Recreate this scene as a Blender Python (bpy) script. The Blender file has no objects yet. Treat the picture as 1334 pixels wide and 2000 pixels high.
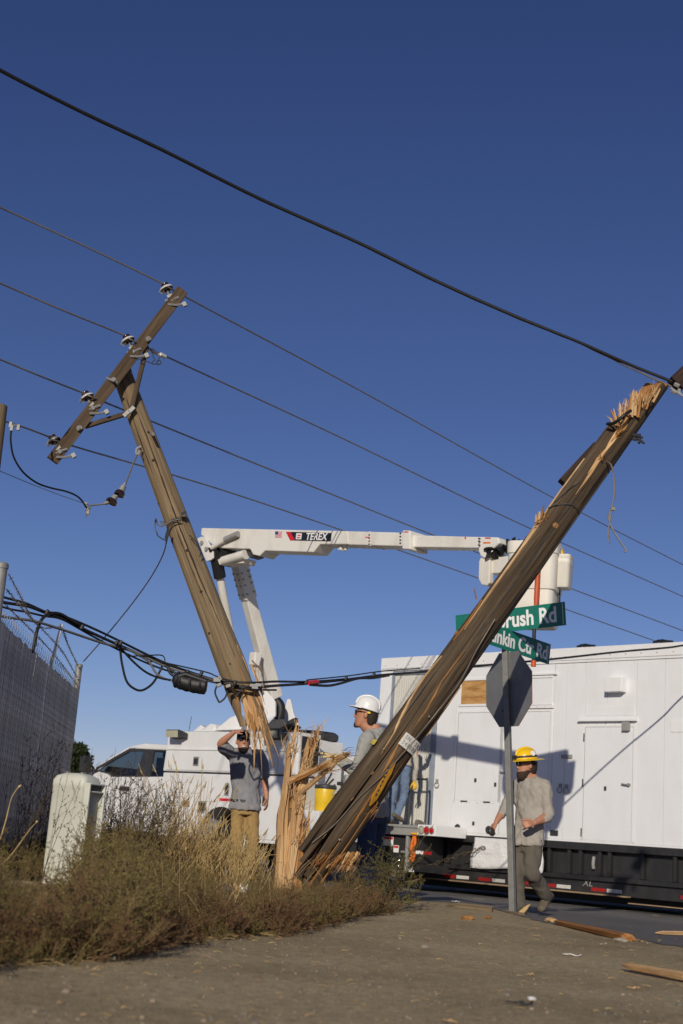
import bpy, bmesh, math, random
import numpy as np
from mathutils import Vector, Matrix, noise

V = Vector
SC = bpy.context.scene
COL = SC.collection
rad = math.radians

# ---------------------------------------------------------------- camera
CAM_H, TILT, ROLL, FPX = 0.55, 13.48, 4.205, 2675.0
PW, PH = 1334.0, 2000.0
CR = Matrix.Rotation(rad(90 + TILT), 3, 'X') @ Matrix.Rotation(rad(ROLL), 3, 'Z')
CO = V((0, 0, CAM_H))
cam = bpy.data.cameras.new('camera')
cam.sensor_fit = 'VERTICAL'
cam.sensor_height = 36.0
cam.sensor_width = 24.0
cam.lens = FPX * 36.0 / PH
cam.clip_start = 0.05
cam.clip_end = 6000
cam.dof.use_dof = True
cam.dof.focus_distance = 13.6
cam.dof.aperture_fstop = 3.2
camo = bpy.data.objects.new('camera', cam)
camo.matrix_world = Matrix.Translation(CO) @ CR.to_4x4()
COL.objects.link(camo)
SC.camera = camo

# ---------------------------------------------------------------- light
SUN = V((0.20, 1.0, -0.41)).normalized()      # the way the light travels
SUN_EL = math.asin(-SUN.z)
SUN_AZ = math.atan2(-SUN.x, -SUN.y)
w = bpy.data.worlds.new('World')
SC.world = w
w.use_nodes = True
nt = w.node_tree
bg = nt.nodes['Background']
sky = nt.nodes.new('ShaderNodeTexSky')
sky.sky_type = 'NISHITA'
sky.sun_disc = False
sky.sun_elevation = SUN_EL
sky.sun_rotation = SUN_AZ
sky.altitude = 1200
sky.air_density = 0.9
sky.dust_density = 0.2
sky.ozone_density = 6.0
SKY_S = 0.062
v1 = nt.nodes.new('ShaderNodeVectorMath'); v1.operation = 'SCALE'; v1.inputs[3].default_value = SKY_S
nt.links.new(sky.outputs[0], v1.inputs[0])
sp_ = nt.nodes.new('ShaderNodeSeparateXYZ'); v2 = nt.nodes.new('ShaderNodeCombineXYZ'); nt.links.new(v1.outputs[0], sp_.inputs[0])
# the deep, contrasty blue of a dry autumn sky: a gentle film curve per channel
for ch_, (gam_, mul_) in enumerate(((1.22, 1.96), (1.155, 1.18), (1.03, 1.03))):
    pw_ = nt.nodes.new('ShaderNodeMath'); pw_.operation = 'POWER'; pw_.inputs[1].default_value = gam_
    ml_ = nt.nodes.new('ShaderNodeMath'); ml_.operation = 'MULTIPLY'; ml_.inputs[1].default_value = mul_ / SKY_S
    nt.links.new(sp_.outputs[ch_], pw_.inputs[0]); nt.links.new(pw_.outputs[0], ml_.inputs[0]); nt.links.new(ml_.outputs[0], v2.inputs[ch_])
nt.links.new(v2.outputs[0], bg.inputs[0])
bg.inputs[1].default_value = SKY_S
sl = bpy.data.lights.new('sun', 'SUN')
sl.energy = 3.3
sl.angle = rad(0.53)
sl.color = (1.0, 0.91, 0.77)
so = bpy.data.objects.new('sun', sl)
so.rotation_euler = SUN.to_track_quat('-Z', 'Y').to_euler()
so.location = (-5, -20, 12)
COL.objects.link(so)
vs = SC.view_settings
vs.view_transform = 'Standard'
vs.look = 'None'
vs.exposure = 0.0
vs.gamma = 1.0
vs.use_curve_mapping = False

# ---------------------------------------------------------------- helpers
def ray(px, py):
    return CR @ V(((px - PW / 2) / FPX, (PH / 2 - py) / FPX, -1.0))

def P(px, py, Y):
    """the point of the place seen at photo pixel px, py at depth Y"""
    v = ray(px, py)
    return CO + v * (Y / v.y)

def smooth(a, b, x):
    t = min(1.0, max(0.0, (x - a) / (b - a)))
    return t * t * (3 - 2 * t)

def lerp(a, b, t):
    return a + (b - a) * t

class Frame:
    """a plane of the place: origin, x along u, y up, z = the side that faces the viewer"""
    def __init__(s, O, u, up=V((0, 0, 1))):
        s.O = V(O); s.u = V(u).normalized()
        s.n = s.u.cross(V(up)).normalized()
        s.v = s.n.cross(s.u).normalized()
        if s.n.dot(CO - s.O) < 0 and abs(s.n.dot(CO - s.O)) > 1e-6:
            pass
        s.M = Matrix((s.u, s.v, s.n)).transposed().to_4x4()
        s.M.translation = s.O
    def px(s, x, y, off=0.0):
        r = ray(x, y)
        c = s.O + s.n * off
        t = (c - CO).dot(s.n) / r.dot(s.n)
        p = CO + r * t - c
        return (p.dot(s.u), p.dot(s.v))
    def w(s, u, v, n=0.0):
        return s.O + s.u * u + s.v * v + s.n * n

def prop(o, label=None, cat=None, group=None, kind=None):
    if label: o['label'] = label
    if cat: o['category'] = cat
    if group: o['group'] = group
    if kind: o['kind'] = kind
    return o

def thing(name, label, cat, M=None, group=None):
    o = bpy.data.objects.new(name, None)
    o.empty_display_size = 0.2
    COL.objects.link(o)
    if M is not None:
        if isinstance(M, Vector):
            M = Matrix.Translation(M)
        o.matrix_basis = M
    return prop(o, label, cat, group)

def wmat(o):
    m = o.matrix_basis.copy()
    while o.parent:
        o = o.parent
        m = o.matrix_basis @ m
    return m

class MB:
    def __init__(s):
        s.v = []; s.f = []; s.m = []
    def add(s, vs, fs, m=0):
        o = len(s.v)
        s.v.extend([tuple(p) for p in vs])
        s.f.extend([tuple(i + o for i in f) for f in fs])
        if isinstance(m, int):
            s.m.extend([m] * len(fs))
        else:
            s.m.extend(m)
        return s
    def box(s, c, size, m=0, R=None):
        c = V(c); h = [x / 2 for x in size]
        vs = []
        for z in (-1, 1):
            for y in (-1, 1):
                for x in (-1, 1):
                    p = V((x * h[0], y * h[1], z * h[2]))
                    vs.append(c + (R @ p if R else p))
        return s.add(vs, [(0, 2, 3, 1), (4, 5, 7, 6), (0, 1, 5, 4), (2, 6, 7, 3), (0, 4, 6, 2), (1, 3, 7, 5)], m)
    def b2(s, x0, x1, y0, y1, z0, z1, m=0):
        return s.box(((x0 + x1) / 2, (y0 + y1) / 2, (z0 + z1) / 2), (abs(x1 - x0), abs(y1 - y0), abs(z1 - z0)), m)
    def prism(s, poly, z0, z1, m=0):
        n = len(poly)
        area = sum(poly[i][0] * poly[(i + 1) % n][1] - poly[(i + 1) % n][0] * poly[i][1] for i in range(n))
        if area < 0: poly = poly[::-1]
        if z0 > z1: z0, z1 = z1, z0
        vs = [(p[0], p[1], z0) for p in poly] + [(p[0], p[1], z1) for p in poly]
        fs = [tuple(range(n - 1, -1, -1)), tuple(range(n, 2 * n))]
        fs += [(i, (i + 1) % n, n + (i + 1) % n, n + i) for i in range(n)]
        return s.add(vs, fs, m)
    def loft(s, rings, m=0, cap=True):
        """rings: lists of equally many points"""
        n = len(rings[0]); vs = [p for r in rings for p in r]; fs = []
        for k in range(len(rings) - 1):
            a = k * n; b = a + n
            for i in range(n):
                j = (i + 1) % n
                fs.append((a + i, a + j, b + j, b + i))
        if cap:
            fs.append(tuple(range(n - 1, -1, -1)))
            o = (len(rings) - 1) * n
            fs.append(tuple(range(o, o + n)))
        return s.add(vs, fs, m)
    def tube(s, pts, r, seg=8, m=0, cap=True):
        pts = [V(p) for p in pts]
        if not hasattr(r, '__len__'): r = [r] * len(pts)
        return s.loft(tube_rings(pts, r, seg), m, cap)
    def lathe(s, prof, M=None, seg=20, m=0, cap=True):
        rings = []
        for (q, z) in prof:
            ring = [V((q * math.cos(2 * math.pi * i / seg), q * math.sin(2 * math.pi * i / seg), z)) for i in range(seg)]
            rings.append([M @ p for p in ring] if M else ring)
        return s.loft(rings, m, cap)
    def xf(s, M):
        s.v = [tuple(M @ V(p)) for p in s.v]
        return s
    def mesh(s, name):
        me = bpy.data.meshes.new(name)
        me.from_pydata(s.v, [], s.f)
        return me
    def build(s, name, mats, parent=None, smooth=None, world=False, M=None, bevel=0, label=None, kind=None, recalc=False):
        """smooth: sharp angle in degrees (None = flat); world: the points are world points"""
        if world and parent is not None:
            I = wmat(parent).inverted()
            s.v = [tuple(I @ V(p)) for p in s.v]
        me = s.mesh(name)
        if not isinstance(mats, (list, tuple)): mats = [mats]
        for q in mats: me.materials.append(q)
        if len(mats) > 1: me.polygons.foreach_set('material_index', s.m)
        if recalc:
            bm = bmesh.new(); bm.from_mesh(me)
            bmesh.ops.recalc_face_normals(bm, faces=bm.faces)
            bm.to_mesh(me); bm.free()
        if smooth is not None:
            me.polygons.foreach_set('use_smooth', [True] * len(me.polygons))
            me.set_sharp_from_angle(angle=rad(smooth))
        o = bpy.data.objects.new(name, me)
        COL.objects.link(o)
        if parent is not None: o.parent = parent
        if M is not None: o.matrix_basis = M
        if bevel:
            b = o.modifiers.new('bevel', 'BEVEL')
            b.width = bevel; b.segments = 2; b.limit_method = 'ANGLE'; b.angle_limit = rad(40)
        if label: o['label'] = label
        if kind: o['kind'] = kind
        return o

def frames_along(pts):
    n = len(pts); T = []
    for i in range(n):
        a = pts[max(0, i - 1)]; b = pts[min(n - 1, i + 1)]
        d = b - a
        T.append(d.normalized() if d.length > 1e-9 else V((0, 0, 1)))
    ref = V((0, 0, 1)) if abs(T[0].z) < 0.9 else V((1, 0, 0))
    x = T[0].cross(ref).normalized(); out = []
    for t in T:
        x = x - t * x.dot(t)
        x = x.normalized() if x.length > 1e-6 else t.orthogonal().normalized()
        out.append((t, x, t.cross(x)))
    return out

def tube_rings(pts, r, seg):
    rings = []
    for p, q, (t, x, y) in zip(pts, r, frames_along(pts)):
        rings.append([p + x * (q * math.cos(2 * math.pi * i / seg)) + y * (q * math.sin(2 * math.pi * i / seg)) for i in range(seg)])
    return rings

def crom(pts, n=8):
    """smooth path through points"""
    pts = [V(p) for p in pts]
    q = [pts[0] * 2 - pts[1]] + pts + [pts[-1] * 2 - pts[-2]]
    out = []
    for i in range(1, len(q) - 2):
        p0, p1, p2, p3 = q[i - 1:i + 3]
        for k in range(n):
            t = k / n
            out.append(0.5 * ((2 * p1) + (p2 - p0) * t + (2 * p0 - 5 * p1 + 4 * p2 - p3) * t * t + (3 * p1 - p0 - 3 * p2 + p3) * t ** 3))
    out.append(pts[-1])
    return out

def align(p, zdir, xhint=V((0, 1, 0))):
    z = V(zdir).normalized()
    x = V(xhint) - z * V(xhint).dot(z)
    x = x.normalized() if x.length > 1e-5 else z.orthogonal().normalized()
    y = z.cross(x)
    M = Matrix((x, y, z)).transposed().to_4x4()
    M.translation = V(p)
    return M

def npmesh(name, v, f3, mats, mi=None, smoothf=False):
    """fast triangle mesh from arrays"""
    me = bpy.data.meshes.new(name)
    me.vertices.add(len(v)); me.vertices.foreach_set('co', np.ascontiguousarray(v, dtype=np.float32).ravel())
    n = len(f3)
    me.loops.add(n * 3); me.loops.foreach_set('vertex_index', np.ascontiguousarray(f3, dtype=np.int32).ravel())
    me.polygons.add(n)
    me.polygons.foreach_set('loop_start', np.arange(0, n * 3, 3, dtype=np.int32))
    me.polygons.foreach_set('loop_total', np.full(n, 3, dtype=np.int32))
    for q in mats: me.materials.append(q)
    if mi is not None: me.polygons.foreach_set('material_index', np.ascontiguousarray(mi, dtype=np.int32))
    if smoothf: me.polygons.foreach_set('use_smooth', np.ones(n, dtype=bool))
    me.update(calc_edges=True)
    o = bpy.data.objects.new(name, me)
    COL.objects.link(o)
    return o

# ---------------------------------------------------------------- materials
def newmat(name):
    m = bpy.data.materials.new(name); m.use_nodes = True
    n = m.node_tree
    return m, n, n.nodes['Principled BSDF'], n.links

def tex(n, links, scale, detail=4, rough=0.6, coords='Object', stretch=None, kind='ShaderNodeTexNoise'):
    tc = n.nodes.new('ShaderNodeTexCoord'); t = n.nodes.new(kind)
    out = tc.outputs[coords]
    if stretch:
        mp = n.nodes.new('ShaderNodeMapping'); mp.inputs['Scale'].default_value = stretch
        links.new(out, mp.inputs[0]); out = mp.outputs[0]
    links.new(out, t.inputs['Vector'])
    t.inputs['Scale'].default_value = scale
    if kind == 'ShaderNodeTexNoise':
        t.inputs['Detail'].default_value = detail; t.inputs['Roughness'].default_value = rough
    return t

def ramp(n, links, src, stops):
    r = n.nodes.new('ShaderNodeValToRGB')
    el = r.color_ramp.elements
    while len(el) < len(stops): el.new(0.5)
    for e, (p, c) in zip(el, stops):
        e.position = p
        e.color = (*c, 1) if len(c) == 3 else c
    links.new(src, r.inputs[0])
    return r

def bump(n, links, src, bs, strength=0.3, dist=0.01):
    b = n.nodes.new('ShaderNodeBump')
    b.inputs['Strength'].default_value = strength; b.inputs['Distance'].default_value = dist
    links.new(src, b.inputs['Height']); links.new(b.outputs[0], bs.inputs['Normal'])
    return b

def mix(n, links, a, b, fac):
    x = n.nodes.new('ShaderNodeMix'); x.data_type = 'RGBA'
    for s, q in ((6, a), (7, b)):
        if isinstance(q, (tuple, list)): x.inputs[s].default_value = (*q, 1)
        else: links.new(q, x.inputs[s])
    if isinstance(fac, (int, float)): x.inputs[0].default_value = fac
    else: links.new(fac, x.inputs[0])
    return x.outputs[2]

def plain(name, c, rough=0.5, metal=0.0, var=0.12, scale=6.0, bstr=0.05, bdist=0.002, coat=0.0, spec=0.5, coords='Object'):
    """a real surface: base colour, uneven by VAR, slight relief"""
    m, n, b, L = newmat(name)
    t = tex(n, L, scale, 5, 0.65, coords)
    r = ramp(n, L, t.outputs[0], [(0.3, tuple(max(0, x * (1 - var)) for x in c)), (0.7, tuple(min(1, x * (1 + var)) for x in c))])
    L.new(r.outputs[0], b.inputs['Base Color'])
    b.inputs['Roughness'].default_value = rough; b.inputs['Metallic'].default_value = metal
    b.inputs['Coat Weight'].default_value = coat
    b.inputs['Specular IOR Level'].default_value = spec
    if bstr:
        t2 = tex(n, L, scale * 9, 3, 0.6, coords)
        bump(n, L, t2.outputs[0], b, bstr, bdist)
    return m

def dirty(name, c, dirt, rough=0.4, amount=0.35, scale=3.0, fine=40, coat=0.0, streak=True):
    """painted metal with grime: long faint streaks and specks"""
    m, n, b, L = newmat(name)
    t = tex(n, L, scale, 6, 0.7, stretch=(1, 0.35, 1) if streak else None)
    r = ramp(n, L, t.outputs[0], [(0.45, (0, 0, 0)), (0.85, (amount,) * 3)])
    t2 = tex(n, L, fine, 3, 0.7)
    r2 = ramp(n, L, t2.outputs[0], [(0.62, (0, 0, 0)), (0.8, (amount * 0.6,) * 3)])
    c1 = mix(n, L, c, dirt, r.outputs[0])
    c2 = mix(n, L, c1, dirt, r2.outputs[0])
    L.new(c2, b.inputs['Base Color'])
    b.inputs['Roughness'].default_value = rough
    b.inputs['Coat Weight'].default_value = coat
    t3 = tex(n, L, 1.3, 2, 0.5)
    bump(n, L, t3.outputs[0], b, 0.25, 0.012)
    return m

def wood(name, c0, c1, c2, rough=0.85, grain=14.0, stretch=0.045, bstr=0.7, bdist=0.006, patch=None):
    """long grain along the piece's own z axis"""
    m, n, b, L = newmat(name)
    t = tex(n, L, grain, 6, 0.7, stretch=(1, 1, stretch))
    t2 = tex(n, L, grain * 3.7, 4, 0.7, stretch=(1, 1, stretch * 0.6))
    r = ramp(n, L, t.outputs[0], [(0.28, c0), (0.5, c1), (0.72, c2)])
    r2 = ramp(n, L, t2.outputs[0], [(0.35, (0.55,) * 3), (0.6, (1.1,) * 3)])
    mm = n.nodes.new('ShaderNodeMix'); mm.data_type = 'RGBA'; mm.blend_type = 'MULTIPLY'
    mm.inputs[0].default_value = 0.75
    L.new(r.outputs[0], mm.inputs[6]); L.new(r2.outputs[0], mm.inputs[7])
    col = mm.outputs[2]
    if patch:
        t3 = tex(n, L, 2.2, 4, 0.7, stretch=(1, 1, 0.35))
        r3 = ramp(n, L, t3.outputs[0], [(0.5, (0, 0, 0)), (0.7, (0.8,) * 3)])
        col = mix(n, L, col, patch, r3.outputs[0])
    L.new(col, b.inputs['Base Color'])
    b.inputs['Roughness'].default_value = rough
    b.inputs['Specular IOR Level'].default_value = 0.25
    a = n.nodes.new('ShaderNodeMath'); a.operation = 'ADD'
    L.new(t.outputs[0], a.inputs[0]); L.new(t2.outputs[0], a.inputs[1])
    bump(n, L, a.outputs[0], b, bstr, bdist)
    return m

def leafmat(name, stops, scale=2.5, trans=0.25, rough=0.8):
    m, n, b, L = newmat(name)
    t = tex(n, L, scale, 5, 0.75)
    r = ramp(n, L, t.outputs[0], stops)
    L.new(r.outputs[0], b.inputs['Base Color'])
    b.inputs['Roughness'].default_value = rough
    b.inputs['Specular IOR Level'].default_value = 0.15
    tr = n.nodes.new('ShaderNodeBsdfTranslucent'); L.new(r.outputs[0], tr.inputs[0])
    mx = n.nodes.new('ShaderNodeMixShader'); mx.inputs[0].default_value = trans
    L.new(b.outputs[0], mx.inputs[1]); L.new(tr.outputs[0], mx.inputs[2])
    L.new(mx.outputs[0], n.nodes['Material Output'].inputs[0])
    return m

def glassmat(name, tint, gloss=0.12):
    m, n, b, L = newmat(name)
    n.nodes.remove(b)
    t = n.nodes.new('ShaderNodeBsdfTransparent'); t.inputs[0].default_value = (*tint, 1)
    g = n.nodes.new('ShaderNodeBsdfGlossy'); g.inputs['Roughness'].default_value = 0.03
    fr = n.nodes.new('ShaderNodeFresnel'); fr.inputs[0].default_value = 1.5
    ad = n.nodes.new('ShaderNodeMath'); ad.operation = 'ADD'; ad.inputs[1].default_value = gloss
    L.new(fr.outputs[0], ad.inputs[0])
    mx = n.nodes.new('ShaderNodeMixShader')
    L.new(ad.outputs[0], mx.inputs[0]); L.new(t.outputs[0], mx.inputs[1]); L.new(g.outputs[0], mx.inputs[2])
    L.new(mx.outputs[0], n.nodes['Material Output'].inputs[0])
    return m

M_ = {}
M_['white'] = dirty('white_panel_paint', (0.78, 0.79, 0.80), (0.50, 0.47, 0.42), 0.45, 0.24)
M_['white2'] = dirty('white_trim_paint', (0.80, 0.80, 0.80), (0.5, 0.48, 0.44), 0.4, 0.2)
M_['truck'] = dirty('truck_white_paint', (0.74, 0.74, 0.73), (0.40, 0.36, 0.30), 0.3, 0.3, coat=0.4)
M_['cream'] = dirty('boom_white_gelcoat', (0.76, 0.74, 0.68), (0.34, 0.27, 0.18), 0.4, 0.5, fine=60)
M_['cream2'] = dirty('bucket_fibreglass', (0.72, 0.69, 0.61), (0.40, 0.36, 0.28), 0.5, 0.3)
M_['black'] = dirty('black_frame_steel', (0.022, 0.022, 0.023), (0.10, 0.09, 0.08), 0.5, 0.35)
M_['blk'] = plain('black_rubber', (0.012, 0.012, 0.013), 0.55, var=0.3)
M_['dark'] = plain('dark_grey_plastic', (0.035, 0.036, 0.038), 0.5, var=0.25)
M_['interior'] = plain('dark_cab_interior', (0.02, 0.022, 0.026), 0.8)
M_['steel'] = plain('galvanised_steel', (0.27, 0.27, 0.26), 0.6, 0.3, 0.22, 14)
M_['steel2'] = dirty('dull_grey_steel', (0.30, 0.30, 0.29), (0.16, 0.14, 0.11), 0.55, 0.5)
M_['alu'] = plain('weathered_aluminium_plate', (0.24, 0.245, 0.25), 0.55, 0.35, 0.12, 5)
M_['post'] = plain('grey_steel_post', (0.22, 0.22, 0.205), 0.6, 0.2, 0.2, 9)
M_['chrome'] = plain('polished_steel', (0.7, 0.7, 0.72), 0.18, 1.0, 0.05)
M_['corr'] = dirty('grey_ribbed_door', (0.62, 0.61, 0.56), (0.34, 0.31, 0.26), 0.5, 0.4)
M_['bluegrey'] = plain('blue_grey_trim', (0.26, 0.30, 0.36), 0.5)
M_['tarp'] = plain('white_plastic_sheet', (0.72, 0.72, 0.71), 0.5, var=0.06, scale=3, bstr=0.9, bdist=0.02)
M_['red'] = plain('shaded_red_tape', (0.32, 0.015, 0.015), 0.4)  # tape red kept dark: shade under the overhang is put into it
M_['redb'] = plain('red_decal', (0.60, 0.02, 0.03), 0.4)
M_['redlight'] = plain('red_lens', (0.45, 0.01, 0.015), 0.15)
M_['amber'] = plain('amber_lens', (0.85, 0.42, 0.02), 0.2)
M_['orange'] = plain('orange_strap', (0.80, 0.17, 0.02), 0.7)
M_['orangehose'] = plain('orange_hose', (0.55, 0.09, 0.02), 0.5)
M_['yellow'] = plain('yellow_plastic', (0.72, 0.47, 0.02), 0.35)
M_['yellow2'] = plain('yellow_reflective', (0.70, 0.55, 0.10), 0.45, var=0.25, scale=20)
M_['ochre'] = plain('ochre_marker_strip', (0.42, 0.20, 0.015), 0.6, var=0.35, scale=12)
M_['decalblack'] = plain('black_decal', (0.015, 0.017, 0.022), 0.35)
M_['decalwhite'] = plain('white_decal', (0.82, 0.82, 0.82), 0.45, var=0.03)
M_['blue'] = plain('flag_blue', (0.03, 0.06, 0.25), 0.5)
M_['green'] = plain('green_reflective_sheet', (0.008, 0.17, 0.125), 0.42, var=0.12, scale=10, bstr=0.0)
M_['tan'] = plain('tan_dusty_ledge', (0.32, 0.22, 0.13), 0.8)
M_['osb'] = None
M_['pole_dark'] = wood('creosoted_pole_surface', (0.030, 0.020, 0.012), (0.095, 0.066, 0.040), (0.175, 0.130, 0.084), patch=(0.060, 0.042, 0.026), bstr=1.0, bdist=0.012)
M_['pole_grey'] = wood('weathered_pole_surface', (0.13, 0.092, 0.054), (0.235, 0.172, 0.100), (0.33, 0.25, 0.155), patch=(0.20, 0.145, 0.086))
M_['arm'] = wood('crossarm_timber', (0.050, 0.032, 0.020), (0.105, 0.072, 0.045), (0.165, 0.118, 0.075), grain=20)
M_['armdark'] = wood('dark_crossarm_timber', (0.022, 0.014, 0.012), (0.045, 0.028, 0.022), (0.07, 0.045, 0.034), grain=20)
M_['fresh'] = wood('fresh_split_wood', (0.36, 0.19, 0.080), (0.60, 0.38, 0.185), (0.74, 0.53, 0.30), grain=22, patch=(0.48, 0.25, 0.10))
M_['orangewood'] = wood('orange_heartwood', (0.17, 0.070, 0.022), (0.36, 0.165, 0.052), (0.50, 0.27, 0.10), grain=18)
M_['porc'] = plain('brown_porcelain', (0.030, 0.012, 0.009), 0.12, coat=0.6)
M_['porcw'] = plain('grey_white_porcelain', (0.62, 0.62, 0.60), 0.2, coat=0.5)
M_['cable'] = plain('black_cable_jacket', (0.014, 0.014, 0.015), 0.5, bstr=0.3, bdist=0.004, scale=30)
M_['cableg'] = plain('grey_cable_jacket', (0.17, 0.165, 0.155), 0.6)
M_['wire'] = plain('weathered_conductor', (0.20, 0.175, 0.145), 0.55, 0.3, 0.2, 30)
M_['paper'] = plain('white_paper', (0.75, 0.74, 0.70), 0.8)
M_['plate'] = plain('weathered_shaded_white', (0.58, 0.57, 0.53), 0.6, var=0.18, scale=25)  # weathered plate; on the trailer tape its grey carries the overhang's shade
M_['pencil'] = plain('faded_dark_lettering', (0.16, 0.15, 0.14), 0.7)
M_['ped'] = dirty('pedestal_fibreglass', (0.60, 0.61, 0.54), (0.30, 0.30, 0.22), 0.6, 0.45, 4)
M_['peds'] = dirty('pedestal_recess', (0.42, 0.42, 0.36), (0.22, 0.21, 0.16), 0.6, 0.4, 4)
def slatmat(name, c):
    m, n, b, L = newmat(name)
    t = tex(n, L, 9, 4, 0.7, stretch=(2.5, 0.5, 1))
    r = ramp(n, L, t.outputs[0], [(0.3, tuple(x * 0.62 for x in c)), (0.55, c), (0.72, tuple(min(1, x * 1.5) for x in c))])
    L.new(r.outputs[0], b.inputs['Base Color']); b.inputs['Roughness'].default_value = 0.5
    t2 = tex(n, L, 16, 2, 0.5, stretch=(1, 0.6, 1)); bump(n, L, t2.outputs[0], b, 0.8, 0.01)
    return m
M_['slat'] = slatmat('grey_fence_slat', (0.44, 0.42, 0.41)); M_['slat2'] = slatmat('dull_fence_slat', (0.35, 0.335, 0.33)); M_['slat3'] = slatmat('bluish_fence_slat', (0.47, 0.46, 0.47))
M_['slatw'] = plain('pale_fence_slat', (0.66, 0.65, 0.66), 0.5)
M_['link'] = plain('galvanised_wire', (0.17, 0.17, 0.17), 0.5, 0.5)
M_['glass'] = glassmat('tinted_cab_glass', (0.42, 0.47, 0.48), 0.05)
M_['lens'] = plain('clear_lamp_lens', (0.42, 0.40, 0.30), 0.15)
# clothes and people
M_['skin'] = plain('tanned_skin', (0.46, 0.215, 0.130), 0.55, var=0.12, scale=30)
M_['hair'] = plain('dark_brown_hair', (0.030, 0.018, 0.012), 0.7, scale=60, bstr=0.6, bdist=0.004)
M_['beard'] = plain('brown_beard', (0.045, 0.025, 0.015), 0.8, scale=80, bstr=0.8, bdist=0.004)
def cloth(name, c, rough=0.9, fold=0.5):
    m, n, b, L = newmat(name)
    t = tex(n, L, 7, 4, 0.6)
    r = ramp(n, L, t.outputs[0], [(0.3, tuple(x * 0.88 for x in c)), (0.7, tuple(min(1, x * 1.1) for x in c))])
    t2 = tex(n, L, 420, 2, 0.5)
    r2 = ramp(n, L, t2.outputs[0], [(0.3, (0.85,) * 3), (0.7, (1.1,) * 3)])
    mm = n.nodes.new('ShaderNodeMix'); mm.data_type = 'RGBA'; mm.blend_type = 'MULTIPLY'; mm.inputs[0].default_value = 1
    L.new(r.outputs[0], mm.inputs[6]); L.new(r2.outputs[0], mm.inputs[7]); L.new(mm.outputs[2], b.inputs['Base Color'])
    b.inputs['Roughness'].default_value = rough; b.inputs['Specular IOR Level'].default_value = 0.2
    t3 = tex(n, L, 9, 3, 0.5, stretch=(1, 1, 0.6))
    bump(n, L, t3.outputs[0], b, fold, 0.03)
    return m
M_['tee'] = cloth('slate_grey_tee_cloth', (0.25, 0.25, 0.265))
M_['khaki'] = cloth('khaki_cloth', (0.36, 0.235, 0.095))
M_['greyshirt'] = cloth('light_grey_shirt_cloth', (0.34, 0.34, 0.32))
M_['tanshirt'] = cloth('stone_grey_shirt_cloth', (0.37, 0.34, 0.30))
M_['tanshirt2'] = cloth('pale_tan_shirt_cloth', (0.46, 0.42, 0.35))
M_['jeans'] = cloth('worn_blue_denim', (0.145, 0.20, 0.30))
M_['navy'] = cloth('shaded_navy_denim', (0.045, 0.065, 0.115))  # navy denim with the shade on the legs put into its colour
M_['charcoal'] = cloth('faded_charcoal_work_cloth', (0.125, 0.110, 0.090))
M_['boot'] = plain('dusty_tan_leather', (0.115, 0.092, 0.066), 0.75, var=0.25, scale=20)
M_['belt'] = plain('brown_leather', (0.11, 0.05, 0.03), 0.6)
M_['cap'] = cloth('dark_navy_cap_cloth', (0.022, 0.024, 0.034), fold=0.2)
M_['hatw'] = plain('white_hard_hat_shell', (0.80, 0.80, 0.79), 0.25, var=0.03, coat=0.5)
M_['haty'] = plain('yellow_hard_hat_shell', (0.88, 0.56, 0.012), 0.3, var=0.08, coat=0.3)
M_['shades'] = plain('black_sunglass_lens', (0.008, 0.008, 0.010), 0.08, coat=1.0)
M_['glove'] = plain('cream_leather', (0.62, 0.48, 0.24), 0.8, var=0.15, scale=25)
M_['glovey'] = plain('yellow_leather', (0.68, 0.42, 0.04), 0.75, var=0.15, scale=25)

def mk_osb():
    m, n, b, L = newmat('bare_plywood')
    t = tex(n, L, 5, 5, 0.7, stretch=(0.5, 2.2, 1))
    r = ramp(n, L, t.outputs[0], [(0.35, (0.30, 0.14, 0.04)), (0.5, (0.46, 0.25, 0.08)), (0.66, (0.56, 0.33, 0.13))])
    L.new(r.outputs[0], b.inputs['Base Color']); b.inputs['Roughness'].default_value = 0.8
    return m
M_['osb'] = mk_osb()

TEXTS = []
def txt(s, parent, M, size, mat, name='lettering', shear=0.0, xs=1.0, ext=0.0015, align_x='CENTER', bold=0.0):
    cu = bpy.data.curves.new(name, 'FONT')
    cu.body = s; cu.size = size; cu.shear = shear; cu.extrude = ext; cu.offset = bold
    cu.align_x = align_x; cu.align_y = 'CENTER'
    cu.materials.append(mat)
    TEXTS.append((cu, name, mat, parent, M @ Matrix.Diagonal((xs, 1, 1, 1))))

def make_texts():
    """turn all the lettering into plain meshes in one go"""
    tmp = []
    for (cu, name, mat, parent, M) in TEXTS:
        o = bpy.data.objects.new('t', cu); COL.objects.link(o); tmp.append(o)
    dg = bpy.context.evaluated_depsgraph_get()
    for o, (cu, name, mat, parent, M) in zip(tmp, TEXTS):
        me = bpy.data.meshes.new_from_object(o.evaluated_get(dg))
        me.materials.clear(); me.materials.append(mat)
        q = bpy.data.objects.new(name, me); COL.objects.link(q); q.parent = parent; q.matrix_basis = M
    for o in tmp: bpy.data.objects.remove(o)

SWXZ = Matrix(((0, 0, 1, 0), (0, 1, 0, 0), (1, 0, 0, 0), (0, 0, 0, 1)))
SWYZ = Matrix(((1, 0, 0, 0), (0, 0, 1, 0), (0, 1, 0, 0), (0, 0, 0, 1)))

def T(x, y, z):
    return Matrix.Translation((x, y, z))
# ================================================================ the ground and the road
TR_O = V((1.081, 28.19, 0.0)); TR_A = rad(-45.56)
TRF = Frame(TR_O, V((math.cos(TR_A), math.sin(TR_A), 0)))         # the shelter's near side
if TRF.n.y > 0: raise RuntimeError('frame')

def perp_t(x, y):
    return (x - TR_O.x) * TRF.n.x + (y - TR_O.y) * TRF.n.y

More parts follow.
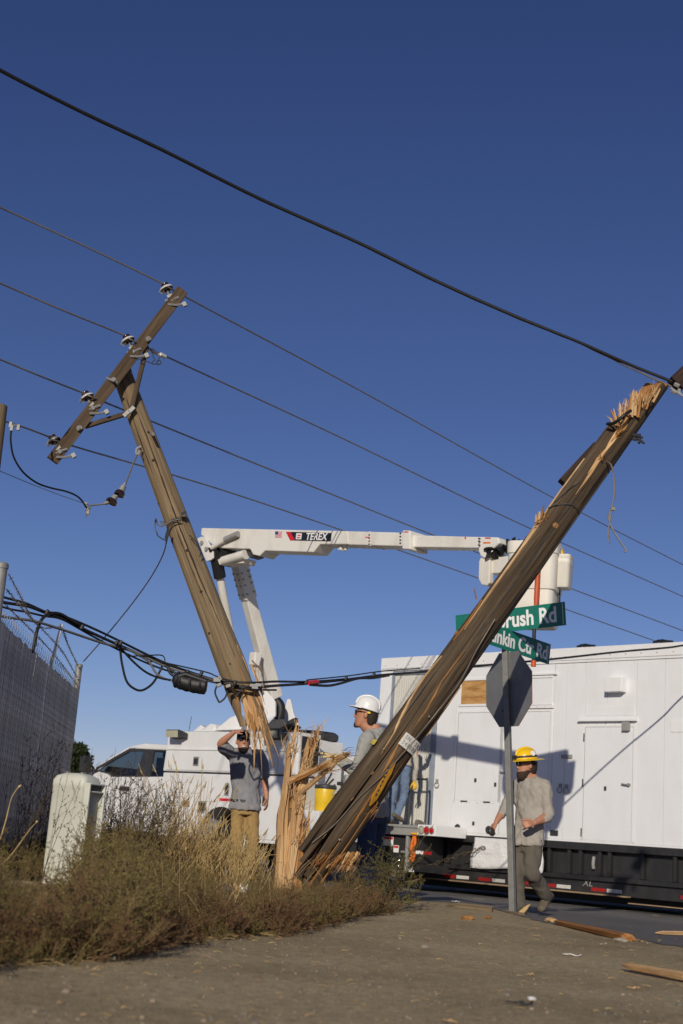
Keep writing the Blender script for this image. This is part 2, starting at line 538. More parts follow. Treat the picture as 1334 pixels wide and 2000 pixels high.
EDGE = [(3.4, 6.0), (2.95, 9.3), (2.72, 10.4), (2.55, 11.4), (2.28, 12.7), (2.02, 13.9), (1.5, 14.5), (0.95, 14.6)]
def edge_x(y):
    if y <= EDGE[0][1]: return EDGE[0][0] + (EDGE[0][1] - y) * 0.2
    for (xa, ya), (xb, yb) in zip(EDGE, EDGE[1:]):
        if y <= yb: return lerp(xa, xb, (y - ya) / (yb - ya))
    return -999.0

def hz(x, y):
    p = perp_t(x, y)
    z = -0.20 * smooth(8.2, 1.0, p) if p < 8.2 else 0.0
    z += 0.035 * math.exp(-((x - 1.6) / 0.9) ** 2 - ((y - 14.0) / 0.5) ** 2)
    if y < 40 and abs(x) < 12:
        z += 0.018 * noise.noise(V((x * 0.6, y * 0.5, 3.1))) * smooth(9.0, 10.5, p + 0.0) + 0.006 * noise.noise(V((x * 2.3, y * 2.3, 0.4)))
    if y > 9: z -= 0.055 * smooth(1.5, 2.2, x) * smooth(9, 12.5, y)
    if x < 0.3: z += 0.06 * smooth(0.3, -2.0, x) * smooth(6.5, 11, y)
    return z
def smooth_(a, b, x):
    return smooth(a, b, x)

def spaced(lo, hi, dense0, dense1, d, grow=1.35):
    out = list(np.arange(dense0, dense1 + 1e-6, d))
    s = d; x = out[-1]
    while x < hi:
        s *= grow; x += s; out.append(x)
    s = d; x = out[0]; pre = []
    while x > lo:
        s *= grow; x -= s; pre.append(x)
    return pre[::-1] + out

def grid_sheet(name, xs, ys, zf, mats, keep=None):
    idx = {}; v = []; f = []
    def vid(i, j):
        k = (i, j)
        if k not in idx:
            idx[k] = len(v); v.append((xs[i], ys[j], zf(xs[i], ys[j])))
        return idx[k]
    for i in range(len(xs) - 1):
        for j in range(len(ys) - 1):
            if keep and not keep((xs[i] + xs[i + 1]) / 2, (ys[j] + ys[j + 1]) / 2): continue
            a, b, c, d = vid(i, j), vid(i + 1, j), vid(i + 1, j + 1), vid(i, j + 1)
            f += [(a, b, c), (a, c, d)]
    return npmesh(name, np.array(v), np.array(f), mats, smoothf=True)

def mk_gravel():
    m, n, b, L = newmat('packed_gravel_dirt')
    t = tex(n, L, 0.7, 6, 0.65)
    r = ramp(n, L, t.outputs[0], [(0.3, (0.30, 0.235, 0.135)), (0.52, (0.42, 0.335, 0.20)), (0.75, (0.52, 0.425, 0.265))])
    vo = tex(n, L, 130, kind='ShaderNodeTexVoronoi')
    r2 = ramp(n, L, vo.outputs['Color'], [(0.0, (0.62, 0.62, 0.64)), (0.55, (0.95, 0.93, 0.9)), (0.86, (1.15, 1.12, 1.08)), (1.0, (1.5, 1.5, 1.45))])
    mm = n.nodes.new('ShaderNodeMix'); mm.data_type = 'RGBA'; mm.blend_type = 'MULTIPLY'; mm.inputs[0].default_value = 0.7
    L.new(r.outputs[0], mm.inputs[6]); L.new(r2.outputs[0], mm.inputs[7])
    t3 = tex(n, L, 18, 5, 0.75)
    r3 = ramp(n, L, t3.outputs[0], [(0.32, (0.55,) * 3), (0.68, (1.35,) * 3)])
    m2 = n.nodes.new('ShaderNodeMix'); m2.data_type = 'RGBA'; m2.blend_type = 'MULTIPLY'; m2.inputs[0].default_value = 0.8
    L.new(mm.outputs[2], m2.inputs[6]); L.new(r3.outputs[0], m2.inputs[7])
    L.new(m2.outputs[2], b.inputs['Base Color'])
    b.inputs['Roughness'].default_value = 0.95; b.inputs['Specular IOR Level'].default_value = 0.1
    a = n.nodes.new('ShaderNodeMath'); a.operation = 'ADD'
    vo2 = tex(n, L, 90, kind='ShaderNodeTexVoronoi')
    L.new(vo2.outputs['Distance'], a.inputs[0]); L.new(t3.outputs[0], a.inputs[1])
    bump(n, L, a.outputs[0], b, 0.5, 0.008)
    return m
def mk_asphalt():
    m, n, b, L = newmat('worn_asphalt')
    t = tex(n, L, 0.5, 6, 0.65)
    r = ramp(n, L, t.outputs[0], [(0.3, (0.115, 0.108, 0.106)), (0.6, (0.15, 0.142, 0.137)), (0.8, (0.20, 0.178, 0.155))])
    t2 = tex(n, L, 90, 3, 0.8)
    r2 = ramp(n, L, t2.outputs[0], [(0.35, (0.7,) * 3), (0.7, (1.35,) * 3)])
    mm = n.nodes.new('ShaderNodeMix'); mm.data_type = 'RGBA'; mm.blend_type = 'MULTIPLY'; mm.inputs[0].default_value = 0.8
    L.new(r.outputs[0], mm.inputs[6]); L.new(r2.outputs[0], mm.inputs[7]); L.new(mm.outputs[2], b.inputs['Base Color'])
    b.inputs['Roughness'].default_value = 0.9; b.inputs['Specular IOR Level'].default_value = 0.2
    bump(n, L, t2.outputs[0], b, 0.5, 0.006)
    return m
M_['gravel'] = mk_gravel(); M_['asphalt'] = mk_asphalt()
g = grid_sheet('ground', spaced(-2500, 2500, -4.2, 4.2, 0.09), spaced(-300, 4000, 3.6, 17.0, 0.09), lambda x, y: hz(x, y) - (0.0 if abs(x) < 60 and y < 70 else 0.1), [M_['gravel']])
prop(g, kind='structure')
def on_road(x, y):
    p = perp_t(x, y) + 0.22 * noise.noise(V((x * 1.1, y * 1.1, 7.0))) + 0.08 * noise.noise(V((x * 4, y * 4, 2.0)))
    e = 0.10 * noise.noise(V((x * 1.5, y * 1.5, 5.0))) + 0.05 * noise.noise(V((x * 5, y * 5, 1.0)))
    return (-7 < p < 9.55) or (y > 2 and p < 14 and x > edge_x(y) + e and y < 17) or (p < 14.5 and x > 3.2 and y < 17 and y > 2)
rs = grid_sheet('road', spaced(-45, 55, 0.6, 4.6, 0.07, 1.25), spaced(2, 80, 8.5, 17.0, 0.07, 1.25), lambda x, y: hz(x, y) + 0.004, [M_['asphalt']], keep=on_road)
prop(rs, kind='structure')

# ================================================================ the equipment shelter on its lowboy trailer
sh = thing('equipment_shelter', 'long white panelled equipment shelter with doors carried on the black lowboy trailer', 'shelter', TRF.M)
ZB, ZT, SL = 0.83, 4.27, 13.0
MB().b2(0, SL, ZB, ZT - 0.006, -2.9, -0.018).build('shell', M_['white'], sh)
MB().b2(-0.02, SL, 4.045, ZT, -0.017, 0.03).build('roof_fascia', M_['white2'], sh, bevel=0.006)
MB().b2(-0.02, SL, 4.0, 4.04, -0.012, 0.022).build('drip_edge', M_['white2'], sh)
MB().b2(-0.02, 0.30, ZB, 3.998, -0.017, 0.012).build('corner_trim', M_['white2'], sh, bevel=0.004)
MB().b2(0.30, SL, ZB, ZB + 0.035, -0.015, 0.010).build('bottom_rail', M_['white2'], sh)
seams = [1.56, 2.03, 4.36, 4.63, 5.04, 5.5, 6.11, 6.67, 7.25, 7.9, 8.6, 9.3, 10.0]
for a, b in zip(seams, seams[1:]):
    MB().b2(a + 0.004, b - 0.004, ZB + 0.037, 3.998, -0.016, random.Random(int(a * 100)).uniform(-0.001, 0.002)).build('wall_panel', M_['white'], sh, bevel=0.002)
MB().b2(2.034, 4.356, 3.80, 3.998, -0.016, 0.001).build('wall_panel', M_['white'], sh)
# ribbed end door
cf = MB(); cf.b2(0.302, 0.36, 0.9, 3.97, -0.017, 0.02); cf.b2(1.44, 1.555, 0.9, 3.97, -0.017, 0.02)
cf.b2(0.36, 1.44, 3.91, 3.97, -0.017, 0.018); cf.b2(0.36, 1.44, 0.9, 0.97, -0.017, 0.018)
rd = MB().b2(0.361, 1.439, 0.971, 3.909, -0.017, -0.012).build('ribbed_door', M_['corr'], sh)
cf.build('door_frame', M_['bluegrey'], rd, bevel=0.003)
rib_me = None
for k in range(18):
    x = 0.39 + k * (1.02 / 17)
    if rib_me is None:
        rb = MB().prism([(-0.016, -0.0118), (-0.010, 0.010), (0.010, 0.010), (0.016, -0.0118)], 0.99, 3.89).xf(SWYZ)
        ro = rb.build('rib', M_['corr'], rd, M=T(x, 0, 0), recalc=True)
        rib_me = ro
    else:
        c = rib_me.copy(); COL.objects.link(c); c.parent = rd
        c.matrix_basis = T(x, 0, 0)
# boarded window and the cover over the double door
wf = MB(); wf.b2(2.10, 4.32, 3.742, 3.79, -0.015, 0.022); wf.b2(2.10, 4.32, 3.245, 3.288, -0.015, 0.022)
wf.b2(2.10, 2.148, 3.29, 3.74, -0.015, 0.021); wf.b2(3.002, 3.05, 3.29, 3.74, -0.015, 0.021)
wfo = MB().b2(2.15, 3.0, 3.29, 3.74, -0.016, 0.006).build('boarded_window', M_['osb'], sh, label='window opening closed with bare plywood')
wf.build('window_frame', M_['white2'], wfo, bevel=0.003)
MB().b2(3.052, 4.31, 3.292, 3.738, -0.016, 0.006).build('cover_panel', M_['white'], sh, bevel=0.002)
MB().b2(3.06, 4.42, 3.742 + 0.05, 3.83, 0.0, 0.05).build('rain_hood', M_['white2'], sh, bevel=0.004)
# double door, hatch under it
def door(x0, x1, y0, y1, name='door'):
    fr = MB(); g_ = 0.05
    fr.b2(x0 - g_, x0 - 0.004, y0, y1 + g_, -0.014, 0.012); fr.b2(x1 + 0.004, x1 + g_, y0, y1 + g_, -0.014, 0.012)
    fr.b2(x0 - 0.004, x1 + 0.004, y1 + 0.006, y1 + g_, -0.014, 0.0115)
    d = MB().b2(x0 + 0.004, x1 - 0.004, y0 + 0.004, y1, -0.012, 0.006).build(name, M_['white'], sh, bevel=0.002)
    fr.build('door_frame', M_['white2'], d, bevel=0.002)
    se = MB(); se.b2(x0 - 0.0035, x0 + 0.0035, y0, y1, -0.013, 0.0075); se.b2(x1 - 0.0035, x1 + 0.0035, y0, y1, -0.013, 0.0075); se.b2(x0 + 0.004, x1 - 0.004, y1 + 0.0005, y1 + 0.0055, -0.013, 0.0075)
    se.build('door_gap_line', M_['steel2'], d)  # added grey strips: the dark of the door gaps drawn as colour
    return d
d1 = door(2.11, 3.155, 1.46, 3.12); d2 = door(3.21, 4.29, 0.88, 3.12); d3 = door(5.06, 6.06, 0.88, 2.83)
d4 = door(8.3, 9.3, 0.88, 2.83)
hp = MB().b2(2.11, 3.155, 0.88, 1.45, -0.012, 0.008).build('hatch', M_['white'], sh, bevel=0.003)
hm = MB()
for x in (2.35, 2.9): hm.b2(x - 0.08, x + 0.08, 1.44, 1.462, 0.009, 0.02)
hm.build('hinge', M_['dark'], hp)
for (x, y, p) in ((2.23, 0.95, hp), (2.98, 0.95, hp)):
    MB().lathe([(0.0, 0), (0.068, 0), (0.074, 0.012), (0.06, 0.025), (0.0, 0.02)], T(x, y, 0.009), 18).build('cable_port', M_['dark'], p, smooth=40)
def lever(x, y, p, flip=1):
    h = MB(); h.lathe([(0, 0), (0.03, 0), (0.03, 0.035), (0, 0.04)], T(x, y, 0.007), 12)
    h.tube([(x, y, 0.045), (x - 0.06 * flip, y + 0.004, 0.055), (x - 0.13 * flip, y + 0.014, 0.05)], [0.014, 0.013, 0.012], 8)
    h.build('handle', M_['steel'], p, smooth=50)
lever(6.0, 1.84, d3); lever(3.34, 2.0, d2); lever(9.2, 1.84, d4)
def lockp(x, y, p):
    MB().b2(x - 0.022, x + 0.022, y - 0.035, y + 0.035, 0.007, 0.03).build('latch', M_['dark'], p, bevel=0.006)
for (x, y, p) in ((5.52, 1.77, d3), (2.61, 1.85, d1), (3.09, 1.78, d1), (2.61, 1.05, hp)): lockp(x, y, p)
hg = MB()
for y in (1.0, 1.85, 2.65): hg.tube([(5.045, y - 0.07, 0.02), (5.045, y + 0.07, 0.02)], 0.012, 8)
hg.build('hinge', M_['dark'], d3, smooth=40)
cl_ = MB().b2(5.86, 6.0, 2.76, 2.92, 0.0075, 0.075).build('door_closer', M_['steel2'], d3, bevel=0.004)
for (x0, x1, y, p) in ((4.93, 6.14, 2.93, 1), (7.2, 8.0, 2.93, 0)):
    if p: MB().prism([(0.0, 0.0), (0.0, 0.075), (0.075, 0.02), (0.075, 0.0)], x0, x1).xf(SWXZ).build('rain_hood', M_['white2'], sh, M=T(0, y, 0.002), recalc=True)
MB().b2(5.05, 6.08, 3.03, 3.20, 0.002, 0.010).build('cover_panel', M_['white'], sh, bevel=0.002)
MB().b2(3.0, 4.36, 3.18, 3.235, 0.004, 0.045).build('rain_hood', M_['white2'], sh, bevel=0.004)
MB().b2(6.79, 7.20, 2.74, 2.94, 0.002, 0.010).build('cover_panel', M_['white2'], sh, bevel=0.002)
# fan hood
fh = MB().prism([(0.0, 0.0), (0.0, 0.26), (0.17, 0.25), (0.17, 0.0)], 5.55, 5.90)
fh.xf(SWXZ).build('fan_hood', M_['white2'], sh, M=T(0, 3.43, 0.003), recalc=True, bevel=0.01)
MB().b2(4.56, 4.80, 2.275, 2.345, 0.002, 0.02).build('vent_slot', M_['steel2'], sh, bevel=0.003)
MB().b2(4.385, 4.545, 0.92, 1.01, 0.002, 0.03).build('power_outlet', M_['dark'], sh, bevel=0.004)
def ring(x, y):
    m = MB(); m.box((x, y + 0.075, 0.018), (0.05, 0.07, 0.03))
    m.tube([(x + 0.052 * math.sin(a), y + 0.052 * math.cos(a), 0.028) for a in np.linspace(0, 2 * math.pi, 17)], 0.009, 6)
    m.build('tie_ring', M_['steel2'], sh, smooth=50)
ring(4.56, 1.72); ring(4.70, 1.71); ring(1.66, 1.74); ring(7.6, 1.7)
rv = MB()
for k in range(40): rv.lathe([(0.012, 0), (0.010, 0.006), (0, 0.008)], T(0.12 + k * 0.32, 4.11, 0.031), 8)
for x0, x1, y in ((2.1, 3.1, 1.43), (3.05, 4.3, 3.205), (5.1, 6.05, 2.885)):
    n_ = int((x1 - x0) / 0.19)
    for k in range(n_ + 1): rv.lathe([(0.009, 0), (0.008, 0.005), (0, 0.006)], T(x0 + k * 0.19, y, 0.009 if y < 2 else 0.002 if y < 3 else 0.046), 6)
rv.build('rivets', M_['steel2'], sh, kind='stuff')
for (x, y) in ((4.95, 4.27), (6.55, 4.27)):
    m = MB(); pts = [(x - 0.16, y + 0.02, -0.05), (x - 0.06, y + 0.05, -0.06), (x + 0.05, y + 0.03, -0.05), (x + 0.17, y + 0.015, -0.06)]
    m.tube(crom(pts, 5), 0.028, 8); m.tube(crom([(p[0] + 0.02, p[1] + 0.02, p[2] - 0.05) for p in pts], 5), 0.02, 8)
    m.build('roof_strap', M_['cable'], sh, smooth=60)

# black lowboy underneath
lb = thing('lowboy_trailer', 'long black low flatbed trailer with red and white tape under the white shelter', 'trailer', TRF.M)
MB().b2(-0.8, SL, 0.70, ZB - 0.006, -2.9, 0.03).build('deck_rail', M_['black'], lb, bevel=0.008)
MB().b2(0.2, SL, 0.28, 0.698, -2.8, -0.10).build('side_beam', M_['black'], lb)
rbm = None
for x in (0.75, 1.25, 2.0, 2.62, 3.6, 4.35, 4.78, 5.02, 5.42, 5.62, 6.28, 6.9, 7.6, 8.3, 9.0):
    if rbm is None:
        rbm = MB().b2(-0.03, 0.03, 0.285, 0.697, -0.098, 0.0).build('rib', M_['black'], lb, M=T(x, 0, 0), bevel=0.004)
    else:
        c = rbm.copy(); COL.objects.link(c); c.parent = lb; c.matrix_basis = T(x, 0, 0)
MB().b2(0.2, SL, 0.20, 0.278, -2.6, 0.02).build('lower_flange', M_['black'], lb, bevel=0.006)
MB().b2(0.9, SL, -0.02, 0.196, -2.6, -0.04).build('skid_beam', M_['black'], lb)
MB().b2(1.2, 6.05, -0.03, -0.008, -0.038, 0.09).build('dusty_ledge', M_['tan'], lb)
MB().b2(6.08, SL, -0.125, -0.11, -0.038, 0.09).build('dusty_ledge', M_['tan'], lb)
for (x, c) in ((1.9, 'red'), (2.22, 'plate'), (2.75, 'red'), (3.07, 'plate'), (3.6, 'red'), (4.2, 'red'), (4.52, 'plate'), (5.25, 'red'), (5.57, 'plate'), (7.0, 'red'), (7.32, 'plate')):  # tape greyed and darkened: the overhang's shade is put into its colours
    MB().b2(x, x + 0.30, 0.025, 0.085, -0.039, -0.035).build('reflective_tape', M_[c], lb)
txt('XL', lb, T(5.17, 0.15, -0.037), 0.17, M_['steel2'], shear=0.25)
MB().b2(0.5, SL, -0.16, -0.03, -2.4, -0.5).build('axle_box', M_['black'], lb)
for k, x in enumerate((8.2, 9.3, 10.4)):
    wl = MB().lathe([(0.18, 0), (0.36, 0), (0.39, 0.04), (0.39, 0.22), (0.36, 0.26), (0.18, 0.26)], T(x, 0.18, -0.75), 28)
    wl.build('wheel', M_['blk'], lb, smooth=40)
tl = MB(); tl.tube([(5.28, 0.60, -0.05), (5.28, 0.48, -0.03), (5.28, 0.40, -0.05)], 0.03, 8)
tl.build('tie_down_slot', M_['steel2'], lb, smooth=40)
def sheet(name, x0, x1, y0, y1, seed, label):
    rng = random.Random(seed); m = MB(); nx, ny = 16, 10; vs = []; fs = []
    for j in range(ny + 1):
        for i in range(nx + 1):
            u, v_ = i / nx, j / ny
            x = lerp(x0, x1, u) + (rng.uniform(-1, 1) * 0.012 if 0 < i < nx else 0.03 * math.sin(v_ * 5 + seed))
            y = lerp(y1, y0, v_) - 0.03 * math.sin(u * 3 + seed) * v_
            vs.append((x, y, 0.045 + 0.03 * noise.noise(V((u * 5, v_ * 4, seed))) + 0.05 * v_))
    for j in range(ny):
        for i in range(nx):
            a = j * (nx + 1) + i; fs.append((a, a + nx + 1, a + nx + 2, a + 1))
    m.add(vs, fs)
    o = m.build(name, M_['tarp'], None, smooth=60, M=TRF.M)
    sm = o.modifiers.new('thickness', 'SOLIDIFY'); sm.thickness = 0.004
    return prop(o, label, 'sheeting')
sheet('plastic_sheet', 2.66, 3.60, 0.27, 0.80, 1.0, 'white plastic sheet hanging on the trailer side left of the stop sign post')
sheet('plastic_sheet', 3.66, 4.28, 0.27, 0.79, 4.0, 'smaller white plastic sheet hanging behind the legs of the man in the yellow hat')

# the trailer's open rear deck, with lamps, that the man in jeans stands on
dk = thing('trailer_rear_deck', 'grey steel trailer deck with round tail lamps in front of the ribbed shelter door', 'trailer deck', TRF.M @ T(0, 0, 0))
MB().b2(-1.6, 2.03, 0.885, 0.935, 0.04, 0.92).build('deck_plate', M_['steel2'], dk, bevel=0.006)
MB().b2(-1.6, 2.02, 0.745, 0.88, 0.80, 0.90).build('edge_beam', M_['steel2'], dk, bevel=0.01)
MB().b2(2.035, 2.47, 0.76, 0.955, 0.04, 0.93).build('lamp_plate', M_['white2'], dk, bevel=0.008)
for (x, r_, mm, lab) in ((2.13, 0.062, 'lens', 'clear reversing lamp'), (2.265, 0.062, 'redlight', 'red brake lamp'), (2.385, 0.047, 'redlight', 'small dark red lamp')):
    l_ = MB().lathe([(r_, 0), (r_, 0.012), (r_ * 0.6, 0.022), (0, 0.026)], T(x, 0.855, 0.932), 20).build('tail_lamp', M_[mm], dk, smooth=50, label=lab)
    MB().tube([(x + (r_ + 0.008) * math.cos(a), 0.855 + (r_ + 0.008) * math.sin(a), 0.938) for a in np.linspace(0, 2 * math.pi, 21)], 0.010, 6).build('lamp_bezel', M_['steel'], l_, smooth=50)
MB().b2(1.86, 2.02, 0.765, 0.80, 0.902, 0.93).build('side_marker', M_['amber'], dk, bevel=0.008)
MB().b2(-1.6, 1.98, 0.25, 0.74, 0.10, 0.78).build('under_box', M_['black'], dk)
for (x0, x1, y0, y1) in ((1.04, 1.31, 0.53, 0.70), (1.33, 1.46, 0.42, 0.55)):
    st = MB().b2(x0, x1, y0, y1, 0.782, 0.787).build('warning_sticker', M_['decalwhite'], dk)
    MB().b2(x0 + 0.01, x1 - 0.01, y1 - 0.05, y1 - 0.01, 0.788, 0.791).build('sticker_band', M_['redb'], st)
lp = MB(); lp.b2(1.70, 1.76, 0.10, 0.744, 0.80, 0.87); lp.b2(1.58, 1.70, 0.42, 0.46, 0.82, 0.86)
lp.build('landing_leg', M_['steel2'], dk, bevel=0.006)
MB().b2(1.80, 2.10, 0.42, 0.48, 0.80, 0.81).build('reflective_tape', M_['decalwhite'], dk)
MB().b2(2.102, 2.30, 0.42, 0.48, 0.80, 0.811).build('reflective_tape', M_['red'], dk)
MB().b2(-1.6, 2.3, 0.10, 0.24, 0.3, 0.76).build('lower_frame', M_['black'], dk)
txt('XL', dk, T(1.74, 0.15, 0.768), 0.19, M_['decalwhite'], shear=0.25, bold=0.006)
MB().lathe([(0, 0), (0.035, 0), (0.02, 0.05), (0.035, 0.07), (0.05, 0.10), (0.035, 0.14), (0, 0.15)], T(1.56, 0.17, 0.86) @ Matrix.Rotation(rad(-90), 4, 'X'), 14).build('hitch_ball', M_['chrome'], dk, smooth=60)
ch = MB()
for k in range(13):
    t_ = k / 12; c_ = V((lerp(2.15, 2.95, t_), lerp(0.22, 0.62, t_), lerp(0.7, 0.12, t_)))
    R_ = Matrix.Rotation(k * 1.57, 3, V((0.85, 0.42, -0.2)))
    ch.tube([c_ + R_ @ V((0.055 * math.cos(a), 0.026 * math.sin(a), 0)) for a in np.linspace(0, 2 * math.pi, 11)], 0.008, 6)
ch.build('binder_chain', M_['arm'], dk, smooth=60)
gr = MB()
for xx in (1.33, 1.79):
    pass
gr.tube(crom([(1.36, 0.937, 0.45), (1.36, 1.72, 0.45), (1.42, 1.80, 0.45), (1.72, 1.81, 0.45), (1.79, 1.74, 0.45), (1.79, 0.937, 0.45)], 6), 0.02, 8)
gr.build('grab_rail', M_['dark'], dk, smooth=60)
bw = MB(); bw.box((0.55, 0.985, 0.5), (0.6, 0.09, 0.3)); bw.box((0.58, 1.06, 0.5), (0.55, 0.06, 0.26))
prop(bw.build('timber_dunnage', M_['arm'], None, M=TRF.M, bevel=0.008), 'short weathered timber blocks stacked on the trailer deck by the ribbed door', 'timber')
ob = MB().loft([[V((x + 0.05 * math.cos(a) * s, y + 0.045 * math.sin(a * 1.0) * s, 0.5 + 0.06 * math.sin(a) * s)) for a in np.linspace(0, 2 * math.pi, 9)[:-1]] for (x, y, s) in ((1.60, 0.955, 0.5), (1.68, 0.99, 1.4), (1.78, 0.985, 1.3), (1.86, 0.96, 0.4))])
prop(ob.build('canvas_bag', M_['tanshirt'], None, M=TRF.M, smooth=60), 'small crumpled tan bag lying on the trailer deck beside the grab rail', 'bag')
os_ = MB(); pts = [TRF.w(1.97, 0.74, 0.93), TRF.w(1.99, 0.62, 0.97), TRF.w(1.95, 0.5, 0.95), TRF.w(2.01, 0.40, 0.98), TRF.w(1.94, 0.28, 0.95)]
rings = []
for i, p in enumerate(pts):
    wd = (0.035, 0.06, 0.045, 0.05, 0.07)[i]
    rings.append([p - TRF.u * wd, p - TRF.u * wd + TRF.n * 0.012, p + TRF.u * wd + TRF.n * 0.02 * (-1) ** i, p + TRF.u * wd - TRF.n * 0.01])
os_.loft(rings)
prop(os_.build('orange_strap', M_['orange'], None, smooth=70), 'orange ratchet strap dangling from the trailer deck below the tail lamps', 'strap')
# ================================================================ the bucket truck
TK_A = rad(-43.0)
_o = P(436, 1573, 25.3)
TKF = Frame((_o.x, _o.y, 0.0), V((math.cos(TK_A), math.sin(TK_A), 0)))
tk = thing('bucket_truck', 'white utility bucket truck with its boom raised behind the broken poles', 'bucket truck', TKF.M)
W = -1.0   # z = +n is the near side; the far side is negative
def arch(poly_lo, x0, x1, zb, zt, r, cx=0.0, cz=0.42):
    pts = [(x0, zb)]
    pts.append((cx - r, zb))
    for a in np.linspace(math.pi, 0, 15): pts.append((cx + r * math.cos(a), cz + r * math.sin(a)))
    pts += [(cx + r, zb), (x1, zb), (x1, zt), (x0, zt)]
    return pts
RA = 0.60
near = arch(None, -1.73, 1.79, 0.42, 1.575, RA)
# near compartment, lower part with the wheel arch
body = MB(); body.prism(near, -0.55, 0.0); body.build('lower_body', M_['truck'], tk, bevel=0.008)
MB().b2(-1.72, 1.79, 1.575, 1.605, -0.54, -0.02).build('body_gap', M_['dark'], tk)
MB().prism([(-1.75, 1.606), (1.79, 1.606), (1.79, 2.34), (-1.69, 2.35)], -0.53, 0.0).build('upper_body', M_['truck'], tk, bevel=0.012)
# doors of the compartments
ud = MB().b2(-1.66, 1.30, 1.63, 1.985, 0.0, 0.014).build('flip_door', M_['truck'], tk, bevel=0.006)
MB().b2(-1.70, 1.79, 2.0, 2.03, 0.0, 0.022).build('drip_rail', M_['truck'], tk, bevel=0.005)
MB().b2(1.34, 1.76, 1.63, 1.985, 0.0, 0.012).build('flip_door', M_['truck'], tk, bevel=0.006)
fd = MB().prism([(-1.66, 0.48), (-0.80, 0.48), (-0.80, 0.62), (-0.62, 1.05), (-0.62, 1.20), (-1.66, 1.20)], 0.0, 0.012).build('compartment_door', M_['truck'], tk, bevel=0.005)
MB().b2(-1.66, -0.62, 1.215, 1.56, 0.0, 0.012).build('compartment_door', M_['truck'], tk, bevel=0.005)
MB().b2(-0.60, 0.62, 1.08, 1.56, 0.0, 0.012).build('compartment_door', M_['truck'], tk, bevel=0.005)
rdoor = MB().prism([(0.80, 0.48), (1.74, 0.48), (1.74, 1.56), (0.64, 1.56), (0.64, 1.05)], 0.0, 0.012).build('compartment_door', M_['truck'], tk, bevel=0.005)
def latch(x0, x1, y0, y1, p):
    l_ = MB().b2(x0, x1, y0, y1, 0.0125, 0.022).build('latch', M_['steel'], p, bevel=0.012)
    MB().b2(x0 + 0.02, x1 - 0.02, y0 + 0.03, y1 - 0.03, 0.0221, 0.026).build('latch_recess', M_['dark'], l_, bevel=0.01)
latch(-0.90, -0.75, 1.71, 1.88, ud); latch(-0.66, -0.44, 0.87, 1.08, fd); latch(0.02, 0.13, 1.20, 1.42, tk); latch(1.0, 1.16, 1.05, 1.24, rdoor)
MB().b2(-1.04, -0.89, 0.965, 1.07, 0.013, 0.03).build('amber_reflector', M_['tan'], tk, bevel=0.01)
MB().b2(-0.10, 0.20, 1.10, 1.15, 0.013, 0.016).build('red_sticker', M_['redb'], tk)
# arch lip and wheels
lip = MB(); rr = [[(0 + r_ * math.cos(a), 0.42 + r_ * math.sin(a), z) for (r_, z) in ((RA - 0.02, 0.0), (RA - 0.02, 0.035), (RA + 0.05, 0.03), (RA + 0.055, 0.0))] for a in np.linspace(math.pi + 0.3, -0.3, 25)]
lip.loft([[V(p) for p in r] for r in rr]); lip.build('wheel_arch', M_['truck'], tk, smooth=40)
MB().b2(-0.6, 0.6, 0.3, 1.0, -0.58, -0.50).build('wheel_well', M_['blk'], tk)
def wheel(x, zc, z0, R_=0.42):
    t_ = MB().lathe([(0.24, 0.0), (R_ - 0.05, 0.0), (R_, 0.05), (R_, 0.19), (R_ - 0.05, 0.24), (0.24, 0.24)], T(x, zc, z0), 32).build('wheel', M_['blk'], tk, smooth=45)
    MB().lathe([(0.0, 0.16), (0.10, 0.17), (0.12, 0.10), (0.22, 0.12), (0.25, 0.21), (0.245, 0.05), (0.0, 0.04)], T(x, zc, z0), 24).build('rim', M_['steel'], t_, smooth=35)
for zz in (-0.30, -0.57, -1.75, -2.02): wheel(0.0, 0.31, zz)
wheel(-4.15, 0.31, -0.30); wheel(-4.15, 0.31, -2.0)
# far compartment, bed, tail
MB().prism([(-1.73, 0.42), (1.79, 0.42), (1.79, 2.08), (-1.69, 2.08)], -2.32, -1.78).build('far_compartment', M_['truck'], tk, bevel=0.01)
MB().b2(-1.70, 1.79, 0.90, 0.96, -1.775, -0.555).build('bed_floor', M_['steel2'], tk)
MB().b2(-1.76, -1.70, 0.97, 2.3, -1.775, -0.555).build('bulkhead', M_['truck'], tk)
MB().b2(1.795, 2.35, 0.55, 1.02, -1.3, -0.02).build('tail_shelf', M_['truck'], tk, bevel=0.012)
MB().b2(1.80, 2.30, 0.30, 0.54, -1.25, -0.1).build('bumper', M_['black'], tk, bevel=0.01)
MB().b2(2.356, 2.38, 0.70, 0.84, -0.35, -0.12).build('tail_lamp', M_['redlight'], tk, bevel=0.01)
MB().b2(1.793, 1.80, 1.70, 2.28, -0.49, -0.05).build('shelf_opening_shade', M_['interior'], tk)  # flat dark panel: shade inside the open shelf is put into its colour
hb = MB()
rg = random.Random(4)
for k in range(9): hb.b2(1.801, 1.83, 1.72 + k * 0.06, 1.745 + k * 0.06, -0.46 + rg.uniform(0, 0.1), -0.1 - rg.uniform(0, 0.1))
hb.build('stowed_gear', M_['arm'], tk, bevel=0.006)
MB().lathe([(0.06, 0), (0.07, 0.02), (0.07, 0.62), (0.05, 0.66), (0, 0.66)], T(2.15, 1.03, -0.9) @ Matrix.Rotation(rad(-90), 4, 'X'), 16).build('grey_cylinder', M_['steel'], tk, smooth=50)
MB().b2(1.9, 2.3, 1.03, 1.50, -1.6, -1.0).build('tail_locker', M_['truck'], tk, bevel=0.012)
MB().b2(1.86, 2.34, 1.505, 1.57, -1.65, -0.95).build('locker_lid', M_['dark'], tk, bevel=0.01)
hs = MB()
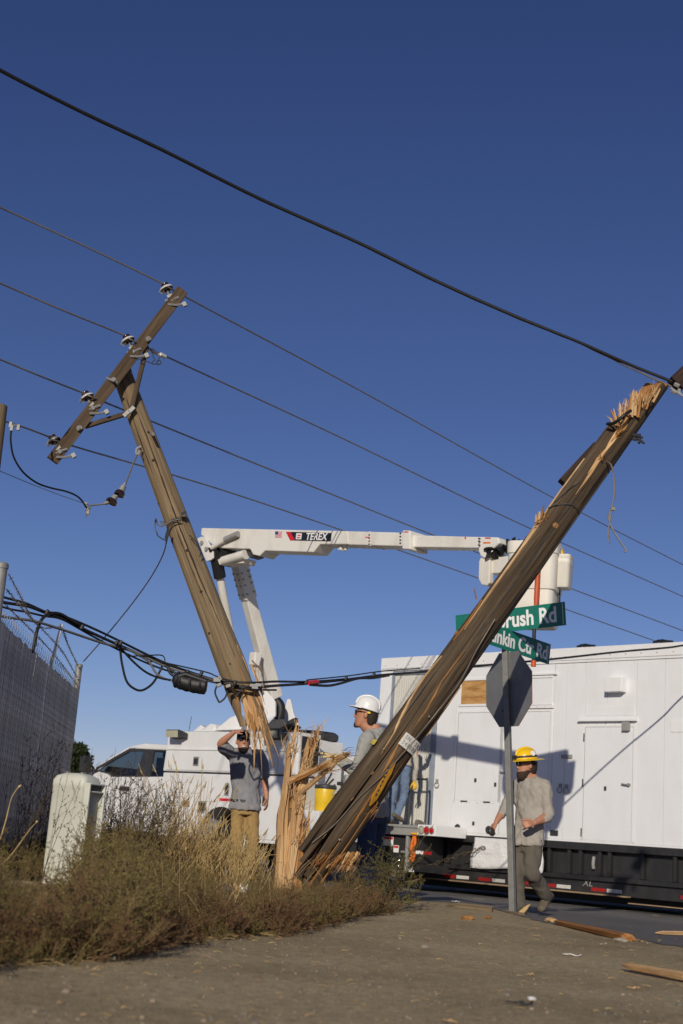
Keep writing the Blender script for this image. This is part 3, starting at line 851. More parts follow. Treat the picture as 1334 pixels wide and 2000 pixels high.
for k in range(5): hs.tube(crom([(1.86 + k * 0.05, 1.7 - k * 0.1, -0.8), (1.95 + k * 0.03, 1.35, -0.5 + k * 0.02), (2.0 + k * 0.06, 1.1, -0.62), (2.12, 1.25 + k * 0.04, -0.75)], 6), 0.016, 6)
hs.build('hydraulic_hoses', M_['cable'], tk, smooth=60)
yj = thing('drink_cooler', 'yellow drink cooler standing on the tail of the bucket truck', 'cooler', TKF.M @ T(2.16, 1.022, -0.35))
MB().lathe([(0, 0), (0.16, 0), (0.17, 0.02), (0.185, 0.36), (0.18, 0.38), (0, 0.38)], Matrix.Rotation(rad(-90), 4, 'X'), 22).build('cooler_body', M_['yellow'], yj, smooth=40)
MB().lathe([(0.19, 0.381), (0.195, 0.40), (0.19, 0.44), (0.08, 0.46), (0, 0.46)], Matrix.Rotation(rad(-90), 4, 'X'), 22).build('cooler_lid', M_['dark'], yj, smooth=40)
# cab: solid lower body, and a greenhouse of pillars, roof and glass
low = [(-1.76, 0.45), (-1.76, 1.50), (-3.40, 1.46), (-3.55, 1.52), (-3.98, 1.58), (-4.15, 1.52), (-5.15, 1.38), (-5.28, 1.2), (-5.30, 0.55), (-4.68, 0.45)]
for a in np.linspace(0, math.pi, 11): low.append((-4.15 + 0.5 * math.cos(math.pi - a) * -1 * -1, 0.40 + 0.48 * math.sin(a)))
low.append((-3.62, 0.45))
MB().prism(low, -2.10, -0.06).build('cab', M_['truck'], tk, bevel=0.03, recalc=True)
MB().prism([(-1.74, 2.0), (-1.80, 2.11), (-2.6, 2.135), (-2.95, 2.09), (-3.1, 2.03)], -1.98, -0.18).build('cab_roof', M_['truck'], tk, bevel=0.025, recalc=True)
for z0 in (-0.15, -2.01):
    z1 = -0.22 if z0 > -1 else -1.94
    for pts in ([(-3.99, 1.58, 0.09, z0), (-3.5, 1.84, 0.06, z0 * 0.5 + z1 * 0.5), (-3.05, 2.05, 0.05, z1)], [(-1.78, 1.47, 0.07, z0), (-1.76, 2.04, 0.05, z1)]):
        MB().loft([[V((x - wd, y, zz - 0.02)), V((x + wd, y, zz - 0.02)), V((x + wd, y, zz + 0.02)), V((x - wd, y, zz + 0.02))] for (x, y, wd, zz) in pts]).build('pillar', M_['truck'], tk)
pb = MB()
for z0 in (-0.15, -2.01):
    z1 = -0.22 if z0 > -1 else -1.94
    pb.loft([[V((x - wd, y, zz - 0.02)), V((x + wd, y, zz - 0.02)), V((x + wd, y, zz + 0.025)), V((x - wd, y, zz + 0.025))] for (x, y, wd, zz) in ((-2.50, 1.47, 0.20, z0), (-2.45, 2.04, 0.15, z1))])
    pb.loft([[V((x, y - 0.02, zz - 0.018)), V((x, y - 0.02, zz + 0.022)), V((x, y + 0.025, zz + 0.022)), V((x, y + 0.025, zz - 0.018))] for (x, y, zz) in ((-3.42, 1.465, z0), (-1.8, 1.49, z0))])
    pb.loft([[V((x, y - 0.03, zz - 0.015)), V((x, y - 0.03, zz + 0.028)), V((x, y + 0.03, zz + 0.028)), V((x, y + 0.03, zz - 0.015))] for (x, y, zz) in ((-3.96, 1.60, z0), (-3.5, 1.81, (z0 + z1) / 2), (-3.06, 2.0, z1), (-1.76, 2.03, z1))])
    pb.loft([[V((x, y - 0.02, zz - 0.018)), V((x, y - 0.02, zz + 0.022)), V((x, y + 0.10, zz + 0.022)), V((x, y + 0.10, zz - 0.018))] for (x, y, zz) in ((-3.95, 1.50, z0), (-3.42, 1.44, z0))])
pb.build('window_frame', M_['dark'], tk)
for z0 in (-0.165, -1.995):
    z1 = -0.225 if z0 > -1 else -1.935
    gm = MB(); gm.add([(-3.93, 1.60, z0), (-3.42, 1.46, z0), (-1.78, 1.48, z0), (-1.76, 2.03, z1), (-3.06, 2.02, z1), (-3.5, 1.82, (z0 + z1) / 2)], [(0, 1, 4, 5), (1, 2, 3, 4)])
    gm.build('side_window', M_['glass'], tk)
MB().add([(-4.0, 1.60, -0.2), (-4.0, 1.60, -1.96), (-3.06, 2.04, -1.9), (-3.06, 2.04, -0.26)], [(0, 1, 2, 3)]).build('windshield', M_['glass'], tk)
it = MB()
it.b2(-2.45, -2.25, 1.2, 1.88, -0.9, -0.4); it.b2(-2.45, -2.25, 1.2, 1.88, -1.75, -1.25); it.b2(-1.79, -1.76, 1.5, 2.0, -1.9, -0.25)
it.b2(-2.4, -2.3, 1.89, 2.0, -0.75, -0.5); it.b2(-2.4, -2.3, 1.89, 2.0, -1.62, -1.38)
it.loft([[V((-3.9, 1.55, z)), V((-3.3, 1.48, z)), V((-3.3, 1.66, z)), V((-3.75, 1.68, z))] for z in (-0.25, -1.92)])
it.build('seats', M_['interior'], tk, bevel=0.05)
MB().tube([V((-3.12 + 0.10 * math.cos(a), 1.66 + 0.17 * math.sin(a), -0.62 + 0.18 * math.cos(a + 1.57))) for a in np.linspace(0, 2 * math.pi, 19)], 0.018, 8).build('steering_wheel', M_['interior'], tk, smooth=60)
cd = MB().prism([(-3.35, 0.55), (-2.35, 0.55), (-2.35, 1.445), (-3.35, 1.44)], -0.06, -0.048).build('cab_door', M_['truck'], tk, bevel=0.004)
MB().b2(-3.02, -2.74, 1.205, 1.285, -0.047, -0.005).build('handle', M_['dark'], cd, bevel=0.02)
MB().prism([(-2.33, 0.55), (-1.80, 0.55), (-1.80, 1.47), (-2.33, 1.455)], -0.06, -0.048).build('cab_door', M_['truck'], tk, bevel=0.004)
mr = MB().b2(-4.0, -3.86, 1.50, 1.84, 0.06, 0.28).build('side_mirror', M_['dark'], tk, bevel=0.04)
MB().tube([(-3.8, 1.56, -0.1), (-3.92, 1.58, 0.1)], 0.03, 8).build('mirror_arm', M_['dark'], mr)
MB().b2(-5.36, -5.30, 0.6, 1.25, -1.9, -0.3).build('grille', M_['chrome'], tk, bevel=0.02)
MB().b2(-5.45, -5.28, 0.42, 0.62, -2.1, -0.06).build('front_bumper', M_['chrome'], tk, bevel=0.03)
for z in (-0.45, -1.75): MB().lathe([(0.12, 0), (0.12, 0.03), (0, 0.05)], T(-5.31, 1.02, z) @ Matrix.Rotation(rad(-90), 4, 'Y'), 14).build('headlight', M_['lens'], tk, smooth=40)
# lights and things on the roof line
for (x0, x1) in ((-1.5, -1.12), (1.05, 1.5)):
    wl = MB().prism([(0.0, 0.0), (0.0, -0.11), (0.22, -0.06), (0.22, 0.05)], x0, x1).xf(SWXZ).build('work_light', M_['dark'], tk, M=T(0, 2.31, 0.02), recalc=True, bevel=0.008)
    MB().add([(x0 + 0.02, -0.095, 0.226), (x1 - 0.02, -0.095, 0.226), (x1 - 0.02, 0.03, 0.236), (x0 + 0.02, 0.03, 0.236)], [(0, 1, 2, 3)]).build('lamp_glass', M_['lens'], wl)
for zz in (-0.3, -1.9): MB().lathe([(0.10, 0), (0.11, 0.02), (0.11, 0.06), (0, 0.09)], T(-1.72, 2.17, zz) @ Matrix.Rotation(rad(-90), 4, 'Y'), 14).build('marker_lamp', M_['steel2'], tk, smooth=40)
rg_ = MB(); rg_.loft([[V((x, 2.36, -0.3 + 0)), V((x, 2.36, -0.1)), V((x, 2.36 + h_, -0.15)), V((x, 2.36 + h_, -0.3))] for (x, h_) in ((-1.12, 0.05), (-0.98, 0.13), (-0.86, 0.08), (-0.72, 0.15), (-0.58, 0.14), (-0.52, 0.03))])
rg_.build('rooftop_cover', M_['truck'], tk, bevel=0.01)
MB().tube([(-2.3, 2.12, -1.0), (-2.22, 2.75, -1.0)], 0.006, 5).build('antenna', M_['dark'], tk)

# pedestal, turntable and boom (world points, traced in the plane they lie in)
def wp(px, py, Y): return P(px, py, Y)
ped = TKF.w(1.02, 0.96, -1.15)
def tw(x, y, z): return TKF.w(x, y, z)
MB().b2(0.62, 1.42, 0.97, 2.30, -1.55, -0.75).build('pedestal', M_['truck'], tk, bevel=0.02)
MB().lathe([(0.42, 0), (0.46, 0.03), (0.46, 0.12), (0.40, 0.16), (0, 0.16)], T(1.02, 2.301, -1.15) @ Matrix.Rotation(rad(-90), 4, 'X'), 28).build('slewing_ring', M_['dark'], tk, smooth=40)
BT = P(538, 1368, 25.4)                       # lower boom foot
BE = P(462, 1082, 24.3)                       # lower boom head
# turntable: two curved cheek plates and a base
tv = Frame(P(545, 1416, 25.4), (BE - BT).cross(V((0, 0, 1))).normalized().cross(V((0, 0, 1))) * -1)
# a plane facing the viewer through the turntable
tv = Frame(P(545, 1416, 25.4), V((0.93, -0.36, 0)))
def tpoly(pts, off=0): return [tv.px(x, y, off) for (x, y) in pts]
ck = [(497, 1429), (496, 1412), (512, 1385), (520, 1352), (526, 1345), (546, 1366), (552, 1376), (552, 1402), (541, 1416), (515, 1430)]
MB().prism(tpoly(ck), -0.03, 0.03).build('turntable_cheek', M_['truck'], tk, M=TKF.M.inverted() @ tv.M @ T(0, 0, 0.32), bevel=0.008, recalc=True)
ck2 = [(535, 1432), (540, 1400), (550, 1362), (556, 1362), (562, 1390), (572, 1412), (565, 1425)]
MB().prism(tpoly(ck2), -0.03, 0.03).build('turntable_cheek', M_['truck'], tk, M=TKF.M.inverted() @ tv.M @ T(0, 0, -0.3), bevel=0.008, recalc=True)
cv = MB(); cp = crom([tv.w(*tv.px(x, y), 0.05) for (x, y) in ((520, 1426), (540, 1418), (549, 1400), (550, 1380), (541, 1368), (532, 1366))], 5)
cv.tube(cp, [0.085] * len(cp), 10); cv.build('hose_loop', M_['blk'], tk, smooth=60, world=True)
MB().prism(tpoly([(505, 1420), (512, 1412), (565, 1408), (576, 1418), (560, 1426), (505, 1428)]), -0.35, 0.35).build('turntable_base', M_['dark'], tk, M=TKF.M.inverted() @ tv.M, bevel=0.01, recalc=True)
fw = MB(); fw.prism(tpoly([(432, 1430), (462, 1405), (478, 1398), (486, 1402), (484, 1428)]), -0.3, 0.1)
fw.build('boom_rest', M_['truck'], tk, M=TKF.M.inverted() @ tv.M @ T(0, 0, 0.2), bevel=0.012, recalc=True)
ec = MB(); ec.tube(crom([tv.w(*tv.px(x, y), 0.1) for (x, y) in ((566, 1416), (574, 1411), (582, 1408), (577, 1414))], 5), 0.05, 8)
ec.build('control_box', M_['dark'], tk, smooth=60, world=True)

def beam(p0, p1, w0, d0, w1, d1, side, n=2):
    """a box section beam; side = the direction of its width"""
    a = (p1 - p0).normalized(); sx = (side - a * side.dot(a)).normalized(); dy = a.cross(sx)
    rings = []
    for k in range(n):
        t = k / (n - 1); p = p0.lerp(p1, t); ww = lerp(w0, w1, t) / 2; dd = lerp(d0, d1, t) / 2
        rings.append([p - sx * ww - dy * dd, p + sx * ww - dy * dd, p + sx * ww + dy * dd, p - sx * ww + dy * dd])
    return rings
SD = V((0.80, 0.60, 0)).normalized()
def bm_(p0, p1, w0, d0, w1, d1, name, mat, side=SD, bev=0.02):
    return MB().loft(beam(p0, p1, w0, d0, w1, d1, side)).build(name, M_[mat], tk, world=True, bevel=bev, recalc=True)
def on(p0, p1, t): return p0.lerp(p1, t)
lbm = bm_(on(BT, BE, 0.02), on(BT, BE, 0.72), 0.235, 0.235, 0.21, 0.21, 'lower_boom', 'cream')
bm_(on(BT, BE, 0.70), on(BT, BE, 0.97), 0.25, 0.25, 0.235, 0.235, 'boom_sleeve', 'cream')
bo = MB(); fr_ = frames_along([BT, BE])[0]
sx = (SD - fr_[0] * SD.dot(fr_[0])).normalized(); dy = fr_[0].cross(sx)
for s_ in (1, -1):
    for t_ in (0.74, 0.80, 0.84, 0.88):
        for q in (-0.09, 0.09):
            for (ax, bx) in ((sx, dy), (dy, sx)):
                c_ = on(BT, BE, t_) + ax * s_ * 0.124 + bx * q * 0.8
                bo.tube([c_, c_ + ax * s_ * 0.02], 0.018, 6)
bo.build('bolts', M_['steel2'], tk, world=True, kind='stuff')
# slim leveling link beside it
LK0, LK1 = P(470, 1345, 24.9), P(424, 1098, 23.9)
MB().tube([LK0, on(LK0, LK1, 0.42)], 0.045, 12).build('link_rod', M_['cream'], tk, world=True, smooth=50)
MB().tube([on(LK0, LK1, 0.40), on(LK0, LK1, 0.95)], 0.072, 12).build('link_tube', M_['cream'], tk, world=True, smooth=50)
MB().tube([on(LK0, LK1, 0.88), on(LK0, LK1, 1.12)], 0.11, 12).build('link_boot', M_['blk'], tk, world=True, smooth=50)
C0, C1 = P(512, 1352, 25.1), P(498, 1290, 24.8)
MB().tube([C0, on(C0, C1, 0.5)], 0.03, 10).build('cylinder_rod', M_['chrome'], tk, world=True, smooth=50)
MB().tube([on(C0, C1, 0.35), C1], 0.065, 12).build('lift_cylinder', M_['cream'], tk, world=True, smooth=50)
bk = MB().loft(beam(P(496, 1300, 24.8), P(500, 1275, 24.8), 0.12, 0.2, 0.16, 0.2, SD)); bk.build('cylinder_bracket', M_['cream'], tk, world=True, bevel=0.02, recalc=True)
# upper boom
UE, UT = P(405, 1055, 24.2), P(952, 1060, 19.4)
ua = (UT - UE).normalized()
UF = Frame(UE, ua, V((0, 0, 1)))
def up(pts, off=0.0): return [UF.px(x, y, off) for (x, y) in pts]
UM = TKF.M.inverted() @ UF.M
H_ = 0.15
def upr(pts, name, mat, z0=-0.15, z1=0.15, bev=0.015, off=None):
    return MB().prism(up(pts, z1 if off is None else off), z0, z1).build(name, M_[mat], tk, M=UM, bevel=bev, recalc=True)
ub = upr([(393.5, 1031), (679, 1037), (681, 1063), (624, 1063), (611.6, 1078.6), (517, 1075.5), (506, 1086), (494, 1083), (488, 1072), (428, 1070), (412, 1062), (392, 1044)], 'upper_boom', 'cream', -0.17, 0.17)
upr([(679, 1037.2), (788, 1040), (788, 1067), (680, 1063.8)], 'boom_section', 'cream', -0.165, 0.165)
upr([(720.8, 1037.5), (723, 1037.5), (723, 1066), (720.8, 1066)], 'section_band', 'cream2', -0.17, 0.169, 0.003)
upr([(786, 1035.5), (801, 1036), (801, 1073), (785, 1072)], 'boom_collar', 'cream', -0.20, 0.20)
upr([(800, 1045), (938, 1048.5), (938, 1070.5), (800, 1068.5)], 'inner_boom', 'cream', -0.125, 0.125)
upr([(936, 1048), (972, 1049), (976, 1060), (962, 1072), (958, 1088), (949, 1093), (938, 1086), (934, 1076)], 'boom_tip', 'cream', -0.17, 0.15, 0.02)
upr([(935, 1096), (938, 1089), (956, 1092), (956, 1138), (950, 1144), (940, 1142), (934, 1130)], 'tip_bracket', 'cream', 0.02, 0.12, 0.015)
upr([(955, 1090), (1000, 1085), (1000, 1118), (955, 1120)], 'bucket_mount', 'cream', -0.28, 0.06, 0.01)
upr([(663, 1066), (666, 1066), (666, 1074), (663, 1074)], 'hose_guide', 'cream', -0.02, 0.1, 0.004)
ag = MB()
for (x, y) in ((664, 1070), (676, 1071)): ag.box((*UF.px(x, y, 0.05), 0.05), (0.035, 0.07, 0.05))
ag.box((*UF.px(670, 1070, 0.05), 0.05), (0.10, 0.02, 0.03)); ag.build('lifting_eye', M_['cream'], tk, M=UM, bevel=0.004)
upr([(385, 1052), (392, 1048), (401, 1049), (416, 1077), (416, 1090), (411, 1094), (403, 1096), (398, 1086)], 'elbow_plate', 'cream', 0.19, 0.22, 0.008)
upr([(388, 1052), (400, 1049), (416, 1077), (412, 1094), (403, 1096), (398, 1086)], 'elbow_plate', 'cream', -0.22, -0.19, 0.008)
for (x, y) in ((397, 1061), (406, 1073)):
    u_, v_ = UF.px(x, y, 0.2); MB().lathe([(0.04, 0), (0.04, 0.03), (0, 0.035)], T(u_, v_, 0.221), 10).build('pivot_pin', M_['steel2'], tk, M=UM, smooth=40)
def ucyl(a, b, r, name, mat, z=0.2, ra=None):
    p, q = up([a, b], z); return MB().tube([(p[0], p[1], z), (q[0], q[1], z)], [ra or r, r], 12).build(name, M_[mat], tk, M=UM, smooth=50)
ucyl((436, 1096), (480, 1083), 0.085, 'lift_cylinder', 'cream', 0.12)
ucyl((414, 1070), (444, 1052), 0.045, 'link_cylinder', 'cream', 0.22)
ucyl((440, 1054), (465, 1043), 0.055, 'cylinder_boot', 'steel2', 0.22)
upr([(478, 1074), (490, 1076), (500, 1086), (488, 1090)], 'pivot_lug', 'dark', -0.1, 0.1, 0.01)
hh = MB()
for k in range(7):
    a = UF.px(412 + k * 4, 1066 + (k % 3) * 3, 0.1); b = UF.px(424 + k * 3, 1104, 0.0); c = UF.px(418 + k * 5, 1085, 0.1)
    hh.tube(crom([(*a, 0.12), (*c, 0.14 - 0.03 * k), (*b, 0.05 - 0.02 * k)], 5), 0.03, 6)
hh.b2(*[UF.px(418, 1070)[0], UF.px(452, 1070)[0]], UF.px(430, 1098)[1], UF.px(430, 1072)[1], -0.12, 0.08)
hh.build('elbow_hoses', M_['blk'], tk, M=UM, smooth=50)
upr([(424, 1092), (478, 1090), (474, 1100), (428, 1103)], 'elbow_base', 'cream', -0.18, 0.1, 0.012)
# decals
upr([(558.5, 1038.5), (648, 1041), (646.5, 1057.5), (567, 1055.5)], 'name_panel', 'decalblack', 0.1705, 0.1735, 0, 0.17)
upr([(558.5, 1038.5), (568, 1038.8), (576.5, 1055.7), (567, 1055.5)], 'red_flash', 'redb', 0.174, 0.176, 0, 0.17)
upr([(579.5, 1041.5), (590, 1041.8), (588.5, 1053.5), (578, 1053.2)], 'badge', 'decalwhite', 0.174, 0.176, 0, 0.17)
upr([(581.5, 1044.5), (588, 1044.7), (587.6, 1047), (581.3, 1046.8)], 'badge_bar', 'redb', 0.1765, 0.178, 0, 0.17)
upr([(580.8, 1049), (587.2, 1049.2), (586.8, 1051.5), (580.4, 1051.3)], 'badge_bar', 'redb', 0.1765, 0.178, 0, 0.17)
c_ = UF.px(617.5, 1048.6, 0.175); ca, cb = UF.px(595, 1048, 0.175), UF.px(640, 1049, 0.175)
txt('TEREX', tk, UM @ T(c_[0], c_[1], 0.1745) @ Matrix.Rotation(rad(-0.0), 4, 'Z'), 0.165, M_['decalwhite'], shear=0.10, xs=(cb[0] - ca[0]) / 0.185 / 2.85, bold=0.0035)
fl = up([(538, 1037.8), (551.5, 1038.2), (550.8, 1050), (537.3, 1049.6)], 0.17)
MB().prism(fl, 0.1705, 0.173).build('flag_decal', M_['decalwhite'], tk, M=UM)
fm = MB(); (x0, y0), (x1, y1), (x2, y2), (x3, y3) = fl
for k in range(0, 13, 2):
    ta, tb = k / 13, (k + 1) / 13
    fm.prism([(lerp(x0, x3, ta), lerp(y0, y3, ta)), (lerp(x1, x2, ta), lerp(y1, y2, ta)), (lerp(x1, x2, tb), lerp(y1, y2, tb)), (lerp(x0, x3, tb), lerp(y0, y3, tb))], 0.1735, 0.1745)
fm.build('flag_stripes', M_['redb'], tk, M=UM)
MB().prism([(x0, y0), (lerp(x0, x1, 0.42), lerp(y0, y1, 0.42)), (lerp(lerp(x0, x1, 0.42), lerp(x3, x2, 0.42), 0.54), lerp(lerp(y0, y1, 0.42), lerp(y3, y2, 0.42), 0.54)), (lerp(x0, x3, 0.54), lerp(y0, y3, 0.54))], 0.175, 0.1765).build('flag_canton', M_['blue'], tk, M=UM)
for (x, y, w_, h_, c_, z) in ((793, 1039, 9, 2, 'redb', 0.2005), (718, 1049.5, 8, 2, 'redb', 0.1655), (909, 1050.5, 2.5, 4, 'redb', 0.1255), (953, 1051, 11, 2.2, 'redb', 0.1505), (951, 1060, 14, 3, 'orange', 0.1505)):
    upr([(x - w_ / 2, y - h_ / 2), (x + w_ / 2, y - h_ / 2), (x + w_ / 2, y + h_ / 2), (x - w_ / 2, y + h_ / 2)], 'warning_label', c_, z, z + 0.003, 0, z)
kb = MB()
for (x, y) in ((722.5, 1045), (722.5, 1051), (722.5, 1057), (722.5, 1063), (783, 1042), (783, 1048), (783, 1055), (783, 1061), (936.5, 1052), (936.5, 1058), (936.5, 1065)):
    u_, v_ = UF.px(x, y, 0.16); kb.box((u_, v_, 0.165), (0.025, 0.018, 0.03))
kb.build('bolts', M_['dark'], tk, M=UM, kind='stuff')
# boom lettering shadows are real; the black rubber cover over the tip
cvr = MB(); pts = [(957, 1070, 0.05), (958, 1082, 0.05), (968, 1082, 0.06), (978, 1074, 0.08), (990, 1066, 0.09), (1002, 1062, 0.06), (1012, 1064, 0.03)]
pp = crom([P(x, y, 19.2) for (x, y, r_) in pts], 4); rr_ = [0.075 + 0.03 * math.sin(k * 1.9) + 0.02 * math.sin(k * 3.3) for k in range(len(pp))]
cvr.tube(pp, rr_, 9); cvr.build('rubber_cover', M_['blk'], tk, smooth=30, world=True)
# bucket: a tapering open tub with a thick rim
def tub(c, wx, wy, prof, name, mat, ang, rnd=0.10, lip=0.03):
    """prof: (height, scale) from bottom up, rounded rectangle sections; open on top"""
    ux = V((math.cos(ang), math.sin(ang), 0)); uy = V((-math.sin(ang), math.cos(ang), 0))
    def ringp(z, s, inset=0.0):
        out = []; hx, hy = wx / 2 * s - inset, wy / 2 * s - inset; r_ = rnd * s
        for (sx_, sy_, a0) in ((1, 1, 0), (-1, 1, 90), (-1, -1, 180), (1, -1, 270)):
            for k in range(5):
                a = rad(a0 + k * 22.5)
                out.append(c + ux * (sx_ * (hx - r_) + r_ * math.cos(a)) + uy * (sy_ * (hy - r_) + r_ * math.sin(a)) + V((0, 0, z)))
        return out
    rings = [ringp(z, s) for (z, s) in prof]
    zt, st = prof[-1]; zb, sb = prof[0]
    rings += [ringp(zt, st, lip), ringp(zb + 0.06, sb, lip)]
    return MB().loft(rings).build(name, M_[mat], tk, world=True, smooth=35)
BK = P(1045, 1155, 18.9)
bang = rad(-20)
zz = P(1085, 1228, 18.9).z - BK.z; zh = P(1085, 1069, 18.9).z - BK.z
tub(BK, 0.66, 0.66, [(zz, 0.84), (zz + 0.03, 0.90), (zz + 0.32, 0.935), (zz + 0.36, 0.935), (-0.03, 0.94), (-0.02, 1.0), (0.03, 1.02), (zh - 0.18, 1.06), (zh - 0.17, 1.10), (zh - 0.02, 1.10), (zh, 1.08)], 'bucket', 'cream2', bang)
SB = P(1101, 1150, 18.75); zs = P(1101, 1087, 18.75).z - SB.z
tub(SB, 0.20, 0.34, [(0, 0.82), (0.03, 0.90), (zs - 0.14, 1.0), (zs - 0.12, 1.06), (zs - 0.08, 1.06), (zs - 0.06, 1.02), (zs - 0.03, 1.08), (zs, 1.08)], 'tool_bucket', 'cream2', bang, 0.05, 0.015)
MB().tube([P(1090.5, 1150, 18.85), P(1090, 1180, 18.85)], 0.032, 8).build('step_bar', M_['dark'], tk, world=True, smooth=50)
MB().lathe([(0, 0), (0.035, 0), (0.04, 0.05), (0.02, 0.09), (0, 0.09)], T(*P(1096, 1086, 18.75)), 10).build('stowed_tool', M_['yellow'], tk, world=True, smooth=50)
MB().tube(crom([P(1052, 1090, 18.45), P(1050, 1125, 18.45), P(1047, 1180, 18.45), P(1043.5, 1226, 18.45)], 5), [0.036] * 10 + [0.03] * 6, 10).build('orange_hot_stick', M_['orangehose'], tk, world=True, smooth=50)
MB().tube([P(1043.5, 1226, 18.45), P(1042, 1297, 18.45)], 0.026, 10).build('hose', M_['cable'], tk, world=True, smooth=50)
MB().tube([P(1042.2, 1290, 18.45), P(1042, 1302, 18.45)], 0.034, 10).build('hose_end', M_['orangehose'], tk, world=True, smooth=50)
# ================================================================ broken poles
def sector(a0, a1, rf, ri, zs, disp, tap, n=6, seed=0):
    """one long stave of a pole: rf(z) outer radius, ri inner share, disp(z) sideways vector, tap(z) thinning towards a broken end"""
    rings = []
    for z in zs:
        R = rf(z); d = disp(z); t = tap(z)
        am = rad((a0 + a1) / 2); cen = V((math.cos(am), math.sin(am), 0)) * R * 0.72
        ring = []
        for k in range(n):
            a = rad(lerp(a0 + 0.2, a1 - 0.2, k / (n - 1)))
            edge = min(k, n - 1 - k)
            rr = R * (1 + 0.035 * noise.noise(V((math.cos(a) * 3, math.sin(a) * 3, z * 1.1 + seed))) + 0.018 * noise.noise(V((a * 9, z * 0.9, seed + 4.0))) - (0.014 if edge == 0 else 0))
            ring.append(V((rr * math.cos(a), rr * math.sin(a), z)))
        for k in (0.9, 0.1):
            a = rad(lerp(a0, a1, k)); q = R * ri * (1 + 0.15 * noise.noise(V((k * 7, z * 2.0, seed))))
            ring.append(V((q * math.cos(a), q * math.sin(a), z)))
        c0 = V((cen.x, cen.y, z))
        rings.append([c0 + (p - c0) * t + d for p in ring])
    return rings, n

def stave(parent, a0, a1, rf, z0, z1, disp, tap, mats, seed, name='wood_stave', nz=36, M=None, ri=0.12, fresh=None):
    zs = [lerp(z0, z1, k / nz) for k in range(nz + 1)]
    rings, n = sector(a0, a1, rf, ri, zs, disp, tap, seed=seed)
    m = MB(); m.loft(rings)
    tot = n + 2; mi = []
    for k in range(len(rings) - 1):
        zq_ = zs[k]; side = 1 if fresh is None or zq_ < fresh[0] or zq_ > fresh[1] else 2
        for i in range(tot): mi.append(0 if i < n - 1 else side)
    mi += [1, 1]
    m.m = mi
    return m.build(name, mats, parent, smooth=38, M=M, recalc=True)

class Pole:
    def __init__(s, b, t, r0, r1, name, label):
        s.b, s.t = V(b), V(t); s.L = (s.t - s.b).length; s.r0, s.r1 = r0, r1
        s.M = align(s.b, s.t - s.b, V((1, 0, -0.2)))      # local x: to the right, local -y: towards the viewer
        s.root = thing(name, label, 'utility pole', s.M)
        s.ax = (s.t - s.b).normalized(); s.X = s.M.to_3x3().col[0]; s.Y = s.M.to_3x3().col[1]
    def rf(s, z): return lerp(s.r0, s.r1, z / s.L)
    def px(s, x, y):
        """pixel -> (z along the pole, angle round it) on the near side"""
        r = ray(x, y)
        # nearest approach of the sight line to the axis
        w0 = CO - s.b; a = r.dot(r); b = r.dot(s.ax); d = r.dot(w0); e = s.ax.dot(w0)
        t = (b * e - d) / (a - b * b); q = CO + r * t
        z = (q - s.b).dot(s.ax); dx = (q - s.b).dot(s.X)
        return z, math.degrees(-math.acos(max(-0.985, min(0.985, dx / s.rf(z)))))
    def at(s, z, a, off=0.0):
        R = s.rf(z) + off
        return V((R * math.cos(rad(a)), R * math.sin(rad(a)), z))
    def strip(s, pts, wd, off, th, name, mats, jag=0.0, label=None, seed=1):
        """a thin raised piece following the surface: pts = pixels along it"""
        rg = random.Random(seed)
        q = [s.px(*p) for p in pts]; fine = []
        for (z0, a0), (z1, a1) in zip(q, q[1:]):
            n_ = max(2, int(abs(z1 - z0) / 0.06))
            for k in range(n_): fine.append((lerp(z0, z1, k / n_), lerp(a0, a1, k / n_)))
        fine.append(q[-1]); N = len(fine); rings = []
        for i, (z, a) in enumerate(fine):
            e = min(1.0, 0.15 + 4 * i / N, 0.15 + 4 * (N - 1 - i) / N)
            ww = wd * e * (1 + jag * rg.uniform(-1, 1)); da = math.degrees(ww / s.rf(z)) / 2
            a += jag * rg.uniform(-1.2, 1.2)
            rings.append([s.at(z, a - da, off - 0.012), s.at(z, a - da * 0.8, off + th), s.at(z, a + da * 0.8, off + th * rg.uniform(0.6, 1.2)), s.at(z, a + da, off - 0.012)])
        return MB().loft(rings).build(name, mats, s.root, label=label, recalc=True)
    def cord(s, pts, r, name, mat, off=0.01):
        q = [s.px(*p) for p in pts]; loc = [s.at(z, a, off) for z, a in q]
        return MB().tube(crom(loc, 6), r, 6).build(name, mat, s.root, smooth=60)

WOODS = [M_['pole_dark'], M_['orangewood'], M_['armdark']]
LP = Pole(P(600, 1700, 12.25), P(1277, 752, 12.45), 0.174, 0.128, 'leaning_broken_pole', 'dark split utility pole leaning right, splintered at both ends, with orange cracks')
ZB_ = lambda y: LP.px(lerp(600, 1277, (1700 - y) / 948.0), y)[0]
zbreak = ZB_(800)
def mkdisp(am, g, zs, fan=0.0):
    def f(z):
        k = max(0.0, 1 - z / zs)
        return V((math.cos(rad(am)), math.sin(rad(am)), 0)) * (g * k ** 1.4 + 0.0) + V((fan * k ** 1.6, 0, 0))
    return f
spec = [  # a0, a1, base z, top z, gap, split length, fan
    (-178, -124, 0.10, zbreak - 0.10, 0.012, 1.7, -0.02), (-124, -98, 0.02, zbreak + 0.02, 0.015, 2.0, -0.025),
    (-98, -66, -0.05, zbreak + 0.14, 0.030, 2.3, 0.0), (-66, -36, -0.10, LP.L + 0.02, 0.012, 2.2, 0.012),
    (-36, 12, -0.02, LP.L + 0.05, 0.018, 1.7, 0.015), (12, 70, -0.1, LP.L + 0.05, 0.02, 2.0, 0.015), (70, 128, -0.1, LP.L + 0.02, 0.02, 2.0, 0.0), (128, 182, 0.1, zbreak - 0.05, 0.02, 2.0, -0.01)]
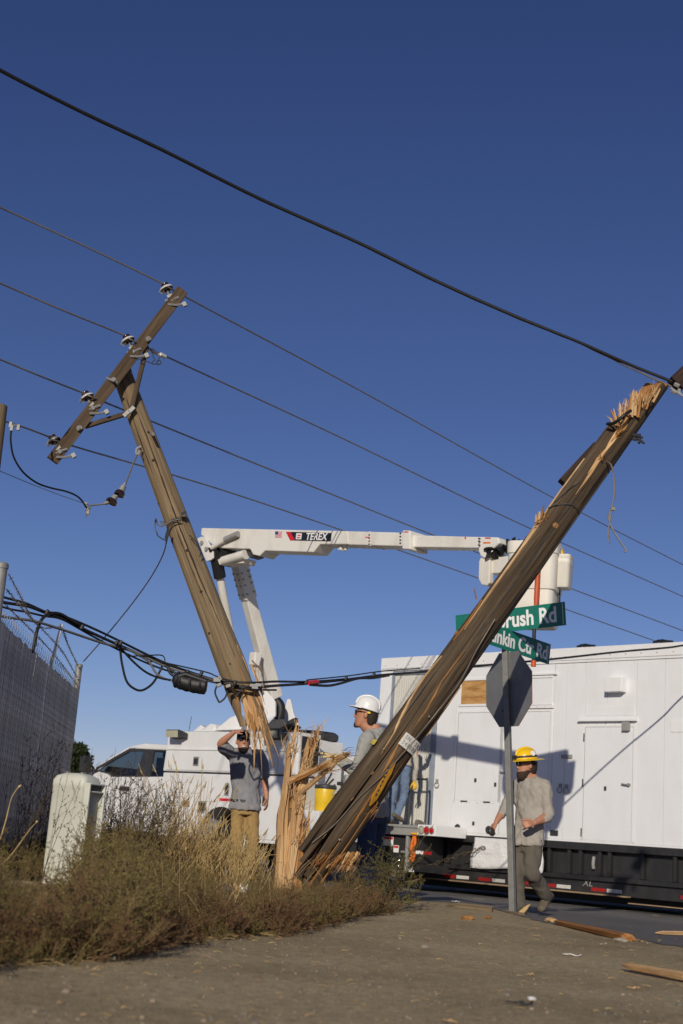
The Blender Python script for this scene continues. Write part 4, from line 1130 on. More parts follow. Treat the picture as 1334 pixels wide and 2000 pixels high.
for i, (a0, a1, z0, z1, gp, zsp, fan) in enumerate(spec):
    full = z1 > LP.L - 0.1
    def tap(z, z0=z0, z1=z1, full=full, i=i):
        lo = 0.55 + 0.45 * smooth(z0, z0 + 0.5, z)
        return lo * (1.0 if full else lerp(0.25, 1.0, smooth(z1, z1 - 0.22, z)))
    stave(LP.root, a0, a1, LP.rf, z0, z1, mkdisp((a0 + a1) / 2, gp, zsp, fan), tap, WOODS, i * 3.1, nz=44, fresh=(1.7 if i in (1, 3, 4) else -1, zbreak - 0.5))
# torn strips of bright wood along the splits
for k, (pts, wd) in enumerate([
    ([(655, 1665), (700, 1592), (742, 1520), (770, 1468), (790, 1430)], 0.030), ([(742, 1478), (768, 1436), (800, 1370), (828, 1325), (862, 1285)], 0.026),
    ([(800, 1432), (830, 1390), (860, 1335), (905, 1275)], 0.018), ([(884, 1255), (915, 1215), (940, 1175)], 0.016),
    ([(905, 1235), (960, 1155), (1010, 1085), (1052, 1018)], 0.020), ([(1000, 1100), (1032, 1055), (1062, 1012)], 0.030),
    ([(1118, 975), (1150, 930), (1178, 885), (1205, 840)], 0.028), ([(1142, 935), (1162, 905), (1200, 862)], 0.040), ([(1190, 870), (1215, 838), (1228, 800)], 0.07),
    ([(1060, 1010), (1095, 960), (1140, 900)], 0.014), ([(630, 1640), (665, 1590), (690, 1560)], 0.014), ([(680, 1660), (712, 1612), (735, 1575)], 0.014), ([(836, 1440), (870, 1398), (902, 1345)], 0.010)]):
    LP.strip(pts, wd * 0.75, 0.004, 0.008, 'torn_strip', [M_['orangewood'] if k in (0, 2, 3, 8) else M_['fresh']], 0.35, seed=k)
for k, (pts, wd) in enumerate([([(890, 1300), (940, 1228), (1000, 1145), (1060, 1060)], 0.012), ([(925, 1290), (985, 1205), (1045, 1122)], 0.010), ([(1020, 1120), (1080, 1035), (1150, 940)], 0.012), ([(1060, 1105), (1120, 1020), (1190, 920)], 0.010), ([(760, 1440), (800, 1385), (850, 1315)], 0.010), ([(690, 1560), (735, 1495), (775, 1440)], 0.010), ([(1130, 990), (1180, 920), (1215, 870)], 0.010), ([(850, 1385), (905, 1310), (945, 1250)], 0.009)]):
    LP.strip(pts, wd, 0.002, 0.003, 'weather_crack', [M_['blk']], 0.6, seed=k + 30)
# splinters at the upper break
def shard(parent, p0, p1, w0, w1, th, mat, seed, name='wood_splinter', bend=0.0, tip=0.08, world=True, label=None, nz=9):
    """a split piece of wood with an uneven section and a broken tip"""
    rg = random.Random(seed); d = p1 - p0; L_ = d.length
    M0 = align(p0, d, V((1, 0, 0)))
    rings = []; nn = 6; base = [rg.uniform(0.75, 1.25) for _ in range(nn)]
    for k in range(nz + 1):
        t = k / nz; ww = lerp(w0, w1, t); hh = th * lerp(1, 0.75, t)
        if t > 1 - 1.5 * tip: ww *= lerp(1.0, 0.12, (t - (1 - 1.5 * tip)) / (1.5 * tip)); hh *= lerp(1, 0.3, (t - (1 - 1.5 * tip)) / (1.5 * tip))
        off = V((bend * math.sin(t * 2.2) + 0.02 * L_ * noise.noise(V((t * 3, seed, 0))), bend * 0.4 * t, 0))
        rings.append([V((ww / 2 * math.cos(a) * b * (1 + 0.18 * noise.noise(V((k * 0.9, i * 2.0, seed)))), hh / 2 * math.sin(a) * b, L_ * t)) + off for i, (a, b) in enumerate(zip(np.linspace(0.3, 0.3 + 2 * math.pi, nn + 1)[:-1], base))])
    I = wmat(parent).inverted() @ M0 if parent else M0
    o = MB().loft(rings).build(name, [mat], parent, M=I, smooth=25, recalc=True)
    if label: o['label'] = label
    return o
def fibres(parent, spots, mat, seed, dirv, ln=(0.05, 0.2), spread=0.5, n=14, rad_=0.03):
    """fine torn strands at a break"""
    rg_ = random.Random(seed); m = MB()
    for p in spots:
        for _ in range(n):
            q = p + V((rg_.uniform(-1, 1), rg_.uniform(-1, 1), rg_.uniform(-1, 1))) * rad_
            d = (dirv.normalized() + V((rg_.gauss(0, 1), rg_.gauss(0, 1), rg_.gauss(0, 1))) * spread * 0.5).normalized(); L_ = rg_.uniform(*ln)
            e = q + d * L_; mid = q.lerp(e, 0.5) + V((rg_.gauss(0, 1), rg_.gauss(0, 1), rg_.gauss(0, 1))) * L_ * 0.07
            r0 = rg_.uniform(0.0015, 0.005)
            m.tube([q, mid, e], [r0, r0 * 0.7, 0.0006], 3)
    return m.build('torn_fibres', M_[mat], parent, world=True, kind='stuff')
rg = random.Random(11)
for k, (x0, y0, x1, y1, w_) in enumerate([(1206, 832, 1192, 800, 6), (1212, 822, 1210, 786, 6), (1218, 815, 1223, 778, 5), (1226, 812, 1232, 775, 7), (1232, 815, 1238, 760, 12), (1240, 812, 1243, 762, 9), (1246, 815, 1252, 772, 6), (1203, 838, 1190, 815, 5), (1236, 800, 1246, 768, 8), (1262, 800, 1275, 765, 5), (1275, 785, 1290, 758, 5), (1205, 826, 1198, 797, 4), (1058, 1012, 1062, 985, 4), (1052, 1022, 1054, 998, 7), (1046, 1030, 1047, 1004, 5), (931, 1170, 926, 1148, 3)]):
    shard(LP.root, P(x0, y0, 12.28), P(x1, y1, 12.26 + rg.uniform(-0.05, 0.05)), w_ / 200, w_ / 330, w_ / 260, M_['fresh'] if k % 3 else M_['orangewood'], k + 40)
for k in range(9):     # splinters at the foot
    x = 620 + k * 9
    shard(LP.root, P(x + 8, 1665, 12.2), P(x - 16 + rg.uniform(-6, 6), 1700 + rg.uniform(-8, 8), 12.1), 0.035, 0.02, 0.02, M_['orangewood'] if k % 2 else M_['fresh'], k + 70)
fibres(LP.root, [P(x, y, 12.28) for x, y in ((1238, 790), (1228, 800), (1245, 785), (1215, 812), (1260, 790), (1280, 775), (1205, 830))], 'fresh', 1, V((0.1, -0.1, 1)), (0.04, 0.16), 0.6)
fibres(LP.root, [P(x, y, 12.26) for x, y in ((1060, 1012), (1050, 1022), (1172, 900), (1205, 850))], 'orangewood', 2, V((0.45, -0.1, 0.8)), (0.03, 0.12), 0.5, 9)
fibres(LP.root, [P(x, y, 12.05) for x, y in ((640, 1668), (655, 1676), (668, 1680), (690, 1685), (625, 1672), (705, 1668), (738, 1572))], 'orangewood', 3, V((-0.45, -0.2, -0.75)), (0.05, 0.18), 0.45, 9, 0.04)
# things fixed to the pole
LP.strip([(797, 1452), (803, 1444)], 0.001, 0, 0, 'plate_seat', [M_['dark']])
zq, aq = LP.px(797, 1455)
def patch(pole, x, y, wdeg, h, off, mat, name, tilt=0.0):
    z, a = pole.px(x, y); n = 7; rows = []
    for j in (0, 1):
        for k in range(n):
            aa = a + (k / (n - 1) - 0.5) * wdeg; zz_ = z + (j - 0.5) * h + tilt * (k / (n - 1) - 0.5)
            rows.append((aa, zz_))
    ri = [pole.at(zz_, aa, off) for aa, zz_ in rows]; ro = [pole.at(zz_, aa, off + 0.003) for aa, zz_ in rows]
    vs = ri + ro; N = 2 * n; fs = []
    for k in range(n - 1):
        fs.append((N + k, N + k + 1, N + n + k + 1, N + n + k)); fs.append((k, n + k, n + k + 1, k + 1))
        fs.append((k, k + 1, N + k + 1, N + k)); fs.append((n + k, N + n + k, N + n + k + 1, n + k + 1))
    fs.append((0, N, N + n, n)); fs.append((n - 1, 2 * n - 1, N + 2 * n - 1, N + n - 1))
    return MB().add(vs, fs).build(name, mat, pole.root, recalc=True), z, a
pp_, z_, a_ = patch(LP, 797, 1456, 60, 0.125, 0.030, M_['plate'], 'number_plate')
for (s_, dz) in (('SN. 28', 0.026), ('348000', -0.026)):
    for k, chh in enumerate(s_):
        aa = a_ + (k - (len(s_) - 1) / 2) * 8.6; c_ = LP.at(z_ + dz, aa, 0.0342)
        nrm = V((math.cos(rad(aa)), math.sin(rad(aa)), 0)); tx_ = V((-math.sin(rad(aa)), math.cos(rad(aa)), 0))
        Mx = Matrix((tx_, V((0, 0, 1)), nrm)).transposed().to_4x4(); Mx.translation = c_
        if chh != ' ': txt(chh, pp_, Mx, 0.052, M_['pencil'], name='character', xs=0.75, ext=0.0008)
patch(LP, 731, 1452, 50, 0.050, 0.034, M_['yellow2'], 'yellow_band')
LP.strip([(768, 1490), (756, 1510), (742, 1534), (728, 1558), (718, 1574)], 0.050, 0.028, 0.005, 'marker_strip', [M_['ochre']], 0.12)
ms = LP.root.children[-1]
for k in range(7):
    LP.strip([(757 - k * 4.2, 1500 + k * 8.2), (753.5 - k * 4.2, 1506 + k * 8.2)], 0.015, 0.034, 0.001, 'worn_print', [M_['dark']], 0.1, seed=k)
def disc(x, y, r_, mat, name):
    z, a = LP.px(x, y); c_ = LP.at(z, a, 0.030); nrm = V((math.cos(rad(a)), math.sin(rad(a)), 0))
    MB().lathe([(r_, 0), (r_, 0.006), (0, 0.008)], align(c_, nrm), 14).build(name, mat, LP.root, smooth=40)
disc(657, 1549, 0.036, M_['plate'], 'round_tag'); disc(749, 1469, 0.007, M_['steel'], 'nail_head'); disc(660, 1640, 0.008, M_['steel2'], 'nail_head'); disc(832, 1402, 0.007, M_['steel2'], 'nail_head')
for (x, y) in ((1080, 1034), (722, 1510), (880, 1230)):
    z, a = LP.px(x, y); c_ = LP.at(z, a, -0.004); nrm = V((math.cos(rad(a)), math.sin(rad(a)), 0))
    MB().lathe([(0.030, 0), (0.024, 0.010), (0.012, 0.006), (0, 0.012)], align(c_, nrm), 12).build('knot', M_['orangewood'], LP.root, smooth=50)
LP.cord([(612, 1650), (655, 1612), (700, 1560), (750, 1510), (800, 1452), (845, 1395), (890, 1335), (925, 1272), (960, 1215)], 0.006, 'ground_wire', M_['wire'], 0.03)
LP.cord([(1070, 998), (1085, 994), (1108, 994), (1126, 1003)], 0.006, 'wire_band', M_['dark'], 0.012)
LP.cord([(1080, 988), (1105, 966), (1126, 950)], 0.005, 'wire_band', M_['dark'], 0.012)
# crossarm behind, end block, brackets, dangling wires
def wbeam(parent, p0, p1, w_, h_, mat, name, side=V((0, 1, 0)), bev=0.008, label=None):
    M0 = align(p0, p1 - p0, side); L_ = (p1 - p0).length
    I = wmat(parent).inverted() @ M0 if parent else M0
    return MB().b2(-w_ / 2, w_ / 2, -h_ / 2, h_ / 2, 0, L_).build(name, [mat], parent, M=I, bevel=bev, label=label)
wbeam(LP.root, P(1098, 944, 12.58), P(1165, 872, 12.62), 0.11, 0.09, M_['armdark'], 'timber_block')
wbeam(LP.root, P(1318, 752, 12.58), P(1352, 720, 12.62), 0.13, 0.16, M_['armdark'], 'end_timber')
for cx_, grp in ((0, ((1240, 858, 0.028), (1246, 850, 0.03), (1252, 855, 0.022), (1248, 864, 0.02))), (1, ((1316, 765, 0.032), (1326, 764, 0.028), (1322, 752, 0.032), (1330, 770, 0.02)))):
    hw = MB()
    for (x, y, r_) in grp: hw.box(P(x, y, 12.24), (r_, r_, r_ * 1.7), R=Matrix.Rotation(x, 3, V((1, 0.3, 0.5))))
    a_, b_ = ((1236, 848), (1258, 866)) if cx_ == 0 else ((1310, 758), (1334, 774))
    hw.tube([P(*a_, 12.3), P(*b_, 12.2)], 0.014, 6)
    hw.build('bolted_bracket', M_['dark'] if cx_ == 0 else M_['steel2'], LP.root, world=True, bevel=0.005, kind='stuff')
sb = MB(); sb.tube(crom([P(1186, 828, 12.28), P(1200, 826, 12.2), (P(1218, 812, 12.15)), P(1232, 802, 12.2)], 5), 0.016, 6); sb.build('cable_stub', M_['cable'], LP.root, world=True, smooth=60)
dw = MB()
dw.tube(crom([P(1184, 902, 12.28), P(1193, 907, 12.2), P(1199, 930, 12.2), P(1200, 965, 12.2), P(1196, 990, 12.2), P(1191, 1020, 12.2), P(1188, 1045, 12.2), P(1191, 1062, 12.2)], 6), 0.007, 5)
dw.tube(crom([P(1197, 992, 12.2), P(1190, 1002, 12.2), P(1190, 1018, 12.2), P(1200, 1040, 12.2), P(1212, 1058, 12.2), P(1223, 1076, 12.2), P(1219, 1077, 12.2)], 6), 0.007, 5)
dw.box(P(1197, 994, 12.2), (0.035, 0.03, 0.03)); dw.build('dangling_wire', M_['wire'], LP.root, world=True, smooth=60)

# ---------------------------------------------------------------- the hanging top section
HP = Pole(P(494, 1415, 15.5), P(237, 728, 15.5), 0.165, 0.118, 'hanging_pole_top', 'weathered brown top section of a snapped utility pole hanging from its crossarm and wires')
HW = [M_['pole_grey'], M_['fresh'], M_['pole_grey']]
zc = HP.L
hs_ = [(-176, -120, 0.02, 0.5, 0.03), (-118.5, -62, 0.20, 1.0, 0.02), (-60.5, -18, -0.30, 1.3, 0.035), (-16.5, 40, 0.35, 1.4, 0.05), (42, 110, 0.25, 0.8, 0.02), (112, 182, 0.10, 0.8, 0.02)]
for i, (a0, a1, z0, zsp, gp) in enumerate(hs_):
    def tap(z, z0=z0): return lerp(0.30, 1.0, smooth(z0, z0 + 0.42, z))
    stave(HP.root, a0, a1, HP.rf, z0, HP.L, mkdisp((a0 + a1) / 2, gp, zsp), tap, HW, 20 + i * 2.3, nz=40, fresh=(0.75, 99))
for k, (x0, y0, x1, y1, w_, b) in enumerate([(498, 1415, 496, 1508, 7, 0), (503, 1412, 509, 1520, 3.5, 0.02), (510, 1405, 533, 1498, 9, 0), (512, 1400, 538, 1520, 4, 0.02), (490, 1410, 487, 1432, 10, 0), (496, 1405, 500, 1438, 12, 0), (505, 1400, 513, 1430, 8, 0), (492, 1290, 512, 1325, 5, 0.03), (490, 1300, 515, 1378, 7, 0.02), (500, 1345, 516, 1385, 9, 0), (500, 1360, 512, 1392, 6, 0), (483, 1385, 480, 1428, 9, 0), (515, 1395, 548, 1490, 3, 0.0), (505, 1385, 520, 1425, 6, 0)]):
    shard(HP.root, P(x0, y0, 15.36), P(x1, y1, 15.32 + 0.04 * (k % 3)), w_ / 240, w_ / 380, w_ / 300, M_['fresh'] if k % 4 != 3 else M_['pole_grey'], k + 120, bend=b, tip=0.25)
HP.strip([(476, 1352), (482, 1385), (488, 1424)], 0.055, 0.004, 0.012, 'torn_strip', [M_['fresh']], 0.4, seed=2)
HP.strip([(482, 1340), (490, 1382), (498, 1436)], 0.065, 0.006, 0.016, 'torn_strip', [M_['fresh']], 0.4, seed=3)
HP.strip([(490, 1362), (499, 1395), (506, 1430)], 0.05, 0.004, 0.012, 'torn_strip', [M_['fresh']], 0.4, seed=4)
HP.strip([(486, 1392), (494, 1412), (500, 1440)], 0.045, 0.010, 0.02, 'torn_strip', [M_['orangewood']], 0.5, seed=5)
HP.strip([(474, 1310), (492, 1350), (506, 1392)], 0.022, 0.004, 0.010, 'torn_strip', [M_['fresh']], 0.3)
HP.strip([(462, 1262), (480, 1312), (496, 1340)], 0.016, 0.004, 0.008, 'torn_strip', [M_['fresh']], 0.3)
HP.strip([(262, 790), (290, 860), (322, 950), (355, 1040), (395, 1140), (440, 1240)], 0.020, 0.001, 0.002, 'weather_crack', [M_['armdark']], 0.5)
HP.strip([(240, 745), (252, 790), (275, 862), (300, 930)], 0.012, 0.001, 0.002, 'weather_crack', [M_['armdark']], 0.5)
HP.strip([(335, 1010), (372, 1105), (408, 1190)], 0.010, 0.001, 0.002, 'weather_crack', [M_['armdark']], 0.5)
pc = MB(); zt_, at_ = HP.px(236, 735)
pc.lathe([(0.124, HP.L - 0.02), (0.124, HP.L + 0.012), (0.0, HP.L + 0.03)], seg=20); pc.build('pole_cap', M_['armdark'], HP.root, smooth=30)
rgn = random.Random(5)
for (x, y) in ((276, 880), (302, 905), (310, 985), (368, 1080), (395, 1160), (410, 1240), (452, 1300), (330, 1060), (292, 850)):
    z, a = HP.px(x, y); c_ = HP.at(z, a, -0.003)
    MB().lathe([(0.020, 0), (0.014, 0.006), (0, 0.006)], align(c_, V((math.cos(rad(a)), math.sin(rad(a)), 0))), 8).build('knot', M_['armdark'], HP.root, smooth=50)
# crossarm, braces, insulators
A0, A1 = P(102, 900, 15.25), P(356, 567, 15.25)
CA = wbeam(HP.root, A0, A1, 0.140, 0.115, M_['arm'], 'crossarm', side=V((0.6, 0.3, -0.6)), bev=0.006)
for (a, b) in (((287, 676), (257, 800)), ((166, 833), (247, 808))):
    br = wbeam(HP.root, P(*a, 15.28), P(*b, 15.33), 0.055, 0.05, M_['arm'], 'brace', bev=0.004)
    q = MB(); q.box(P(*b, 15.30), (0.05, 0.03, 0.09), R=Matrix.Rotation(0.7, 3, 'Y')); q.build('brace_bracket', M_['steel'], br, world=True, bevel=0.004)
bt = MB()
for (x, y) in ((222, 742), (290, 662), (155, 836)):
    bt.tube([P(x, y, 15.1), P(x, y, 15.25)], 0.018, 8); bt.tube([P(x, y, 15.165), P(x, y, 15.185)], 0.034, 8)
bt.tube([P(208, 738, 15.18), P(230, 748, 15.14)], 0.012, 6)
bt.build('through_bolts', M_['steel'], HP.root, world=True, smooth=40)
INS = [(324, 561, 335, 585), (249, 662, 262, 688), (169, 773, 183, 799), (104, 858, 118, 884)]
arm_ax = (A1 - A0).normalized()
for k, (x, y, xb, yb) in enumerate(INS):
    p, q = P(xb, yb, 15.2), P(x, y, 15.2); d = (p - q).normalized()
    Mi = align(q, q - p, V((1, 0, 0)))
    ins = MB().lathe([(0.0, -0.010), (0.028, -0.012), (0.030, -0.028), (0.042, -0.034), (0.056, -0.030), (0.060, -0.018), (0.034, 0.0), (0.030, 0.012), (0.036, 0.02), (0.034, 0.034), (0.018, 0.042), (0, 0.044)], seg=20).build('insulator', M_['porc'], HP.root, smooth=45, M=HP.M.inverted() @ Mi @ Matrix.Scale(1.3, 4), label='pin insulator with a white skirt')
    MB().lathe([(0.061, -0.019), (0.0625, -0.008), (0.046, 0.0045), (0.036, 0.009), (0.033, 0.004)], seg=20, cap=False).build('white_skirt', M_['porcw'], ins, smooth=60)
    pn = MB(); pn.tube([V((0, 0, -0.012)), V((0, 0, -0.15))], 0.014, 8); pn.box((0, 0, -0.095), (0.05, 0.03, 0.025)); pn.tube([V((-0.06, 0, -0.12)), V((0.07, 0.0, -0.14))], 0.012, 6); pn.tube([V((0.09, 0.02, -0.21)), V((0.02, 0.0, -0.20)), V((-0.05, -0.01, -0.165))], 0.011, 6); pn.box((0.09, 0.02, -0.215), (0.035, 0.035, 0.04))
    pn.tube([V((-0.04, 0.0, 0.012)), V((-0.075, 0, -0.02)), V((-0.05, 0, -0.05))], 0.006, 6)
    pn.build('insulator_pin', M_['steel'], ins, smooth=40)
sg = MB(); sg.tube(crom([P(x, y, 15.2) for (x, y) in ((266, 700), (284, 705), (300, 711), (313, 711), (314, 706), (309, 704), (306, 709), (311, 713))], 5), 0.006, 5)
sg.tube(crom([P(x, y, 15.25) for (x, y) in ((299, 688), (299, 696), (303, 704), (298, 706), (297, 711), (302, 710))], 5), 0.005, 5)
sg.tube(crom([P(x, y, 15.25) for (x, y) in ((312, 694), (311, 700), (308, 707))], 4), 0.005, 5)
sg.build('tie_wire_curls', M_['dark'], HP.root, world=True, smooth=60)
hb_ = MB()
hb_.box(P(358, 1004, 15.32), (0.05, 0.05, 0.07)); hb_.tube(crom([P(x, y, 15.28) for (x, y) in ((352, 1014), (335, 1018), (322, 1025), (314, 1018), (318, 1028), (308, 1024), (304, 1012), (303, 1030), (306, 1040))], 5), 0.008, 5)
hb_.tube(crom([P(x, y, 15.3) for (x, y) in ((354, 1016), (338, 1014), (325, 1024), (319, 1018))], 5), 0.006, 5)
hb_.tube(crom([P(x, y, 15.28) for (x, y) in ((306, 1038), (308, 1046), (316, 1052), (324, 1056))], 5), 0.007, 5)
hb_.tube([P(331, 1036, 15.28), P(325, 1055, 15.28)], 0.014, 6); hb_.tube([P(328, 1034, 15.28), P(323, 1052, 15.28)], 0.014, 6)
hb_.tube(crom([P(x, y, 15.32) for (x, y) in ((370, 1045), (384, 1060), (392, 1075), (390, 1088))], 5), 0.006, 5)
hb_.build('guy_clamp', M_['dark'], HP.root, world=True, smooth=50)
hk = MB(); hk.tube(crom([P(x, y, 15.3) for (x, y) in ((276, 872), (268, 876), (266, 884), (270, 888), (273, 880))], 5), 0.014, 6); hk.build('eye_hook', M_['steel2'], HP.root, world=True, smooth=50)
MB().tube([P(296, 845, 15.4), P(299, 848, 15.2)], 0.02, 6).build('lag_bolt', M_['steel'], HP.root, world=True)

# ---------------------------------------------------------------- stump
st = thing('pole_stump', 'freshly splintered pale stump of the snapped utility pole standing in the dry weeds', 'pole stump', P(566, 1730, 13.4))
def rfst(z): return 0.15
Y_ = 13.4
stm = align(P(560, 1735, Y_), P(585, 1560, Y_) - P(560, 1735, Y_), V((1, 0, 0)))
SR = wmat(st).inverted() @ stm
for i, (a0, a1, h_) in enumerate([(-178, -122, 0.98), (-120.5, -70, 0.78), (-68.5, -20, 0.66), (-18.5, 50, 0.55), (52, 120, 0.6), (122, 181, 0.85)]):
    def tap(z, h_=h_): return lerp(0.25, 1.0, smooth(h_, h_ - 0.3, z))
    stave(st, a0, a1, rfst, -0.1, h_, lambda z: V((0, 0, 0)), tap, [M_['pole_dark'] if i in (0, 5) else M_['fresh'], M_['fresh']], 60 + i, M=SR, name='wood_stave', nz=24)
for k, (x0, y0, x1, y1, w0, w1, b, m_, tp) in enumerate([
    (540, 1765, 563, 1448, 20, 14, 0.0, 'fresh', 0.03), (550, 1740, 566, 1452, 13, 9, 0.0, 'fresh', 0.04), (562, 1500, 580, 1405, 9, 6, 0.0, 'fresh', 0.2),
    (566, 1520, 582, 1440, 7, 4, 0.0, 'fresh', 0.2), (562, 1740, 598, 1490, 20, 12, 0.01, 'fresh', 0.06), (582, 1580, 622, 1417, 17, 10, 0.0, 'fresh', 0.08),
    (578, 1600, 602, 1440, 12, 8, 0.0, 'fresh', 0.1), (596, 1520, 617, 1425, 9, 6, 0.0, 'orangewood', 0.1), (560, 1526, 682, 1467, 14, 15, 0.03, 'fresh', 0.06),
    (566, 1530, 640, 1490, 9, 6, 0.02, 'orangewood', 0.12), (580, 1556, 664, 1484, 13, 9, 0.0, 'fresh', 0.1), (572, 1580, 588, 1500, 15, 8, 0.0, 'orangewood', 0.1),
    (560, 1765, 578, 1540, 24, 10, 0.0, 'fresh', 0.06), (585, 1740, 592, 1570, 14, 6, 0.0, 'orangewood', 0.2), (574, 1690, 585, 1618, 10, 7, 0.0, 'fresh', 0.3),
    (529, 1765, 549, 1560, 9, 6, 0.0, 'pole_dark', 0.1), (536, 1760, 541, 1630, 10, 8, 0.0, 'pole_dark', 0.1), (592, 1720, 577, 1600, 8, 5, 0.0, 'orangewood', 0.2), (600, 1640, 606, 1560, 7, 4, 0, 'fresh', 0.3), (562, 1660, 556, 1640, 5, 3, 0, 'armdark', 0.2)]):
    o_ = shard(st, P(x0, y0, Y_ - 0.16 + 0.02 * (k % 4)), P(x1, y1, Y_ - 0.16 + 0.05 * (k % 3) - (0.35 if k in (8, 9, 10) else 0)), w0 / 200, w1 / 200, min(w0, 20) / 260, M_[m_], 200 + k, name='wood_splinter', bend=b, tip=tp, nz=12)
    if k == 8: o_['label'] = 'long splinter bent over to the right'

fibres(st, [P(x, y, Y_ - 0.2) for x, y in ((563, 1460), (567, 1470), (580, 1440), (598, 1480), (620, 1430), (612, 1450), (590, 1520), (575, 1545), (600, 1500), (585, 1580), (592, 1610), (578, 1640), (590, 1650), (600, 1630), (570, 1560))], 'fresh', 5, V((0.15, -0.2, 1)), (0.05, 0.22), 0.8, 12, 0.05)
fibres(st, [P(x, y, Y_ - 0.45) for x, y in ((620, 1500), (650, 1485), (672, 1472), (640, 1505), (610, 1525))], 'orangewood', 6, V((0.8, -0.2, 0.2)), (0.04, 0.16), 0.7, 9, 0.03)
fibres(HP.root, [P(x, y, 15.32) for x, y in ((488, 1425), (494, 1432), (500, 1436), (506, 1428), (512, 1420), (482, 1410), (512, 1385), (506, 1340), (498, 1300))], 'fresh', 7, V((0.25, -0.2, -1)), (0.05, 0.28), 0.5, 7, 0.05)
# ---------------------------------------------------------------- wooden pole at the left edge
ep = Pole(P(-76, 1330, 13.2), P(-6, 792, 13.2), 0.13, 0.105, 'wooden_utility_pole', 'weathered wooden utility pole cut by the left edge of the photo, above the fence')
for i, (a0, a1) in enumerate([(-180, -90), (-90, 0), (0, 90), (90, 180)]):
    stave(ep.root, a0 - 0.6, a1 + 0.6, ep.rf, -1.6, ep.L, lambda z: V((0, 0, 0)), lambda z: 1.0, [M_['pole_grey'], M_['pole_grey']], 90 + i, name='pole_shaft', nz=20)

# ================================================================ lines
def line(name, label, cat, pts, r, mat, group=None, seg=8, n=10, smoothed=True):
    q = [P(*p) for p in pts]
    return prop(MB().tube(crom(q, n) if smoothed else q, r, seg).build(name, M_[mat], None, smooth=70), label, cat, group)
G_ = 'overhead conductors on the crossarm'
WL = [[(-160, 330, 12.6), (0, 405, 13.8), (160, 478, 14.5), (322, 556, 15.2), (370, 584, 15.45), (720, 772, 19.6), (1080, 972, 26), (1334, 1103, 33), (1450, 1160, 37)],
      [(-160, 486, 12.6), (0, 553, 13.8), (120, 605, 14.4), (247, 657, 15.2), (300, 685, 15.45), (660, 852, 19.6), (1020, 1025, 26), (1334, 1165, 33), (1450, 1215, 37)],
      [(-160, 638, 12.6), (0, 702, 13.8), (80, 735, 14.3), (168, 770, 15.2), (220, 792, 15.45), (560, 930, 19.6), (960, 1090, 26), (1334, 1232, 33), (1450, 1275, 37)],
      [(-160, 775, 12.6), (0, 820, 13.8), (50, 836, 14.3), (103, 856, 15.2), (145, 872, 15.45), (480, 972, 19.6), (880, 1110, 26), (1280, 1252, 33), (1450, 1310, 37)]]
LB = ['topmost thin grey conductor crossing the sky below the thick black cable', 'second thin conductor from the top, with a white clamp beside the brace', 'third thin conductor from the top, passing behind the hanging pole top', 'lowest thin conductor, held by the insulator at the lower end of the crossarm']
for k, (p, l_) in enumerate(zip(WL, LB)):
    line('power_line', l_, 'power line', p, 0.0105, 'wire', G_)
wc = MB(); a, b = P(299, 687, 15.43), P(313, 693, 15.5)
wc.tube([a, b], 0.024, 8); wc.tube([P(312, 692, 15.48), P(322, 697, 15.55)], 0.03, 8); wc.tube([P(296, 683, 15.43), P(299, 688, 15.43)], 0.03, 8)
prop(wc.build('wire_clamp', M_['porcw'], None, smooth=50), 'white splice clamp on the second conductor just right of the brace', 'clamp')
tc = thing('overhead_cable', 'thick black cable crossing the whole sky from top left to the leaning pole tip', 'cable', P(667, 473, 11.5))
TC = [(-120, 66, 9.4), (0, 137, 9.8), (158, 218, 10.35), (315, 292, 10.85), (505, 387, 11.45), (700, 474, 11.8), (850, 548, 12.0), (1000, 615, 12.15), (1130, 668, 12.25), (1230, 712, 12.35), (1312, 745, 12.4)]
MB().tube(crom([P(*p) for p in TC], 8), [0.0165] * 60 + [0.0150] * 21, 8).build('cable_core', M_['cable'], tc, world=True, smooth=70)
ms_ = []
for i, p in enumerate(crom([P(x, y + (1.8 if x < 1150 else 2 + (x - 1150) * 0.05), Y + 0.02) for (x, y, Y) in TC], 8)): ms_.append(p + V((0, 0, 0.003 * math.sin(i * 1.3))))
MB().tube(ms_, 0.008, 6).build('messenger_strand', M_['wire'], tc, world=True, smooth=70)
# communication cables
cc = thing('communication_cable', 'bundle of black communication cables sagging from the fence past the poles to the shelter roof', 'cable', P(400, 1320, 15.3))
CP = [(-60, 1160, 12.6), (11, 1177, 13.2), (54, 1184, 13.5), (90, 1197, 13.8), (120, 1207, 14.0), (162, 1228, 14.3), (228, 1258, 14.7), (312, 1294, 15.1), (390, 1320, 15.25), (430, 1333, 15.25), (490, 1342, 15.22), (540, 1339, 15.6), (600, 1335, 16.2), (678, 1327, 16.9), (750, 1318, 17.5), (827, 1312, 18.2), (914, 1302.5, 18.9), (1072, 1288, 20), (1209, 1273, 20.8), (1303, 1265, 21.3), (1345, 1259, 21.6), (1450, 1247, 22.2)]
def strand(pts, r, name, mat='cable', dx=0.0, dz=0.0, wob=0.0, ph=0.0, n=6):
    q = crom([P(*p) for p in pts], n)
    q = [p + V((dx, 0, dz + wob * math.sin(i * 0.21 + ph))) for i, p in enumerate(q)]
    return MB().tube(q, r, 7).build(name, M_[mat], cc, world=True, smooth=70)
strand(CP, 0.016, 'cable_strand')
strand(CP[:14], 0.013, 'cable_strand', dz=0.03, wob=0.022, ph=1)
strand(CP[:12], 0.011, 'cable_strand', dz=-0.035, wob=0.025, ph=2.5)
strand([(-60, 1185, 12.5), (6, 1204, 13.15), (66, 1213, 13.55), (120, 1229, 13.95), (198, 1255, 14.5), (262, 1273, 14.85), (320, 1300, 15.1), (390, 1322, 15.2)], 0.014, 'cable_strand', 'cableg')
